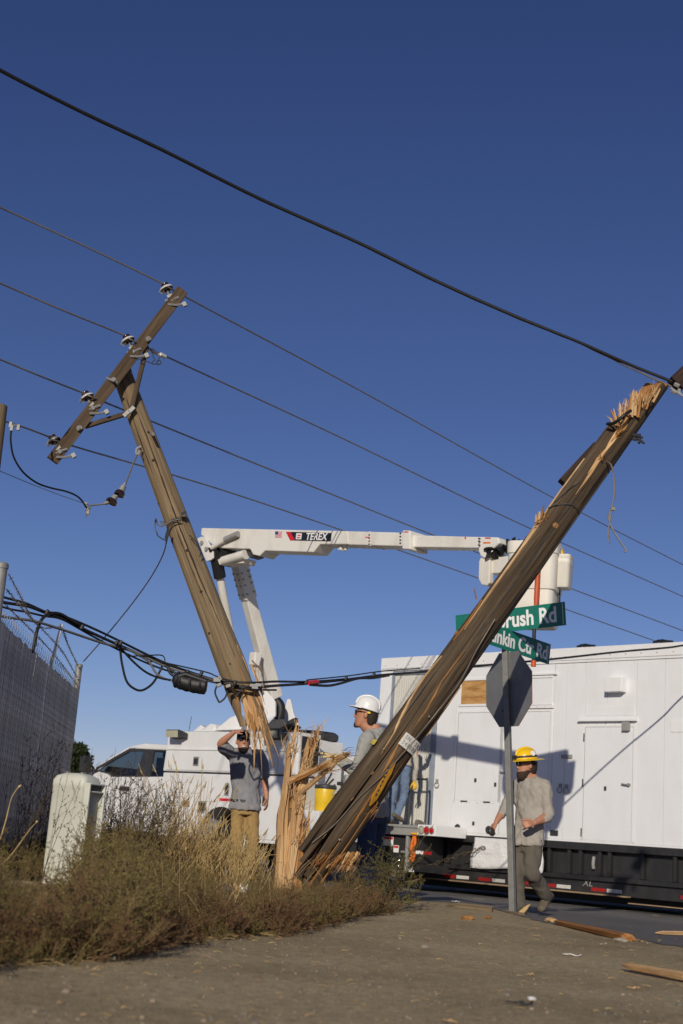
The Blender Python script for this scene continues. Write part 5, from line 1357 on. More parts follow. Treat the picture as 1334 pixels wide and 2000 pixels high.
strand([(312, 1292, 15.05), (400, 1312, 15.2), (426, 1322, 15.22), (470, 1334, 15.2)], 0.008, 'messenger_strand', 'cable')
strand([(600, 1333, 16.15), (678, 1325, 16.85), (750, 1315, 17.45), (820, 1310, 18.1)], 0.008, 'messenger_strand', 'cable', dz=0.03)
strand([(606, 1334, 16.2), (640, 1336, 16.5), (664, 1332, 16.7), (700, 1322, 17.0), (730, 1321, 17.2), (760, 1316, 17.5)], 0.016, 'cable_strand', 'cable', dz=-0.02)
strand([(99, 1197, 13.85), (84, 1207, 13.7), (74, 1226, 13.65), (68, 1250, 13.6), (64, 1275, 13.6)], 0.017, 'cable_strand')
strand([(92, 1199, 13.85), (80, 1214, 13.7), (72, 1240, 13.62), (70, 1262, 13.6)], 0.010, 'cable_strand')
strand([(99, 1197, 13.85), (118, 1199, 13.95), (140, 1212, 14.1), (160, 1224, 14.25)], 0.016, 'cable_strand')
strand([(234, 1262, 14.7), (238, 1295, 14.75), (247, 1330, 14.8), (262, 1345, 14.85), (278, 1348, 14.9), (298, 1335, 15.0), (312, 1312, 15.1), (318, 1298, 15.1)], 0.013, 'drop_loop')
strand([(236, 1266, 14.7), (258, 1290, 14.8), (284, 1312, 14.95), (312, 1324, 15.05), (345, 1330, 15.12)], 0.012, 'drop_loop')
strand([(262, 1275, 14.85), (290, 1292, 15.0), (306, 1316, 15.05), (330, 1328, 15.1), (360, 1328, 15.05), (376, 1318, 15.05)], 0.012, 'drop_loop', 'cableg')
strand([(250, 1282, 14.85), (290, 1280, 14.95), (316, 1280, 15.1), (322, 1290, 15.1), (316, 1300, 15.1)], 0.007, 'drop_loop')
strand([(328, 1302, 15.1), (332, 1314, 15.1), (342, 1322, 15.1)], 0.016, 'cable_strand')
strand([(318, 1296, 15.1), (336, 1310, 15.1), (350, 1320, 15.1)], 0.014, 'cable_strand')
strand([(424, 1338, 15.2), (420, 1352, 15.2), (426, 1368, 15.2), (430, 1371, 15.2), (440, 1362, 15.2), (445, 1347, 15.2)], 0.010, 'drop_loop')
strand([(464, 1352, 15.18), (462, 1360, 15.18), (468, 1352, 15.18), (474, 1344, 15.18)], 0.008, 'drop_loop')
hd = MB()
for (x, y, r_) in ((424, 1328, 0.05), (428, 1338, 0.035), (430, 1325, 0.03), (446, 1340, 0.035), (458, 1336, 0.03), (303, 1290, 0.035), (296, 1289, 0.03)):
    hd.box(P(x, y, 15.15), (r_, 0.05, r_ * 1.6), R=Matrix.Rotation(x * 0.7, 3, 'Y'))
for (x, y) in ((494, 1339), (498, 1343), (505, 1338)): hd.box(P(x, y, 15.2), (0.07, 0.05, 0.035))
hd.build('suspension_clamp', M_['steel2'], cc, world=True, bevel=0.006)
for (x, y, Y) in ((92, 1196, 13.75), (160, 1225, 14.2), (228, 1255, 14.6), (236, 1256, 14.6), (366, 1313, 15.1), (393, 1316, 15.1), (459, 1334, 15.1), (598, 1333, 16.1), (676, 1325, 16.8), (730, 1318, 17.2)):
    MB().box(P(x, y, Y), (0.035, 0.05, 0.06), R=Matrix.Rotation(0.4, 3, 'Y')).build('cable_tie', M_['cable'], cc, world=True, bevel=0.012)
MB().tube([P(601, 1334, 16.1), P(620, 1332, 16.3)], 0.026, 8).build('red_tag', M_['redb'], cc, world=True, smooth=50)
spl = thing('splice_case', 'black ribbed splice case hanging on the communication cable left of the hanging pole', 'splice case', P(370, 1333, 15.05))
sp = crom([P(x, y, 15.05) for (x, y) in ((337, 1326), (346, 1328), (360, 1333), (380, 1338), (396, 1340), (404, 1341))], 3)
MB().tube(sp, [0.03, 0.055, 0.085, 0.092, 0.083, 0.092, 0.085, 0.093, 0.084, 0.092, 0.086, 0.093, 0.090, 0.091, 0.088, 0.06][:len(sp)], 14).build('case_body', M_['cable'], spl, world=True, smooth=35)
MB().tube([P(344, 1323, 15.0), P(362, 1317, 15.0), P(385, 1325, 15.0), P(403, 1331, 15.0)], 0.032, 8).build('case_cover', M_['blk'], spl, world=True, smooth=50)
bk_ = MB()
for x, y in ((352, 1332), (372, 1337), (392, 1341)): bk_.tube([P(x, y - 14, 15.0), P(x - 2, y - 2, 14.94), P(x - 1, y + 12, 15.02)], 0.013, 6)
bk_.build('case_strap', M_['dark'], spl, world=True, smooth=50)
# guy, jumper and the strain insulators
line('guy_wire', 'thin pale guy wire sagging from the hanging pole down to the fence corner post', 'wire', [(326, 1055, 15.3), (318, 1084, 15.5), (298, 1122, 15.9), (270, 1163, 16.3), (235, 1208, 16.8), (200, 1250, 17.2), (163, 1292, 17.5)], 0.008, 'link')
su = thing('strain_insulators', 'pair of brown bell insulators hanging on a wire left of the hanging pole', 'insulator', P(228, 970, 15.1))
MB().tube([P(268, 888, 15.25), P(259, 908, 15.2), P(245, 946, 15.1)], 0.009, 6).build('hanger_wire', M_['wire'], su, world=True, smooth=60)
for (c0, c1, r_) in (((242, 948), (232, 968), 0.062), ((226, 968), (217, 982), 0.068)):
    p, q = P(*c0, 15.08), P(*c1, 15.05); Mi = align(p, q - p, V((1, 0, 0))); L_ = (q - p).length
    ins = MB().lathe([(0.030, L_ * 0.55), (r_ * 0.8, L_ * 0.62), (r_, L_ * 0.8), (r_ * 0.97, L_ * 0.98), (r_ * 0.6, L_ * 0.92), (0.02, L_ * 0.9)], seg=20).build('bell', M_['porc'], su, smooth=50, M=wmat(su).inverted() @ Mi)
    MB().lathe([(0.0, -0.03), (0.014, -0.03), (0.014, 0.0), (0.034, 0.01), (0.040, L_ * 0.55), (0.0, L_ * 0.56)], seg=14).build('metal_cap', M_['steel'], ins, smooth=40)
MB().tube([P(230, 969, 15.07), P(225, 968, 15.07)], 0.02, 8).build('link', M_['steel2'], su, world=True)
tl_ = MB(); tl_.tube([P(213, 982, 15.05), P(206, 984, 15.05), P(178, 987, 15.0), P(174, 996, 15.0)], 0.010, 6); tl_.tube([P(205, 983, 15.05), P(212, 981, 15.05)], 0.022, 8)
tl_.tube([P(178, 988, 15.0), P(170, 985, 14.95), P(120, 968, 14.5), P(60, 945, 14.0), (P(0, 920, 13.6)), P(-60, 898, 13.3)], 0.004, 5)
for (x, y) in ((170, 993), (172, 1000), (168, 986)): tl_.box(P(x, y, 15.0), (0.03, 0.03, 0.05))
tl_.tube([P(170, 998, 15.0), P(168, 1010, 15.0)], 0.008, 5)
tl_.build('dead_end_wire', M_['wire'], su, world=True, smooth=60)
jw = MB(); jw.tube(crom([P(*p) for p in ((22, 838, 13.9), (21, 862, 13.95), (27, 893, 14.05), (45, 922, 14.2), (72, 943, 14.4), (100, 953, 14.55), (130, 960, 14.7), (152, 970, 14.85), (165, 985, 14.95), (170, 994, 15.0))], 6), 0.0105, 7)
jo = prop(jw.build('jumper_wire', M_['cable'], None, smooth=70), 'black jumper wire looping down from the lowest conductor near the left edge', 'wire')
jc = MB()
for (x, y) in ((21, 830), (23, 836), (36, 835)): jc.box(P(x, y, 13.9), (0.03, 0.03, 0.06))
jc.tube([P(20, 828, 13.9), P(38, 833, 13.95)], 0.012, 6); jc.build('jumper_clamp', M_['steel'], jo, world=True)
# ================================================================ street sign
SY = 14.2
sb_, stp = P(1006, 1792, SY), P(984, 1205, SY + 0.05)
sg_ = thing('street_sign_post', 'grey sign post with two green street name signs and the back of a stop sign', 'street sign', sb_)
MB().loft(beam(sb_ - V((0, 0, 0.3)), P(987, 1262, SY + 0.03), 0.060, 0.060, 0.060, 0.060, V((0.83, -0.55, 0)))).build('post', M_['post'], sg_, world=True, bevel=0.004, recalc=True)
# octagon, seen from behind: corners traced on its own plane
ou = V((0.50, -0.866, 0)); ovr = (stp - sb_).normalized()
of = Frame(P(993, 1345, SY + 0.0) + V((0.0, 0.045, 0)), ou, ovr)
oc = of.px(993, 1346)
ap = 0.385
octp = [(oc[0] + ap / math.cos(rad(22.5)) * math.cos(rad(22.5 + 45 * k)), oc[1] + ap / math.cos(rad(22.5)) * math.sin(rad(22.5 + 45 * k))) for k in range(8)]
ol = wmat(sg_).inverted() @ of.M
op = MB().prism(octp, -0.004, -0.001).build('stop_sign_back', M_['alu'], sg_, M=ol)
MB().prism(octp, -0.0075, -0.0045).build('stop_sign_face', M_['redb'], op)
ob_ = MB()
for dv in (0.22, -0.22): ob_.lathe([(0.012, 0), (0.012, 0.01), (0, 0.012)], T(oc[0] - 0.09, oc[1] + dv, -0.001), 8)
ob_.build('bolts', M_['dark'], op)
def blade(tl, tr, bl, Yl, Yr, text, txs, shift):
    O, R_ = P(*tl, Yl), P(*tr, Yr)
    D = P(*bl, Yl)
    u = (R_ - O).normalized(); F = Frame(O, u, (O - D))
    if F.n.dot(CO - O) < 0: raise RuntimeError('blade')
    L_ = (R_ - O).length; h_ = abs((D - O).dot(F.v))
    Mx = wmat(sg_).inverted() @ F.M
    b_ = MB().b2(0, L_, -h_, 0, -0.004, 0.0).build('name_blade', M_['green'], sg_, M=Mx, bevel=0.001)
    lo = txt(text, b_, T(L_ - shift, -h_ * 0.52, 0.002), h_ * 0.93, M_['decalwhite'], xs=txs, align_x='RIGHT', ext=0.0006, bold=0.006)
    MB().b2(0.02, L_ - 0.02, -0.012, -0.009, 0.0003, 0.0012).build('border_line', M_['green'], b_)
    br = MB().b2(L_ - 0.032, L_ - 0.026, -h_ + 0.01, -0.01, 0.0003, 0.0012)
    br.build('border_line', M_['decalwhite'], b_)
    return b_
b1 = blade((889.5, 1202), (1103, 1175), (890, 1246), SY + 0.40, SY - 0.32, 'Sagebrush Rd', 0.82, 0.095)
b2_ = blade((930, 1207), (1076, 1258.5), (927, 1249), SY - 0.36, SY + 0.48, 'Punkin Ctr Rd', 0.86, 0.04)
cap = MB(); cap.loft(beam(P(987, 1264, SY + 0.03), P(986, 1240, SY + 0.03), 0.07, 0.07, 0.05, 0.05, V((0.83, -0.55, 0)))); cap.build('sign_bracket', M_['steel'], sg_, world=True, bevel=0.004, recalc=True)
MB().lathe([(0.012, 0), (0.012, 0.008), (0, 0.01)], T(0.60, -0.1, 0.001), 8).build('bolt', M_['steel'], b1)

# ================================================================ fence
FN0, FN1 = P(0, 1208, 11.8), P(154, 1346, 17.5)
FD = V((FN1.x - FN0.x, FN1.y - FN0.y, 0)).normalized()
FZ = (FN0.z + FN1.z) / 2
fe = thing('chain_link_fence', 'chain link fence with grey privacy slats and barbed wire along the left side', 'fence', V((FN0.x, FN0.y, 0)))
FL = (V((FN1.x, FN1.y, 0)) - V((FN0.x, FN0.y, 0))).length
FF = Frame(V((FN0.x, FN0.y, 0.0)), FD)
fz = lambda s: lerp(FN0.z, FN1.z, s / FL)
nS = 92; s0 = -2.6; stp_ = (FL - s0) / nS
rgf = random.Random(3)
slm = None
for k in range(nS):
    s = s0 + (k + 0.5) * stp_
    if slm is None:
        m = MB(); vs = []
        rings = []
        for j in range(9):
            z = 2.16 * j / 8; dx = 0.004 * (-1) ** j
            rings.append([V((-0.0475, z, dx - 0.002)), V((0.0475, z, dx - 0.002)), V((0.0475, z, dx + 0.002)), V((0.014, z, dx + 0.009)), V((-0.014, z, dx + 0.009)), V((-0.0475, z, dx + 0.002))])
        m.loft(rings)
        base = m.build('fence_slat', M_['slat'], fe, recalc=True); slm = base; o = base
        alts = []
        for q in ('slatw', 'slat2', 'slat3'):
            basew = base.data.copy(); basew.materials.clear(); basew.materials.append(M_[q]); alts.append(basew)
    else:
        o = slm.copy(); COL.objects.link(o); o.parent = fe
        rr0 = rgf.random(); o.data = alts[0] if rr0 < 0.03 else alts[1] if rr0 < 0.35 else alts[2] if rr0 < 0.55 else o.data
    o.matrix_basis = wmat(fe).inverted() @ FF.M @ T(s, fz(s) - 2.19 + rgf.uniform(-0.012, 0.012), 0.0) @ Matrix.Rotation(rad(rgf.uniform(0.6, 3.2)), 4, 'Y') @ Matrix.Rotation(rad(rgf.uniform(-0.4, 0.4)), 4, 'Z') @ Matrix.Diagonal((1.0, 1, 1, 1))
lk = MB(); nW = int((FL - s0) / 0.066); zig = 34
for k in range(nW):
    pts = []
    for j in range(zig + 1):
        s = s0 + k * 0.066 + (0.033 if j % 2 else -0.033); z = fz(s) - 2.19 + 2.22 * j / zig
        pts.append(FF.w(s, z, 0.018 if (j + k) % 2 else -0.014))
    lk.tube(pts, 0.0019, 3, cap=False)
    for sgn in (-1, 1):
        e_ = pts[-1]; lk.tube([e_, e_ + FD * 0.012 * sgn + V((0, 0, 0.045)), e_ + FD * 0.03 * sgn + V((0, 0, 0.05))], 0.0022, 3, cap=False)
lk.build('chain_link_mesh', M_['link'], fe, world=True, kind='stuff')
def fpost(px, yt, yb, Y, r_, name='fence_post', lab=None):
    t_ = P(px, yt, Y); return MB().lathe([(r_, -0.2), (r_, t_.z - 0.05), (r_ * 1.12, t_.z - 0.05), (r_ * 1.12, t_.z - 0.012), (r_ * 0.9, t_.z), (0, t_.z + 0.004)], T(t_.x, t_.y, 0), 16).build(name, M_['steel'], fe, world=True, smooth=35)
fp1 = fpost(4, 1099, 1210, 11.15, 0.052); fp2 = fpost(155, 1297, 1345, 17.5, 0.042)
MB().loft(beam(FF.w(3.3, fz(3.3) - 0.02, -0.02), P(121, 1220, 15.2), 0.035, 0.055, 0.03, 0.04, V((1, 0, 0)))).build('barb_arm', M_['porcw'], fe, world=True, bevel=0.004, recalc=True)
MB().tube([FF.w(s0, fz(s0) - 2.12, -0.03), FF.w(FL, fz(FL) - 2.12, -0.03)], 0.02, 8).build('bottom_rail', M_['steel'], fe, world=True, smooth=50)
def barbed(pts):
    q = crom([P(*p) for p in pts], 10); m = MB()
    for off in (0, math.pi):
        m.tube([p + V((0.004 * math.cos(i * 0.9 + off), 0, 0.004 * math.sin(i * 0.9 + off))) for i, p in enumerate(q)], 0.0028, 4)
    L_ = 0; last = 0
    for a, b in zip(q, q[1:]):
        L_ += (b - a).length
        if L_ - last > 0.11:
            last = L_; rr = V((rgf.uniform(-1, 1), rgf.uniform(-1, 1), rgf.uniform(-1, 1))).normalized() * 0.022; r2 = rr.cross(V((0.3, 1, 0.2))).normalized() * 0.022
            m.tube([b - rr, b + rr], 0.003, 4); m.tube([b - r2, b + r2], 0.003, 4)
    return m.build('barbed_wire', M_['wire'], fe, world=True)
barbed([(17, 1121, 11.2), (40, 1165, 12.2), (62, 1208, 13.6), (84, 1226, 14.4), (121, 1224, 15.2)]); barbed([(123, 1231, 15.2), (134, 1262, 16.3), (151, 1298, 17.45)])
barbed([(12, 1150, 11.2), (50, 1196, 12.6), (96, 1243, 14.4), (124, 1276, 15.8), (150, 1322, 17.4)]); barbed([(9, 1180, 11.2), (40, 1210, 12.2), (80, 1250, 13.9), (115, 1290, 15.5), (152, 1340, 17.5)])
pan = MB().b2(-0.35, 0.12, 1.72, 2.18, 0.02, 0.035); pan.build('patch_panel', M_['slat'], fe, M=wmat(fe).inverted() @ FF.M, bevel=0.004)

# ================================================================ pedestal
pM = align(P(118, 1745, 11.0) + V((0.0, 0.16, 0)), V((0, 0, 1)), V((math.cos(rad(-25)), math.sin(rad(-25)), 0)))
pd = thing('utility_pedestal', 'white weathered utility pedestal cabinet standing in the weeds by the fence', 'utility box', pM)
ph = P(150, 1512, 11.0).z - pM.translation.z
def rrect(hx, hy, r_, z, n=5):
    out = []
    for (sx_, sy_, a0) in ((1, 1, 0), (-1, 1, 90), (-1, -1, 180), (1, -1, 270)):
        for k in range(n):
            a = rad(a0 + 90 * k / (n - 1)); out.append(V((sx_ * (hx - r_) + r_ * math.cos(a), sy_ * (hy - r_) + r_ * math.sin(a), z)))
    return out
hx, hy = 0.155, 0.118
MB().loft([rrect(hx, hy, 0.03, -0.2), rrect(hx, hy, 0.03, ph - 0.10), rrect(hx * 1.03, hy * 1.03, 0.035, ph - 0.095), rrect(hx * 1.03, hy * 1.03, 0.04, ph - 0.05), rrect(hx * 0.93, hy * 0.93, 0.05, ph - 0.015), rrect(hx * 0.6, hy * 0.6, 0.04, ph + 0.008), rrect(hx * 0.1, hy * 0.1, 0.005, ph + 0.014)]).build('cabinet', M_['ped'], pd, smooth=45)
fr = MB()
fr.b2(hx + 0.001, hx + 0.055, -hy, -hy + 0.022, -0.1, ph - 0.06); fr.b2(hx + 0.001, hx + 0.055, hy - 0.022, hy, -0.1, ph - 0.06)
fr.b2(hx + 0.001, hx + 0.055, -hy + 0.0225, hy - 0.0225, ph - 0.075, ph - 0.06); fr.b2(hx + 0.001, hx + 0.05, -hy + 0.0225, hy - 0.0225, ph - 0.135, ph - 0.12)
fr.build('side_flange', M_['ped'], pd, bevel=0.008)
MB().b2(hx + 0.0005, hx + 0.004, -hy + 0.023, hy - 0.023, -0.1, ph - 0.14).build('recessed_side', M_['peds'], pd)
MB().b2(hx + 0.002, hx + 0.022, -hy + 0.03, hy - 0.03, ph - 0.119, ph - 0.076).build('vent_slot', M_['dark'], pd)
nb = MB().b2(hx + 0.0045, hx + 0.006, -0.045, 0.03, 0.50, 0.585).build('number_tag', M_['ochre'], pd)
txt('5', nb, Matrix(((0, 0, 1, hx + 0.0065), (1, 0, 0, -0.006), (0, 1, 0, 0.5425), (0, 0, 0, 1))), 0.075, M_['decalwhite'], name='numeral', ext=0.0005)
hn = MB()
for x in (-0.09, 0.05): hn.b2(x - 0.012, x + 0.012, -0.02, 0.02, ph - 0.002, ph + 0.022)
hn.build('lid_screws', M_['steel'], pd, bevel=0.004)

# ================================================================ people
def ell(c, a, b, n=14):
    return [c + a * math.cos(2 * math.pi * k / n) + b * math.sin(2 * math.pi * k / n) for k in range(n)]
def limb(m, pts, rs, n=12):
    pts = [V(p) for p in pts]; q = []; r_ = []
    d0 = (pts[1] - pts[0]).normalized(); d1 = (pts[-1] - pts[-2]).normalized()
    for k, (s, f) in enumerate(((0.9, 0.35), (0.55, 0.8))): q.append(pts[0] - d0 * rs[0] * s * 0.6); r_.append(rs[0] * f)
    cr = crom(pts, 5); nn = len(cr)
    for i, p in enumerate(cr):
        t = i / (nn - 1) * (len(pts) - 1); k = min(int(t), len(pts) - 2)
        q.append(p); r_.append(lerp(rs[k], rs[k + 1], t - k))
    for (s, f) in ((0.55, 0.8), (0.9, 0.35)): q.append(pts[-1] + d1 * rs[-1] * s * 0.6); r_.append(rs[-1] * f)
    m.loft(tube_rings(q, r_, n))
def fuse(m, voxel, it=3, name='t'):
    me = m.mesh(name); bm = bmesh.new(); bm.from_mesh(me); bmesh.ops.recalc_face_normals(bm, faces=bm.faces); bm.to_mesh(me); bm.free()
    o = bpy.data.objects.new(name, me); COL.objects.link(o)
    a = o.modifiers.new('r', 'REMESH'); a.mode = 'VOXEL'; a.voxel_size = voxel; a.use_smooth_shade = True
    b = o.modifiers.new('s', 'SMOOTH'); b.iterations = it; b.factor = 0.5
    dg = bpy.context.evaluated_depsgraph_get()
    r_ = bpy.data.meshes.new_from_object(o.evaluated_get(dg))
    bpy.data.objects.remove(o); bpy.data.meshes.remove(me)
    return r_
def wrinkle(me, amp, sc, seed):
    n = len(me.vertices); co = np.empty(n * 3, np.float32); no = np.empty(n * 3, np.float32)
    me.vertices.foreach_get('co', co); me.vertices.foreach_get('normal', no)
    co = co.reshape(-1, 3); no = no.reshape(-1, 3)
    d = np.array([noise.noise(V((p[0] * sc, p[1] * sc, p[2] * sc * 0.65 + seed))) + 0.5 * noise.noise(V((p[0] * sc * 2.3 + p[2] * sc, p[1] * sc * 2.3, p[2] * sc * 1.6 + seed))) for p in co], np.float32)
    d = np.sign(d) * np.abs(d) ** 0.8
    co += no * (d * amp)[:, None]
    me.vertices.foreach_set('co', co.ravel()); me.update()
def part(name, me, mat, root, label=None):
    me.materials.clear(); me.materials.append(mat)
    me.transform(wmat(root).inverted())
    me.polygons.foreach_set('use_smooth', [True] * len(me.polygons))
    o = bpy.data.objects.new(name, me); COL.objects.link(o); o.parent = root
    if label: o['label'] = label
    return o
def hand(m, wr, d, nrm, side, curl=0.5, sc=1.0):
    """wr wrist, d finger direction, nrm palm side, side = thumb side"""
    d = d.normalized(); nrm = (nrm - d * nrm.dot(d)).normalized(); sv = d.cross(nrm).normalized()
    if sv.dot(side) < 0: sv = -sv
    rings = []
    for (t, w_, h_) in ((-0.01, 0.024, 0.020), (0.02, 0.030, 0.018), (0.055, 0.038, 0.016), (0.088, 0.040, 0.013), (0.096, 0.036, 0.009)):
        rings.append(ell(wr + d * t * sc, sv * w_ * sc, nrm * h_ * sc, 12))
    m.loft(rings)
    for k, (o_, L_) in enumerate(((0.029, 0.070), (0.010, 0.079), (-0.010, 0.073), (-0.028, 0.058))):
        p = wr + (d * 0.084 + sv * o_) * sc; pts = [p]; a = 0.1 + curl * 0.35 + 0.05 * k; dd = d + sv * o_ * 2.0
        for q in (0.45, 0.32, 0.23):
            dv = (dd * math.cos(a) + nrm * math.sin(a)).normalized(); p = p + dv * L_ * q * sc; pts.append(p); a += curl * 0.95
        limb(m, pts, [0.0098 * sc, 0.0092 * sc, 0.0084 * sc, 0.0074 * sc], 8)
    p = wr + (d * 0.025 + sv * 0.028) * sc; dv = (d * 0.75 + sv * 0.65 + nrm * 0.25).normalized()
    p1 = p + dv * 0.042 * sc; dv2 = (d * 0.85 + sv * 0.2 + nrm * (0.2 + 0.5 * curl)).normalized(); p2 = p1 + dv2 * 0.032 * sc; p3 = p2 + (dv2 + nrm * 0.3 * curl).normalized() * 0.025 * sc
    limb(m, [p, p1, p2, p3], [0.015 * sc, 0.0125 * sc, 0.0105 * sc, 0.0085 * sc], 8)
HEADR = [(-0.122, 0.050, 0.020, 0.020), (-0.112, 0.044, 0.040, 0.042), (-0.092, 0.034, 0.054, 0.058), (-0.06, 0.018, 0.064, 0.076), (-0.02, 0.006, 0.071, 0.088), (0.02, 0.0, 0.076, 0.096), (0.055, -0.004, 0.077, 0.098), (0.085, -0.007, 0.067, 0.087), (0.105, -0.009, 0.046, 0.062), (0.116, -0.01, 0.018, 0.025)]
def head(m, c, f, r_, u):
    m.loft([ell(c + u * z + f * o_, r_ * a, f * b, 16) for (z, o_, a, b) in HEADR])
    m.loft([ell(c + u * z + f * o_, r_ * a, f * b, 8) for (z, o_, a, b) in ((0.03, 0.088, 0.008, 0.010), (0.005, 0.098, 0.010, 0.013), (-0.018, 0.104, 0.015, 0.016), (-0.03, 0.096, 0.016, 0.014), (-0.034, 0.09, 0.008, 0.008))])
    m.loft([ell(c + u * z + f * 0.088, r_ * 0.052, f * 0.012, 10) for z in (0.026, 0.034, 0.042)])
    for z, w_ in ((-0.058, 0.024), (-0.072, 0.022)): m.loft([ell(c + u * (z + dz) + f * 0.088, r_ * w_ * k, f * 0.012 * k, 10) for dz, k in ((-0.006, 0.6), (0, 1), (0.006, 0.6))])
    for s in (1, -1):
        m.loft([ell(c + r_ * s * (0.074 + dx) - f * 0.008 + u * 0.0, f * 0.018 * k, u * 0.032 * k, 10) for dx, k in ((-0.006, 0.8), (0.006, 1.0), (0.014, 0.9), (0.018, 0.5))])
def shell(c, f, r_, u, rows, n=16):
    return [ell(c + u * z + f * o_, r_ * a, f * b, n) for (z, o_, a, b) in rows]
def glasses(root, c, f, r_, u):
    m = MB()
    for s in (1, -1):
        m.loft([[c + f * (0.103 - 0.012 * k * k) + r_ * s * (0.034 + 0.028 * k) + u * (0.022 + 0.018 * v_) for v_ in (-1, 1)] + [c + f * (0.107 - 0.012 * k * k) + r_ * s * (0.034 + 0.028 * k) + u * (0.022 + 0.018 * v_) for v_ in (1, -1)] for k in (-1, -0.5, 0, 0.5, 1)])
        m.tube([c + f * 0.092 + r_ * s * 0.064 + u * 0.030, c + f * 0.05 + r_ * s * 0.080 + u * 0.030, c - f * 0.015 + r_ * s * 0.082 + u * 0.026], 0.0045, 6)
    m.tube([c + f * 0.108 - r_ * 0.02 + u * 0.03, c + f * 0.108 + r_ * 0.02 + u * 0.03], 0.004, 6)
    return m.build('sunglasses', M_['shades'], root, world=True, recalc=True)
def axes(f):
    f = f.normalized(); r_ = f.cross(V((0, 0, 1))).normalized(); u = r_.cross(f).normalized()
    return f, r_, u
def person(label, J, sleeve, shirt, pants, hand_cfg, hem=0.10, glove=None, seed=1, group=None, bare_hands=(0, 1), tuck=False):
    """J: joints in the place; builds one continuous body and the clothes that follow it"""
    base = V((J['pel'].x, J['pel'].y, min(J['anL'].z, J['anR'].z) - 0.09))
    root_m = MB(); f, r_, u = axes(J['face']); fb = J['chest'].normalized()
    rp = (J['hipR'] - J['hipL']).normalized(); rs = (J['shR'] - J['shL']).normalized()
    pel, nk = J['pel'], J['neck']
    def spine(t):
        p = pel.lerp(nk, t); return p - fb * 0.02 * math.sin(t * math.pi)
    def torso(m, k, lo, rows, extra=0.0):
        ring = []
        for (t, a, b) in rows:
            if t < lo: continue
            ax = rp.lerp(rs, max(0, min(1, t))).normalized(); bx = ax.cross(V((0, 0, 1))).normalized()
            ring.append(ell(spine(t), ax * (a * k + extra), bx * (b * k + extra), 18))
        m.loft(ring)
    ROWS = [(-0.20, 0.16, 0.115), (-0.06, 0.178, 0.122), (0.1, 0.165, 0.115), (0.28, 0.155, 0.110), (0.5, 0.172, 0.122), (0.72, 0.190, 0.126), (0.86, 0.182, 0.112), (0.94, 0.13, 0.085), (1.0, 0.07, 0.066), (1.05, 0.058, 0.060)]
    # the body
    m = root_m
    torso(m, 0.86, -0.2, ROWS)
    hc = J['head']
    limb(m, [nk - u * 0.04, hc - u * 0.09 - f * 0.012, hc - f * 0.01], [0.062, 0.058, 0.06], 12)
    head(m, hc, f, r_, u)
    for s in 'LR':
        limb(m, [J['sh' + s], J['el' + s], J['wr' + s]], [0.050, 0.041, 0.027], 12)
        limb(m, [J['el' + s], J['el' + s].lerp(J['wr' + s], 0.35), J['wr' + s]], [0.040, 0.042, 0.027], 12)
        limb(m, [J['hip' + s], J['kn' + s], J['an' + s]], [0.075, 0.052, 0.040], 12)
        hd_ = hand_cfg[s]
        if not (glove and s in glove): hand(m, J['wr' + s], hd_[0], hd_[1], hd_[2], hd_[3])
        limb(m, [J['an' + s], J['an' + s] + (J['to' + s] - J['an' + s]).normalized() * 0.06, J['an' + s] + (J['to' + s] - J['an' + s]).normalized() * 0.09], [0.034, 0.026, 0.018], 10)
    root = bpy.data.objects.new('person', None)
    me = fuse(m, 0.0062, 2)
    me.materials.clear(); me.materials.append(M_['skin'])
    me.transform(Matrix.Translation(-base))
    bpy.data.objects.remove(root)
    root = bpy.data.objects.new('person', me); COL.objects.link(root)
    root.matrix_basis = Matrix.Translation(base)
    prop(root, label, 'person', group)
    # shirt
    m = MB()
    torso(m, 1.0, -0.5, [(-hem - 0.06, 0.186, 0.136), (-hem, 0.190, 0.138)] + [q for q in ROWS if q[0] > -hem + 0.04][:-1], 0.019)
    for s in 'LR':
        sh, el, wr = J['sh' + s], J['el' + s], J['wr' + s]
        inn = sh.lerp(spine(0.86), 0.35)
        if sleeve == 'short': limb(m, [inn, sh, sh.lerp(el, 0.80)], [0.085, 0.080, 0.074], 14)
        else: limb(m, [inn, sh, sh.lerp(el, 0.6), el, el.lerp(wr, 0.5), el.lerp(wr, J.get('cuff', 0.93))], [0.078, 0.070, 0.058, 0.054, 0.048, 0.041], 14)
    me = fuse(m, 0.011, 3); wrinkle(me, 0.015, 10.5, seed); part('shirt', me, M_[shirt], root)
    # trousers
    m = MB()
    torso(m, 1.0, -0.5, [(-0.24, 0.15, 0.118), (-0.12, 0.165, 0.118), (0.0, 0.162, 0.112), (0.10, 0.150, 0.104)], 0.0)
    for s in 'LR':
        limb(m, [J['hip' + s] + V((0, 0, 0.02)), J['hip' + s].lerp(J['kn' + s], 0.5), J['kn' + s], J['kn' + s].lerp(J['an' + s], 0.5), J['an' + s] + (J['an' + s] - J['kn' + s]).normalized() * 0.01], [0.094, 0.090, 0.078, 0.075, 0.072], 14)
    me = fuse(m, 0.011, 3); wrinkle(me, 0.017, 7.5, seed + 7); part('trousers', me, M_[pants], root)
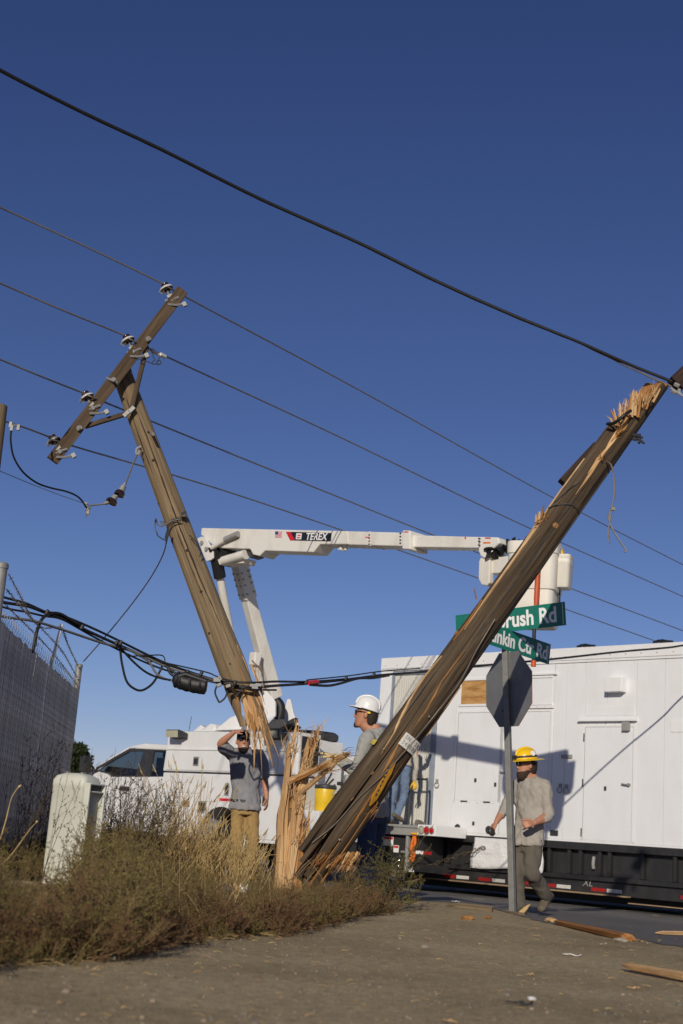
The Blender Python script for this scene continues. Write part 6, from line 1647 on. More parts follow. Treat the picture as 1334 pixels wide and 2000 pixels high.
    for s in 'LR':
        m = MB(); a, t_ = J['an' + s], J['to' + s]; d = (t_ - a).normalized(); sd = d.cross(V((0, 0, 1))).normalized(); uu = sd.cross(d)
        heel = a - (a - J['kn' + s]).normalized() * -0.0
        hp = a + (a - J['kn' + s]).normalized() * 0.075
        td = (t_ - hp).normalized(); sd = td.cross((J['kn' + s] - a)).normalized(); up_ = sd.cross(td).normalized()
        if up_.dot(J['kn' + s] - a) < 0: up_ = -up_
        rings = [ell(hp + td * x + up_ * z, sd * w_, up_ * h_, 12) for (x, z, w_, h_) in ((-0.085, 0.02, 0.024, 0.026), (-0.072, 0.025, 0.042, 0.046), (-0.02, 0.03, 0.048, 0.054), (0.06, 0.027, 0.050, 0.052), (0.13, 0.016, 0.056, 0.042), (0.19, 0.010, 0.052, 0.034), (0.22, 0.004, 0.026, 0.02))]
        m.loft(rings); limb(m, [a + (J['kn' + s] - a).normalized() * 0.15, a, hp + up_ * 0.03], [0.058, 0.058, 0.054], 12)
        part('boot', fuse(m, 0.009, 2), M_['boot'], root)
    if glove:
        for s in glove:
            m = MB(); hd_ = hand_cfg[s]; hand(m, J['wr' + s], hd_[0], hd_[1], hd_[2], hd_[3], 1.22)
            limb(m, [J['wr' + s] - hd_[0].normalized() * 0.05, J['wr' + s] + hd_[0].normalized() * 0.02], [0.046, 0.036], 12)
            part('glove', fuse(m, 0.0075, 1), M_[glove[s]], root)
    return root, hc, f, r_, u

def jt(d, Y):
    return {k: (P(v[0], v[1], Y + v[2]) if isinstance(v, tuple) else v) for k, v in d.items()}
# --- man in the yellow hat, walking behind the sign post
Ya = 14.58
J = jt(dict(pel=(1030, 1636, 0), neck=(1040, 1518, 0.0), head=(1028, 1496, -0.02), shL=(1065, 1536, -0.13), shR=(1010, 1536, 0.13), elL=(1072, 1592, -0.16), wrL=(1043, 1608, -0.32),
            elR=(984, 1582, 0.02), wrR=(969, 1606, -0.10), hipL=(1040, 1648, -0.08), hipR=(1018, 1648, 0.08), knL=(1039, 1703, -0.14), anL=(1066, 1750, 0.12), toL=(1052, 1783, -0.02),
            knR=(1008, 1704, -0.10), anR=(1014, 1768, -0.06), toR=(986, 1784, -0.2)), Ya)
J['face'] = V((-0.93, -0.32, -0.05)); J['chest'] = V((-0.75, -0.66, 0)); J['cuff'] = 0.42
hc_ = {'L': ((P(1020, 1610, Ya - 0.42) - J['wrL']), V((0.3, 0.9, -0.2)), V((0, 0, 1)), 0.95), 'R': ((P(960, 1624, Ya - 0.14) - J['wrR']), V((0.5, 0.3, -0.5)), V((-1, 0, 0)), 0.45)}
pa, hc, f, r_, u = person('man in a yellow hard hat and light grey shirt walking behind the sign post', J, 'long', 'tanshirt', 'charcoal', hc_, hem=0.08, seed=3)
tiltu = (u + f * 0.10).normalized(); tf = (f - tiltu * f.dot(tiltu)).normalized(); hcc = hc + u * 0.035
hat = MB().loft(shell(hcc, tf, r_, tiltu, [(0.018, 0, 0.172, 0.200), (0.024, 0, 0.173, 0.201), (0.036, 0, 0.120, 0.145), (0.040, 0, 0.104, 0.124), (0.07, 0, 0.102, 0.122), (0.105, 0, 0.090, 0.108), (0.132, -0.002, 0.066, 0.082), (0.147, -0.003, 0.036, 0.046), (0.151, -0.004, 0.008, 0.012)], 24)).build('hard_hat', M_['haty'], pa, world=True, smooth=60)
rdg = MB(); rdg.tube(crom([hcc + tf * a + tiltu * z for a, z in ((0.118, 0.06), (0.10, 0.118), (0.05, 0.148), (0, 0.156), (-0.05, 0.148), (-0.10, 0.118), (-0.118, 0.06))], 5), 0.011, 8); rdg.build('hat_ridge', M_['haty'], hat, world=True, smooth=60)
hat.matrix_basis = hat.matrix_basis
bd = MB().loft(shell(hcc, tf, r_, tiltu, [(0.052, 0, 0.1045, 0.1245), (0.053, 0, 0.107, 0.127), (0.072, 0, 0.106, 0.126), (0.073, 0, 0.102, 0.122)], 24)); bd.build('lamp_strap', M_['dark'], pa, world=True, smooth=60)
hlp = MB().box(hcc + tf * 0.14 + tiltu * 0.062, (0.05, 0.05, 0.045), R=Matrix((tf, r_, tiltu)).transposed()); hlp.build('head_lamp', M_['blk'], pa, world=True, bevel=0.008)
dec = MB().lathe([(0.028, 0), (0.028, 0.002), (0, 0.003)], align(hcc - r_ * 0.101 - tf * 0.035 + tiltu * 0.092, (-r_ * 0.93 + tiltu * 0.25 - tf * 0.12), V((1, 0, 0))), 16); dec.build('hat_sticker', M_['decalwhite'], pa, world=True)
hr = MB().loft(shell(hc - f * 0.022, f, r_, u, [(-0.085, -0.035, 0.05, 0.040), (-0.07, -0.035, 0.062, 0.050), (-0.03, -0.032, 0.0745, 0.066), (0.02, -0.020, 0.080, 0.082), (0.05, -0.01, 0.079, 0.090)], 16)); hr.build('hair', M_['hair'], pa, world=True, smooth=60)
BR = [(-0.150, 0.058, 0.014, 0.016), (-0.142, 0.056, 0.034, 0.038), (-0.115, 0.046, 0.054, 0.062), (-0.085, 0.031, 0.062, 0.078), (-0.066, 0.020, 0.067, 0.082), (-0.045, -0.004, 0.0725, 0.070)]
MB().loft(shell(hc, f, r_, u, BR, 16)).build('beard', M_['beard'], pa, world=True, smooth=60)
glasses(pa, hc, f, r_, u)
blt = None
pk = MB(); c_ = P(1045, 1548, Ya - 0.28)
pkf = Frame(P(1038, 1552, Ya - 0.24), V((0.66, -0.75, 0)))
tp = MB().lathe([(0, 0), (0.03, 0), (0.04, 0.012), (0.04, 0.03), (0.03, 0.04), (0, 0.04)], align(P(957, 1624, Ya - 0.2), V((0.6, -0.8, 0.1))), 16)
prop(tp.build('tape_roll', M_['dark'], None, smooth=40), 'small dark roll in the lowered right hand of the man in the yellow hat', 'tape roll')
# --- man in the white hat, behind the leaning pole
Yb = 13.45
J = jt(dict(pel=(728, 1572, 0), neck=(733, 1421, 0), head=(714, 1398, 0.0), shL=(716, 1446, -0.20), shR=(744, 1440, 0.20), elL=(694, 1506, -0.20), wrL=(666, 1490, -0.12), elR=(700, 1500, 0.12), wrR=(655, 1480, 0.10),
            hipL=(724, 1586, -0.09), hipR=(736, 1584, 0.09), knL=(712, 1672, -0.12), anL=(712, 1760, -0.10), toL=(688, 1776, -0.16), knR=(734, 1672, 0.12), anR=(742, 1758, 0.12), toR=(720, 1774, 0.06)), Yb)
J['face'] = V((-0.97, 0.10, 0.10)); J['chest'] = V((-0.93, 0.22, 0)); J['cuff'] = 0.94
hb2 = {'L': ((P(646, 1486, Yb - 0.1) - J['wrL']), V((0.2, 0.2, -0.9)), V((0, 1, 0)), 0.5), 'R': ((P(636, 1472, Yb + 0.1) - J['wrR']), V((0.2, 0.1, -0.9)), V((0, -1, 0.3)), 0.4)}
pb_, hc, f, r_, u = person('man in a white hard hat with cream work gloves standing behind the leaning pole', J, 'long', 'greyshirt', 'navy', hb2, hem=0.08, glove={'L': 'glove', 'R': 'glove'}, seed=11)
for s in 'LR':
    a, k_ = J['an' + s], J['kn' + s]; m = MB(); limb(m, [k_.lerp(a, 0.25), k_.lerp(a, 0.6), a + (a - k_).normalized() * 0.02], [0.084, 0.083, 0.082], 14)
    part('lit_lower_leg', fuse(m, 0.011, 2), M_['jeans'], pb_, 'lower trouser leg in paler blue, the light on it put into the colour')  # paler sleeve over each shin: light on the denim put into its colour
hcc = hc + u * 0.035; tiltu = (u - f * 0.12).normalized(); tf = (f - tiltu * f.dot(tiltu)).normalized()
hat = MB().loft(shell(hcc, tf, r_, tiltu, [(0.022, 0, 0.112, 0.134), (0.028, 0, 0.114, 0.136), (0.032, 0, 0.106, 0.126), (0.07, 0, 0.105, 0.124), (0.11, 0, 0.095, 0.112), (0.142, -0.002, 0.070, 0.086), (0.158, -0.003, 0.038, 0.048), (0.163, -0.004, 0.008, 0.012)], 24)).build('hard_hat', M_['hatw'], pb_, world=True, smooth=60)
vz = MB(); rows = []
for a in np.linspace(-70, 70, 13):
    ca, sa = math.cos(rad(a)), math.sin(rad(a)); e_ = 0.055 * max(0, math.cos(rad(a * 1.2))) ** 0.8
    i_ = hcc + tf * 0.126 * ca + r_ * 0.106 * sa + tiltu * 0.030; o_ = hcc + tf * (0.132 + e_) * ca + r_ * 0.112 * sa + tiltu * (0.022 - e_ * 0.1)
    rows.append([i_ + tiltu * 0.006, o_ + tiltu * 0.003, o_ - tiltu * 0.003, i_ - tiltu * 0.006])
vz.loft(rows); vz.build('hat_visor', M_['hatw'], hat, world=True, smooth=50, recalc=True)
rdg = MB()
for off, rr_ in ((0, 0.013), (0.035, 0.007), (-0.035, 0.007)):
    rdg.tube(crom([hcc + tf * a + tiltu * z + r_ * off for a, z in ((0.120, 0.06), (0.105, 0.115), (0.06, 0.148), (0, 0.163), (-0.06, 0.150), (-0.105, 0.115), (-0.122, 0.06))], 5), rr_, 8)
rdg.build('hat_ridge', M_['hatw'], hat, world=True, smooth=60)
MB().loft(shell(hc - f * 0.022, f, r_, u, [(-0.09, -0.038, 0.05, 0.040), (-0.07, -0.037, 0.062, 0.050), (-0.03, -0.034, 0.0745, 0.066), (0.02, -0.020, 0.080, 0.082), (0.05, -0.01, 0.079, 0.090)], 16)).build('hair', M_['hair'], pb_, world=True, smooth=60)
MB().loft(shell(hc, f, r_, u, [(-0.128, 0.075, 0.012, 0.014), (-0.12, 0.07, 0.022, 0.028), (-0.10, 0.068, 0.026, 0.034), (-0.078, 0.066, 0.024, 0.030)], 12)).build('beard', M_['hair'], pb_, world=True, smooth=60)
sus = MB().loft(shell(hcc, tf, r_, tiltu, [(0.012, -0.01, 0.090, 0.110), (0.013, -0.01, 0.094, 0.114), (0.024, -0.006, 0.096, 0.116), (0.025, -0.006, 0.09, 0.11)], 20)); sus.build('hat_suspension', M_['dark'], pb_, world=True, smooth=50)
MB().box(hcc - r_ * 0.094 - tf * 0.035 - tiltu * 0.004, (0.035, 0.014, 0.022), R=Matrix((tf, r_, tiltu)).transposed()).build('adjuster_knob', M_['yellow'], pb_, world=True, bevel=0.005)
glasses(pb_, hc, f, r_, u)
# --- man in the grey T-shirt, shading his eyes
Yc = 17.1
J = jt(dict(pel=(479, 1566, 0), neck=(482, 1463, 0), head=(475, 1450, -0.06), shL=(508, 1477, 0.0), shR=(452, 1473, 0.0), elL=(518, 1527, 0.03), wrL=(521, 1560, -0.04), elR=(430, 1453, -0.12), wrR=(457, 1430, -0.20),
            hipL=(493, 1580, 0), hipR=(465, 1578, 0), knL=(493, 1640, -0.03), anL=(492, 1695, 0.03), toL=(497, 1710, -0.22), knR=(463, 1638, -0.04), anR=(459, 1693, 0.0), toR=(453, 1708, -0.24)), Yc)
J['face'] = V((0.16, -0.97, 0.10)); J['chest'] = V((0.05, -1, 0))
hcf = {'L': ((P(521, 1578, Yc - 0.08) - J['wrL']), V((-0.9, 0.2, 0)), V((0, -1, 0)), 0.35), 'R': ((P(480, 1425, Yc - 0.22) - J['wrR']), V((0.1, 0.3, -0.9)), V((0, -0.8, -0.5)), 0.12)}
pc_, hc, f, r_, u = person('man in a grey T-shirt and khaki trousers with one hand raised to his cap', J, 'short', 'tee', 'khaki', hcf, hem=0.10, seed=21)
hcc = hc + u * 0.03
cp_ = MB().loft(shell(hcc, f, r_, u, [(0.012, 0, 0.084, 0.105), (0.05, 0, 0.086, 0.106), (0.085, -0.004, 0.074, 0.092), (0.104, -0.006, 0.045, 0.058), (0.112, -0.008, 0.01, 0.012)], 20)).build('cap', M_['cap'], pc_, world=True, smooth=60)
vz = MB(); rows = []
for a in np.linspace(-62, 62, 11):
    ca, sa = math.cos(rad(a)), math.sin(rad(a)); e_ = 0.075 * max(0, math.cos(rad(a * 1.3))) ** 0.7
    i_ = hcc + f * 0.100 * ca + r_ * 0.084 * sa + u * 0.016; o_ = hcc + f * (0.104 + e_) * ca + r_ * 0.088 * sa + u * (0.006 - 0.01 * sa * sa)
    rows.append([i_ + u * 0.004, o_ + u * 0.003, o_ - u * 0.002, i_ - u * 0.004])
vz.loft(rows); vz.build('cap_brim', M_['cap'], cp_, world=True, smooth=50, recalc=True)
MB().loft(shell(hc, f, r_, u, [(q[0] + 0.006, q[1] - 0.004, q[2] * 0.99, q[3]) for q in BR[:4]], 16)).build('beard', M_['hair'], pc_, world=True, smooth=60, label='short dark stubble beard')
mt = MB().loft([ell(hc + f * 0.104 - u * (0.066 + dz), r_ * 0.026 * k, f * 0.006 * k, 10) for dz, k in ((-0.006, 0.6), (0, 1), (0.007, 0.5))]); mt.build('teeth', M_['plate'], pc_, world=True, smooth=60)
glasses(pc_, hc, f, r_, u)
MB().loft([ell(J['pel'].lerp(J['neck'], t_) , V((1, 0, 0)) * a, V((0, 1, 0)) * b, 18) for t_, a, b in ((-0.02, 0.186, 0.134), (0.035, 0.186, 0.132))]).build('belt', M_['blk'], pc_, world=True, smooth=50)
# --- man in jeans on the trailer deck, seen from behind
def DP(px, py, n_): 
    u_, v_ = TRF.px(px, py, n_); return TRF.w(u_, v_, n_)
nD = 0.62
zd = 0.937
J = dict(pel=DP(786, 1494, nD), neck=DP(796, 1436, nD - 0.05), head=DP(800, 1414, nD - 0.06), shL=DP(782, 1446, nD), shR=DP(810, 1446, nD + 0.05), elL=DP(815, 1446, nD + 0.30), wrL=DP(824, 1434, nD + 0.34), elR=DP(813, 1492, nD + 0.06), wrR=DP(810, 1526, nD + 0.02),
         hipL=DP(776, 1500, nD), hipR=DP(793, 1502, nD + 0.03), knL=DP(767, 1552, nD + 0.04), anL=DP(763, 1596, nD + 0.0), toL=DP(768, 1606, nD - 0.18), knR=DP(789, 1556, nD - 0.02), anR=DP(775, 1590, nD + 0.24), toR=DP(786, 1604, nD + 0.10))
for k in ('anL',): J[k].z = zd + 0.10
J['toL'].z = zd + 0.03
J['face'] = V((0.75, 0.6, 0.0)); J['chest'] = V((0.66, 0.74, 0)); J['cuff'] = 0.95
hcd = {'L': (DP(827, 1424, nD + 0.34) - J['wrL'], V((0.3, 0.9, 0)), V((-1, 0, 0)), 0.9), 'R': (DP(812, 1548, nD + 0.02) - J['wrR'], V((-0.3, 0.8, 0)), V((-0.5, -0.6, 0)), 0.8)}
pdn, hc, f, r_, u = person('man in blue jeans and yellow gloves standing on the trailer deck', J, 'long', 'tanshirt2', 'jeans', hcd, hem=-0.06, glove={'L': 'glovey', 'R': 'glovey'}, seed=31)
hcc = hc + u * 0.035
MB().loft(shell(hcc, f, r_, u, [(0.022, 0, 0.112, 0.134), (0.028, 0, 0.114, 0.136), (0.032, 0, 0.106, 0.126), (0.07, 0, 0.105, 0.124), (0.11, 0, 0.095, 0.112), (0.142, 0, 0.070, 0.086), (0.160, 0, 0.01, 0.012)], 20)).build('hard_hat', M_['haty'], pdn, world=True, smooth=60)
rpd = (J['hipR'] - J['hipL']).normalized(); fwd = V((0.66, 0.74, 0))
MB().loft([ell(J['pel'].lerp(J['neck'], t_), rpd * a, fwd * b, 18) for t_, a, b in ((0.02, 0.190, 0.140), (0.09, 0.187, 0.138))]).build('belt', M_['belt'], pdn, world=True, smooth=50)
lab_ = MB().box(J['pel'] - fwd * 0.139 - rpd * 0.02 + V((0, 0, -0.04)), (0.05, 0.012, 0.055), R=Matrix((rpd, fwd, V((0, 0, 1)))).transposed()); lab_.build('pocket_label', M_['tan'], pdn, world=True)
# ================================================================ plants
rs_ = np.random.RandomState(7)
M_['twig'] = leafmat('weed_stems', [(0.3, (0.13, 0.09, 0.048)), (0.55, (0.22, 0.155, 0.08)), (0.75, (0.33, 0.24, 0.13))], 3.0, 0.0)
M_['leafolive'] = leafmat('olive_weed_leaves', [(0.25, (0.115, 0.098, 0.030)), (0.5, (0.19, 0.160, 0.050)), (0.75, (0.29, 0.24, 0.085))], 2.0)
M_['leafred'] = leafmat('russet_weed_leaves', [(0.25, (0.12, 0.055, 0.032)), (0.5, (0.19, 0.100, 0.052)), (0.75, (0.25, 0.155, 0.075))], 2.0)
M_['leafgreen'] = leafmat('grey_green_leaves', [(0.25, (0.085, 0.085, 0.030)), (0.5, (0.135, 0.130, 0.048)), (0.75, (0.20, 0.19, 0.08))], 3.0)
M_['straw'] = leafmat('dry_straw', [(0.25, (0.50, 0.34, 0.14)), (0.5, (0.68, 0.50, 0.23)), (0.75, (0.78, 0.62, 0.33))], 3.0, 0.3)
M_['stalk'] = leafmat('dark_dead_stalks', [(0.3, (0.060, 0.042, 0.026)), (0.7, (0.12, 0.085, 0.05))], 3.0, 0.0)

class Tris:
    def __init__(s): s.v = []; s.f = []; s.m = []; s.n = 0
    def path(s, pts, r0, r1, m, seg=3):
        pts = np.asarray(pts, float); n = len(pts)
        d = np.gradient(pts, axis=0); d /= np.linalg.norm(d, axis=1)[:, None] + 1e-9
        ref = np.array([0.31, 0.87, 0.38]); x = np.cross(d, ref); x /= np.linalg.norm(x, axis=1)[:, None] + 1e-9; y = np.cross(d, x)
        rr = np.linspace(r0, r1, n)[:, None]; ring = []
        for k in range(seg):
            a = 2 * math.pi * k / seg; ring.append(pts + (x * math.cos(a) + y * math.sin(a)) * rr)
        v = np.stack(ring, 1).reshape(-1, 3); f = []
        for i in range(n - 1):
            for k in range(seg):
                a, b = i * seg + k, i * seg + (k + 1) % seg; f.append((a, b, b + seg)); f.append((a, b + seg, a + seg))
        s.add(v, np.array(f), m)
    def add(s, v, f, m):
        s.v.append(v); s.f.append(f + s.n); s.m.append(np.full(len(f), m)); s.n += len(v)
    def leaves(s, P0, dirs, L_, Wd, m, rs):
        n = len(P0); d = dirs / (np.linalg.norm(dirs, axis=1)[:, None] + 1e-9)
        q = rs.normal(size=(n, 3)); sd = np.cross(d, q); sd /= np.linalg.norm(sd, axis=1)[:, None] + 1e-9
        l_ = (L_ * rs.uniform(0.6, 1.3, n))[:, None]; w_ = (Wd * rs.uniform(0.6, 1.3, n))[:, None]
        v = np.stack([P0, P0 + d * l_ * 0.5 + sd * w_, P0 + d * l_, P0 + d * l_ * 0.5 - sd * w_], 1).reshape(-1, 3)
        i = np.arange(n) * 4; f = np.concatenate([np.stack([i, i + 1, i + 2], 1), np.stack([i, i + 2, i + 3], 1)])
        s.add(v, f, m)
    def get(s): return np.concatenate(s.v), np.concatenate(s.f), np.concatenate(s.m)

def bush_template(rs, stems, H, spread, twigs, leaf_n, LL=0.016, LW=0.0035, up=0.55, lean=(0, 0)):
    t = Tris()
    for _ in range(stems):
        a = rs.uniform(0, 2 * math.pi); el = rs.uniform(up, 1.0) * math.pi / 2 if rs.rand() > 0.25 else rs.uniform(0.15, up) * math.pi / 2
        d = np.array([math.cos(a) * math.cos(el) * spread + lean[0], math.sin(a) * math.cos(el) * spread + lean[1], math.sin(el)]); d /= np.linalg.norm(d)
        L_ = H * rs.uniform(0.55, 1.08); n = 7; p = np.array([rs.normal() * 0.03, rs.normal() * 0.03, 0.0]); pts = [p]
        for k in range(n):
            d = d + rs.normal(size=3) * 0.13 + np.array([0, 0, 0.05]); d /= np.linalg.norm(d); p = p + d * L_ / n; pts.append(p)
        pts = np.array(pts); t.path(pts, 0.0042, 0.0014, 0)
        for _ in range(twigs):
            k = rs.randint(2, n); q = pts[k] + (pts[k + 1] - pts[k]) * rs.rand(); dd = d * 0.55 + rs.normal(size=3) * 0.55; dd[2] = abs(dd[2]) * 0.8 + 0.12; dd /= np.linalg.norm(dd)
            l2 = L_ * rs.uniform(0.15, 0.42); tp = [q]
            for _k in range(3): dd = dd + rs.normal(size=3) * 0.22; dd /= np.linalg.norm(dd); q = q + dd * l2 / 3; tp.append(q)
            tp = np.array(tp); t.path(tp, 0.0018, 0.0008, 0)
            u = rs.rand(leaf_n) * 2.99; i = u.astype(int); fr = (u - i)[:, None]
            P0 = tp[i] * (1 - fr) + tp[i + 1] * fr
            t.leaves(P0, dd[None] * 0.8 + rs.normal(size=(leaf_n, 3)) * 0.7, LL, LW, 1, rs)
    return t.get()
def scatter(name, temps, places, mats, msel, rs):
    """places: x, y, scale, sx; msel(place) -> material slots for stem and leaf"""
    Vs, Fs, Ms = [], [], []; n = 0
    for (x, y, sc, k) in places:
        v, f, m = temps[rs.randint(len(temps))]
        a = rs.uniform(0, 2 * math.pi); c, s = math.cos(a), math.sin(a)
        v2 = np.stack([v[:, 0] * c - v[:, 1] * s, v[:, 0] * s + v[:, 1] * c, v[:, 2]], 1) * sc + np.array([x, y, hz(x, y) - 0.02])
        Vs.append(v2); Fs.append(f + n); Ms.append(np.where(m == 0, 0, k)); n += len(v)
    return npmesh(name, np.concatenate(Vs), np.concatenate(Fs), mats, np.concatenate(Ms))
temps = [bush_template(rs_, q_, 0.62, w_, 9, 10, 0.019, 0.0042) for q_, w_ in ((26, 1.0), (18, 1.25), (30, 0.8), (22, 1.1), (14, 0.9))]
lowt = [bush_template(rs_, 20, 0.40, 1.5, 9, 14, up=0.25) for _ in range(3)]
def gy(px, py, z=0.0):
    r = ray(px, py); t = (z - CAM_H) / r.z; p = CO + r * t; return p.x, p.y
# front edge of the weeds, as photo pixels on the ground
fe_px = [(-120, 1905), (0, 1885), (120, 1878), (230, 1868), (300, 1855), (360, 1838), (480, 1825), (545, 1828), (620, 1808), (690, 1790), (740, 1782)]
front = [gy(x, y) for x, y in fe_px]
def front_y(x):
    if x <= front[0][0]: return front[0][1]
    for (xa, ya), (xb, yb) in zip(front, front[1:]):
        if x <= xb: return lerp(ya, yb, (x - xa) / (xb - xa))
    return 99.0
pl_ = []; lowp = []
TOPL = [(-300, 1625), (0, 1622), (80, 1640), (100, 1640), (205, 1610), (240, 1590), (320, 1605), (360, 1675), (520, 1705), (600, 1712), (700, 1715), (800, 1715)]
for _ in range(6000):
    x = rs_.uniform(-3.1, 0.85); y = rs_.uniform(5.4, 15.2)
    fy = front_y(x)
    if y < fy + 0.12 or on_road(x, y): continue
    if x < FN0.x + (y - FN0.y) * (FN1.x - FN0.x) / (FN1.y - FN0.y) + 0.15: continue
    dp = ((x - pM.translation.x) ** 2 + (y - pM.translation.y) ** 2) ** 0.5
    if dp < 0.22: continue
    if any((x - a) ** 2 + (y - b) ** 2 < 0.235 ** 2 for a, b, _, _ in pl_): continue
    d = y - fy
    sc = lerp(0.72, 1.05, min(1, d / 1.2)) * rs_.uniform(0.75, 1.15)
    if x > -0.6: sc *= lerp(0.80, 0.62, smooth(-0.6, 0.5, x))
    if x < -1.0: sc *= lerp(1.0, 1.12, smooth(-1.0, -1.8, x))
    # how tall the weeds stand along the strip
    pxx = 667 + 2675 * x / y
    top = TOPL[-1][1]
    for (xa, ta), (xb, tb) in zip(TOPL, TOPL[1:]):
        if pxx <= xb: top = lerp(ta, tb, max(0, (pxx - xa) / (xb - xa))); break
    if y < pM.translation.y and abs(pxx - 150) < 75: top = 1715 if abs(pxx - 150) < 55 else 1690
    hmax = P(pxx, top, y).z - hz(x, y)
    if hmax < 0.10: continue
    sc = min(sc, hmax / 0.66 * rs_.uniform(0.62, 1.12))
    redp = 0.5 if d < 0.8 and x > -1.6 else 0.10
    k = 2 if rs_.rand() < redp else 1
    if x > 0.1 and rs_.rand() < 0.5: k = 1
    pl_.append((x, y, sc, k))
print('bushes', len(pl_))
wd = scatter('weeds', temps, pl_, [M_['twig'], M_['leafolive'], M_['leafred']], None, rs_)
prop(wd, 'mass of dry olive and russet weeds along the edge of the gravel', 'weeds', kind='stuff')
for _ in range(3000):
    x = rs_.uniform(-2.6, 0.9); fy = front_y(x); y = fy + rs_.uniform(-0.08, 0.5)
    if on_road(x, y) or any((x - a) ** 2 + (y - b) ** 2 < 0.12 ** 2 for a, b, _, _ in lowp): continue
    lowp.append((x, y, rs_.uniform(0.35, 0.85), 2 if rs_.rand() < 0.6 else 1))
prop(scatter('low_weeds', lowt, lowp, [M_['twig'], M_['leafolive'], M_['leafred']], None, rs_), 'low sprawling russet weeds fringing the gravel', 'weeds', kind='stuff')
# grey green bushes at the road edge, countable
gt = [bush_template(rs_, 22, 0.70, 1.1, 12, 20, 0.020, 0.0045, 0.3, (0.25, 0)) for _ in range(2)]
for k, (x, y, px_, sc, lab) in enumerate([(0.58, 12.3, 0, 0.95, 'grey green bush leaning out over the road edge at the foot of the leaning pole'), (0.30, 11.9, 0, 0.62, 'smaller grey green bush in front of the leaning pole foot')]):
    v, f, m = gt[k]; o = npmesh('roadside_bush', v * sc, f, [M_['twig'], M_['leafgreen']], m)
    o.location = (x, y, hz(x, y) - 0.02); prop(o, lab, 'bush')
# tall dry grass
t = Tris(); n_b = 0
clumps = []
for _ in range(190):
    px_ = rs_.uniform(325, 525); Y = rs_.uniform(12.6, 16.6)
    x = P(px_, 1640, Y).x
    if (px_ > 500 and Y < 13.7) or (px_ > 436 and rs_.rand() < 0.5): continue
    clumps.append((x, Y, 1.0 - 0.35 * abs(px_ - 430) / 130))
for (x, Y, q) in clumps:
    for _ in range(rs_.randint(5, 12)):
        bx, by = x + rs_.normal() * 0.07, Y + rs_.normal() * 0.07
        if on_road(bx, by) and rs_.rand() < 0.8: continue
        h_ = rs_.uniform(0.40, 1.12) * (0.75 + 0.35 * q) * (0.55 if 667 + 2675 * x / Y > 432 else 1.0); d = np.array([rs_.normal() * 0.10 + 0.03, rs_.normal() * 0.10, 1.0]); p = np.array([bx, by, hz(bx, by) - 0.02]); pts = [p]
        cv_ = np.array([rs_.normal() * 0.10, rs_.normal() * 0.08, -0.03])
        for k in range(5): p = p + d / np.linalg.norm(d) * h_ / 5; d = d + cv_; pts.append(p)
        t.path(pts, 0.0050, 0.0018, 0); n_b += 1
        if rs_.rand() < 0.45:
            tip = pts[-1]; dd = (pts[-1] - pts[-2]); dd /= np.linalg.norm(dd); e = tip + dd * rs_.uniform(0.05, 0.11)
            t.path(np.array([tip, tip * 0.5 + e * 0.5, e]), 0.007, 0.002, 0, 4)
        if rs_.rand() < 0.7:
            q0 = pts[rs_.randint(1, 4)]; dd = np.array([rs_.normal() * 0.6, rs_.normal() * 0.6, 0.6]); t.path(np.array([q0, q0 + dd * 0.09, q0 + dd * 0.16 - np.array([0, 0, 0.03])]), 0.004, 0.001, 0)
# straw stems standing among the weeds
for _ in range(230):
    x = rs_.uniform(-3.0, 0.3); y = front_y(x) + rs_.uniform(0.1, 4.5)
    if on_road(x, y) or x < FN0.x + (y - FN0.y) * (FN1.x - FN0.x) / (FN1.y - FN0.y) + 0.1: continue
    if y < pM.translation.y + 0.3 and abs(667 + 2675 * x / y - 150) < 70: continue
    if y < 7.2 or (667 + 2675 * x / y > 525 and rs_.rand() < 0.75): continue
    for _k in range(rs_.randint(1, 4)):
        bx, by = x + rs_.normal() * 0.05, y + rs_.normal() * 0.05; h_ = rs_.uniform(0.18, 0.46); d = np.array([rs_.normal() * 0.22, rs_.normal() * 0.2, 1.0]); p = np.array([bx, by, hz(bx, by)]); pts = [p]
        cv_ = np.array([rs_.normal() * 0.12, rs_.normal() * 0.1, -0.05])
        for k in range(5): p = p + d / np.linalg.norm(d) * h_ / 5; d = d + cv_; pts.append(p)
        t.path(pts, 0.0032, 0.0012, 0)
v, f, m = t.get()
prop(npmesh('dry_grass', v, f, [M_['straw']], m), 'tall straw coloured dry grass between the pedestal and the stump', 'grass', kind='stuff')
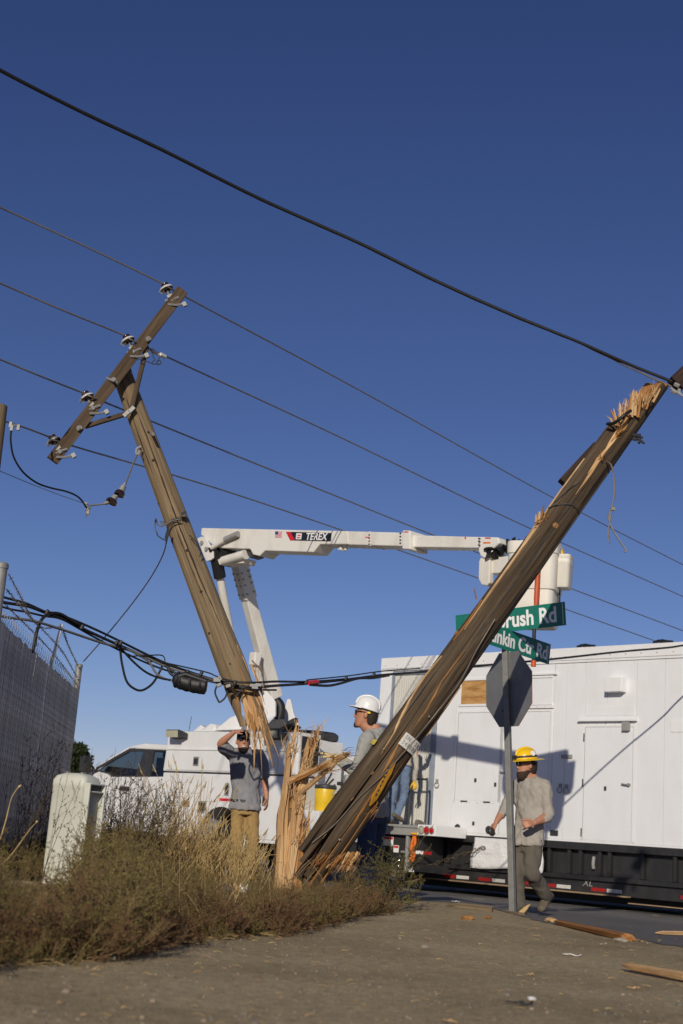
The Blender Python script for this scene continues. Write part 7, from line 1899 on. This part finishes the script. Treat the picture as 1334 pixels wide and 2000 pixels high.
# dark dead stalks against the truck and the fence
t = Tris()
for _ in range(240):
    if rs_.rand() < 0.55: px_ = rs_.uniform(205, 300); Y = rs_.uniform(11.4, 13.6); h0 = rs_.uniform(0.55, 0.98)
    else: px_ = rs_.uniform(20, 205); Y = rs_.uniform(10.2, 15); h0 = rs_.uniform(0.6, 1.25)
    x = P(px_, 1640, Y).x + rs_.normal() * 0.05
    if x < FN0.x + (Y - FN0.y) * (FN1.x - FN0.x) / (FN1.y - FN0.y) + 0.08: continue
    if Y < 11.3 and 70 < px_ < 235: continue
    d = np.array([rs_.normal() * 0.16 + 0.10, rs_.normal() * 0.12, 1.0]); p = np.array([x, Y, hz(x, Y)]); pts = [p]
    for k in range(6): d = d + rs_.normal(size=3) * 0.05; p = p + d / np.linalg.norm(d) * h0 / 6; pts.append(p)
    pts = np.array(pts); t.path(pts, 0.0028, 0.001, 0)
    for _k in range(7):
        i = rs_.randint(2, 6); q = pts[i] + (pts[i + 1 if i < 6 else 6] - pts[i]) * rs_.rand(); dd = np.array([rs_.normal() * 0.5 + 0.15, rs_.normal() * 0.5, 0.75]); e = q + dd * rs_.uniform(0.05, 0.16)
        t.path(np.array([q, (q + e) / 2 + np.array([0, 0, 0.008]), e]), 0.0016, 0.0008, 0)
        t.leaves(q + (e - q) * rs_.rand(5)[:, None], np.repeat(dd[None], 5, 0) + rs_.normal(size=(5, 3)) * 0.4, 0.018, 0.004, 0, rs_)
v, f, m = t.get()
prop(npmesh('dead_stalks', v, f, [M_['stalk']], m), 'dark dead weed stalks sticking up around the pedestal', 'weeds', kind='stuff')
for k, (pts, lab) in enumerate([([(0, 1640, 8.6), (12, 1600, 8.7), (22, 1560, 8.7), (34, 1540, 8.7), (38, 1536, 8.7)], 'thin bent tan stalk with a seed tip at the left edge'), ([(2, 1690, 7.6), (20, 1672, 7.7), (44, 1640, 7.8), (60, 1618, 7.9), (72, 1605, 8.0)], 'pale stalk lying slanted over the weeds at the left edge')]):
    m = MB(); q = crom([P(*p) for p in pts], 6); m.tube(q, list(np.linspace(0.0038, 0.0022, len(q))), 6)
    m.lathe([(0, -0.014), (0.007, -0.006), (0.008, 0.004), (0.003, 0.014), (0, 0.016)], align(q[-1], q[-1] - q[-2]), 8)
    prop(m.build('dry_stalk', M_['straw'], None, smooth=60), lab, 'stalk')
# weed stems in front of the pedestal
# tree behind the fence
tr = thing('distant_tree', 'dark green tree far behind the fence corner', 'tree', V((P(134, 1560, 60).x, 60, -0.2)))
tb = P(132, 1560, 60)
MB().tube([V((0, 0, 0)), V((0.1, 0, 1.6)), V((0.0, 0.1, 3.0))], [0.22, 0.16, 0.07], 8).build('trunk', M_['twig'], tr)
nl = 5200; a = rs_.uniform(0, 2 * math.pi, nl); rr = rs_.uniform(0.2, 1, nl) ** 0.5; zz_ = rs_.uniform(0.5, 4.0, nl); R_ = 0.85 * np.sin(np.clip((zz_ - 0.2) / 4.0, 0, 1) * math.pi) ** 0.6 * (1 + 0.25 * np.sin(a * 3 + zz_ * 2))
P0 = np.stack([np.cos(a) * rr * R_, np.sin(a) * rr * R_, zz_], 1); tq = Tris(); tq.leaves(P0, rs_.normal(size=(nl, 3)), 0.22, 0.07, 0, rs_); v, f, m = tq.get()
M_['treeleaf'] = leafmat('dark_tree_leaves', [(0.3, (0.022, 0.036, 0.014)), (0.6, (0.05, 0.07, 0.026)), (0.8, (0.08, 0.095, 0.04))], 0.9)
cr_ = npmesh('crown', v, f, [M_['treeleaf']], m); cr_.parent = tr

# ================================================================ small things on the ground
# pebbles
ico = bmesh.new(); bmesh.ops.create_icosphere(ico, subdivisions=1, radius=1); iv = np.array([p.co[:] for p in ico.verts]); fi = np.array([[q.index for q in p.verts] for p in ico.faces]); ico.free()
N = 5200
y = 3.9 + 11.0 * rs_.rand(N) ** 1.7; x = rs_.uniform(-0.30, 0.30, N) * y * 1.05
sz = np.exp(rs_.normal(-5.75, 0.5, N)); sz = np.clip(sz, 0.0018, 0.014)
Vs, Fs, Mi = [], [], []; n = 0
for i in range(N):
    if y[i] > front_y(x[i]) + 0.2 and x[i] < 0.9: continue
    s = sz[i] * np.array([rs_.uniform(0.7, 1.4), rs_.uniform(0.7, 1.4), rs_.uniform(0.45, 0.8)])
    v = iv * (1 + rs_.normal(size=(len(iv), 1)) * 0.16) * s + np.array([x[i], y[i], hz(x[i], y[i]) + sz[i] * 0.2])
    Vs.append(v); Fs.append(fi + n); Mi.append(np.full(len(fi), rs_.choice(3, p=[0.5, 0.46, 0.04]))); n += len(v)
M_['peb1'] = plain('grey_pebble', (0.17, 0.15, 0.13), 0.9, var=0.3, scale=8); M_['peb2'] = plain('brown_pebble', (0.27, 0.21, 0.15), 0.9, var=0.3, scale=8); M_['peb3'] = plain('pale_pebble', (0.33, 0.29, 0.23), 0.85, var=0.25, scale=8)
prop(npmesh('pebbles', np.concatenate(Vs), np.concatenate(Fs), [M_['peb1'], M_['peb2'], M_['peb3']], np.concatenate(Mi)), 'small stones scattered over the gravel', 'pebbles', kind='stuff')
# straw bits and chips too many to count
Vs, Fs, Mi = [], [], []; n = 0; t = Tris()
for i in range(900):
    if i < 520:
        x = rs_.uniform(-2.2, 0.9); yy = front_y(x) - abs(rs_.normal()) * 0.16 - 0.0
    else:
        yy = 4.2 + 8 * rs_.rand() ** 1.4; x = rs_.uniform(-0.28, 0.30) * yy
    if yy < 4: continue
    L_ = rs_.uniform(0.02, 0.12) if i < 520 else rs_.uniform(0.012, 0.05); a = rs_.uniform(0, math.pi); d = np.array([math.cos(a), math.sin(a), rs_.normal() * 0.08]); p = np.array([x, yy, hz(x, yy) + 0.006 + 0.012 * rs_.rand() * (i < 520)])
    t.path(np.array([p, p + d * L_ / 2 + np.array([0, 0, 0.004]), p + d * L_]), rs_.uniform(0.0012, 0.003), 0.001, 0 if rs_.rand() < 0.8 else 1)
v, f, m = t.get()
prop(npmesh('straw_litter', v, f, [M_['straw'], M_['fresh']], m), 'bits of straw and wood chips littering the gravel', 'litter', kind='stuff')
def gp(px, py, dz=0.0):
    z = 0.0
    for _ in range(6):
        x, y_ = gy(px, py, z + dz); z = hz(x, y_)
    return V((x, y_, z + dz))
def board(px0, py0, px1, py1, w0, w1, th, mat, name, lab, cat, seed, tip=0.05, lift=0.02):
    a, b = gp(px0, py0, lift), gp(px1, py1, lift)
    o = shard(None, a, b, w0, w1, th, mat, seed, name=name, tip=tip, nz=12)
    return prop(o, lab, cat)
board(1345, 1908, 1214, 1884, 0.075, 0.06, 0.05, M_['fresh'], 'split_board', 'large pale split board running out of the right edge of the gravel', 'wood piece', 301, 0.10, 0.03)
board(1226, 1830, 1083, 1799, 0.12, 0.085, 0.07, M_['orangewood'], 'split_board', 'brown broken board at the gravel edge right of the sign post', 'wood piece', 302, 0.03, 0.03)
board(1350, 1824, 1280, 1822, 0.07, 0.05, 0.04, M_['fresh'], 'split_board', 'small pale board on the asphalt at the right edge', 'wood piece', 303, 0.1, 0.02)
board(1015, 1788, 800, 1758, 0.20, 0.14, 0.06, M_['pole_grey'], 'bark_slab', 'long flat weathered slab of pole wood lying left of the sign post', 'wood piece', 304, 0.15, 0.0)
board(962, 1776, 870, 1762, 0.14, 0.10, 0.05, M_['pole_grey'], 'bark_slab', 'shorter grey slab behind the long flat slab', 'wood piece', 305, 0.2, 0.02)
board(778, 1722, 862, 1712, 0.045, 0.02, 0.03, M_['fresh'], 'long_splinter', 'long pale splinter jutting over the road past the green bush', 'splinter', 306, 0.3, 0.10)
board(800, 1718, 850, 1716, 0.03, 0.02, 0.02, M_['orangewood'], 'long_splinter', 'short orange splinter under the long pale splinter', 'splinter', 307, 0.3, 0.07)
tw_ = MB(); a = gp(1010, 1790, 0.0)
o = shard(None, P(1013, 1788, 13.9), P(1036, 1766, 13.9), 0.05, 0.03, 0.02, M_['straw'], 308, name='upright_splinter', tip=0.2); prop(o, 'forked straw coloured splinter standing at the foot of the sign post', 'splinter')
for k, (x, y_, s, mat, nm, lab, cat) in enumerate([(915, 1793, 0.040, 'orangewood', 'wood_chunk', 'orange wood chunk on the gravel below the long slab', 'wood chunk'), (953, 1792, 0.028, 'orangewood', 'wood_chunk', 'small orange wood chip right of the orange chunk', 'wood chunk'), (1076, 1797, 0.05, 'fresh', 'wood_chunk', 'yellow wood lump at the left end of the brown board', 'wood chunk'),
    (1212, 1836, 0.035, 'peb3', 'stone', 'pale stone touching the right end of the brown board', 'stone'), (832, 1850, 0.022, 'peb3', 'stone', 'pale stone alone in the middle of the gravel', 'stone'), (1039, 1950, 0.016, 'paper', 'stone', 'whitish pebble in the near gravel below the middle', 'stone'), (217, 1870, 0.014, 'paper', 'stone', 'pale pebble at the foot of the russet weeds', 'stone')]):
    p = gp(x, y_, s * 0.35); rg3 = random.Random(k)
    bm = bmesh.new(); bmesh.ops.create_icosphere(bm, subdivisions=2, radius=1)
    for v_ in bm.verts: v_.co = V((v_.co.x * 1.5, v_.co.y, v_.co.z * 0.55)) * s * (1 + 0.35 * noise.noise(v_.co * 1.7 + V((k * 5, 0, 0))))
    me = bpy.data.meshes.new(nm); bm.to_mesh(me); bm.free(); me.materials.append(M_[mat])
    o = bpy.data.objects.new(nm, me); COL.objects.link(o); o.location = p; o.rotation_euler = (0, 0, k); prop(o, lab, cat)
def scrap(px, py, w_, l_, mat, nm, lab, cat, seed, rot):
    p = gp(px, py, 0.012); vs = []; fs = []; n_ = 6
    for j in range(3):
        for i in range(n_): vs.append((lerp(-l_, l_, i / (n_ - 1)) , (j - 1) * w_ * (0.6 + 0.5 * noise.noise(V((i, j, seed)))), 0.014 * noise.noise(V((i * 0.9, j * 0.9, seed + 3)))))
    for j in range(2):
        for i in range(n_ - 1): q = j * n_ + i; fs.append((q, q + 1, q + n_ + 1, q + n_))
    o = MB().add(vs, fs).build(nm, M_[mat], None, smooth=60, M=Matrix.Translation(p) @ Matrix.Rotation(rot, 4, 'Z'))
    sm = o.modifiers.new('thickness', 'SOLIDIFY'); sm.thickness = 0.003
    prop(o, lab, cat)
scrap(1118, 1864, 0.022, 0.055, 'paper', 'paper_scrap', 'crumpled white paper scrap on the gravel at right', 'litter', 1, -0.5)
scrap(1014, 1957, 0.018, 0.050, 'dark', 'rubber_scrap', 'dark flat rubber scrap on the near gravel', 'litter', 2, -0.35)
scrap(890, 1760, 0.03, 0.045, 'paper', 'paper_scrap', 'small white scrap at the edge of the road by the long slab', 'litter', 3, 0.3)
scrap(878, 1992, 0.008, 0.035, 'fresh', 'wood_sliver', 'curved pale wood sliver at the bottom edge of the photo', 'splinter', 5, -0.9)
scrap(1035, 1902, 0.004, 0.02, 'fresh', 'wood_sliver', 'tiny pale sliver in the middle of the near gravel', 'splinter', 6, 0.0)
scrap(1238, 1928, 0.004, 0.03, 'fresh', 'wood_sliver', 'thin pale sliver below the large split board', 'splinter', 7, -0.1)
scrap(1246, 1836, 0.006, 0.04, 'fresh', 'wood_sliver', 'pale sliver on the asphalt edge right of the brown board', 'splinter', 8, -0.1)
bt_ = MB(); p = gp(432, 1772, 0.02)
o_ = thing('crumpled_wrapper', 'crumpled red, white and blue wrapper caught in the weeds below the stump', 'litter', P(448, 1738, 11.0))
for k, (dx, dz, mt_) in enumerate(((-0.05, 0.0, 'blue'), (0.03, 0.02, 'fresh'), (0.08, 0.015, 'paper'), (-0.1, -0.01, 'fresh'))):
    MB().loft([ell(V((dx + 0.02 * j, 0, dz + 0.02 * math.sin(j * 2 + k))), V((0, 0.02, 0.0)), V((0, 0, 0.026)), 8) for j in range(4)]).build('wrapper_fold', M_[mt_], o_, smooth=30)

make_texts()
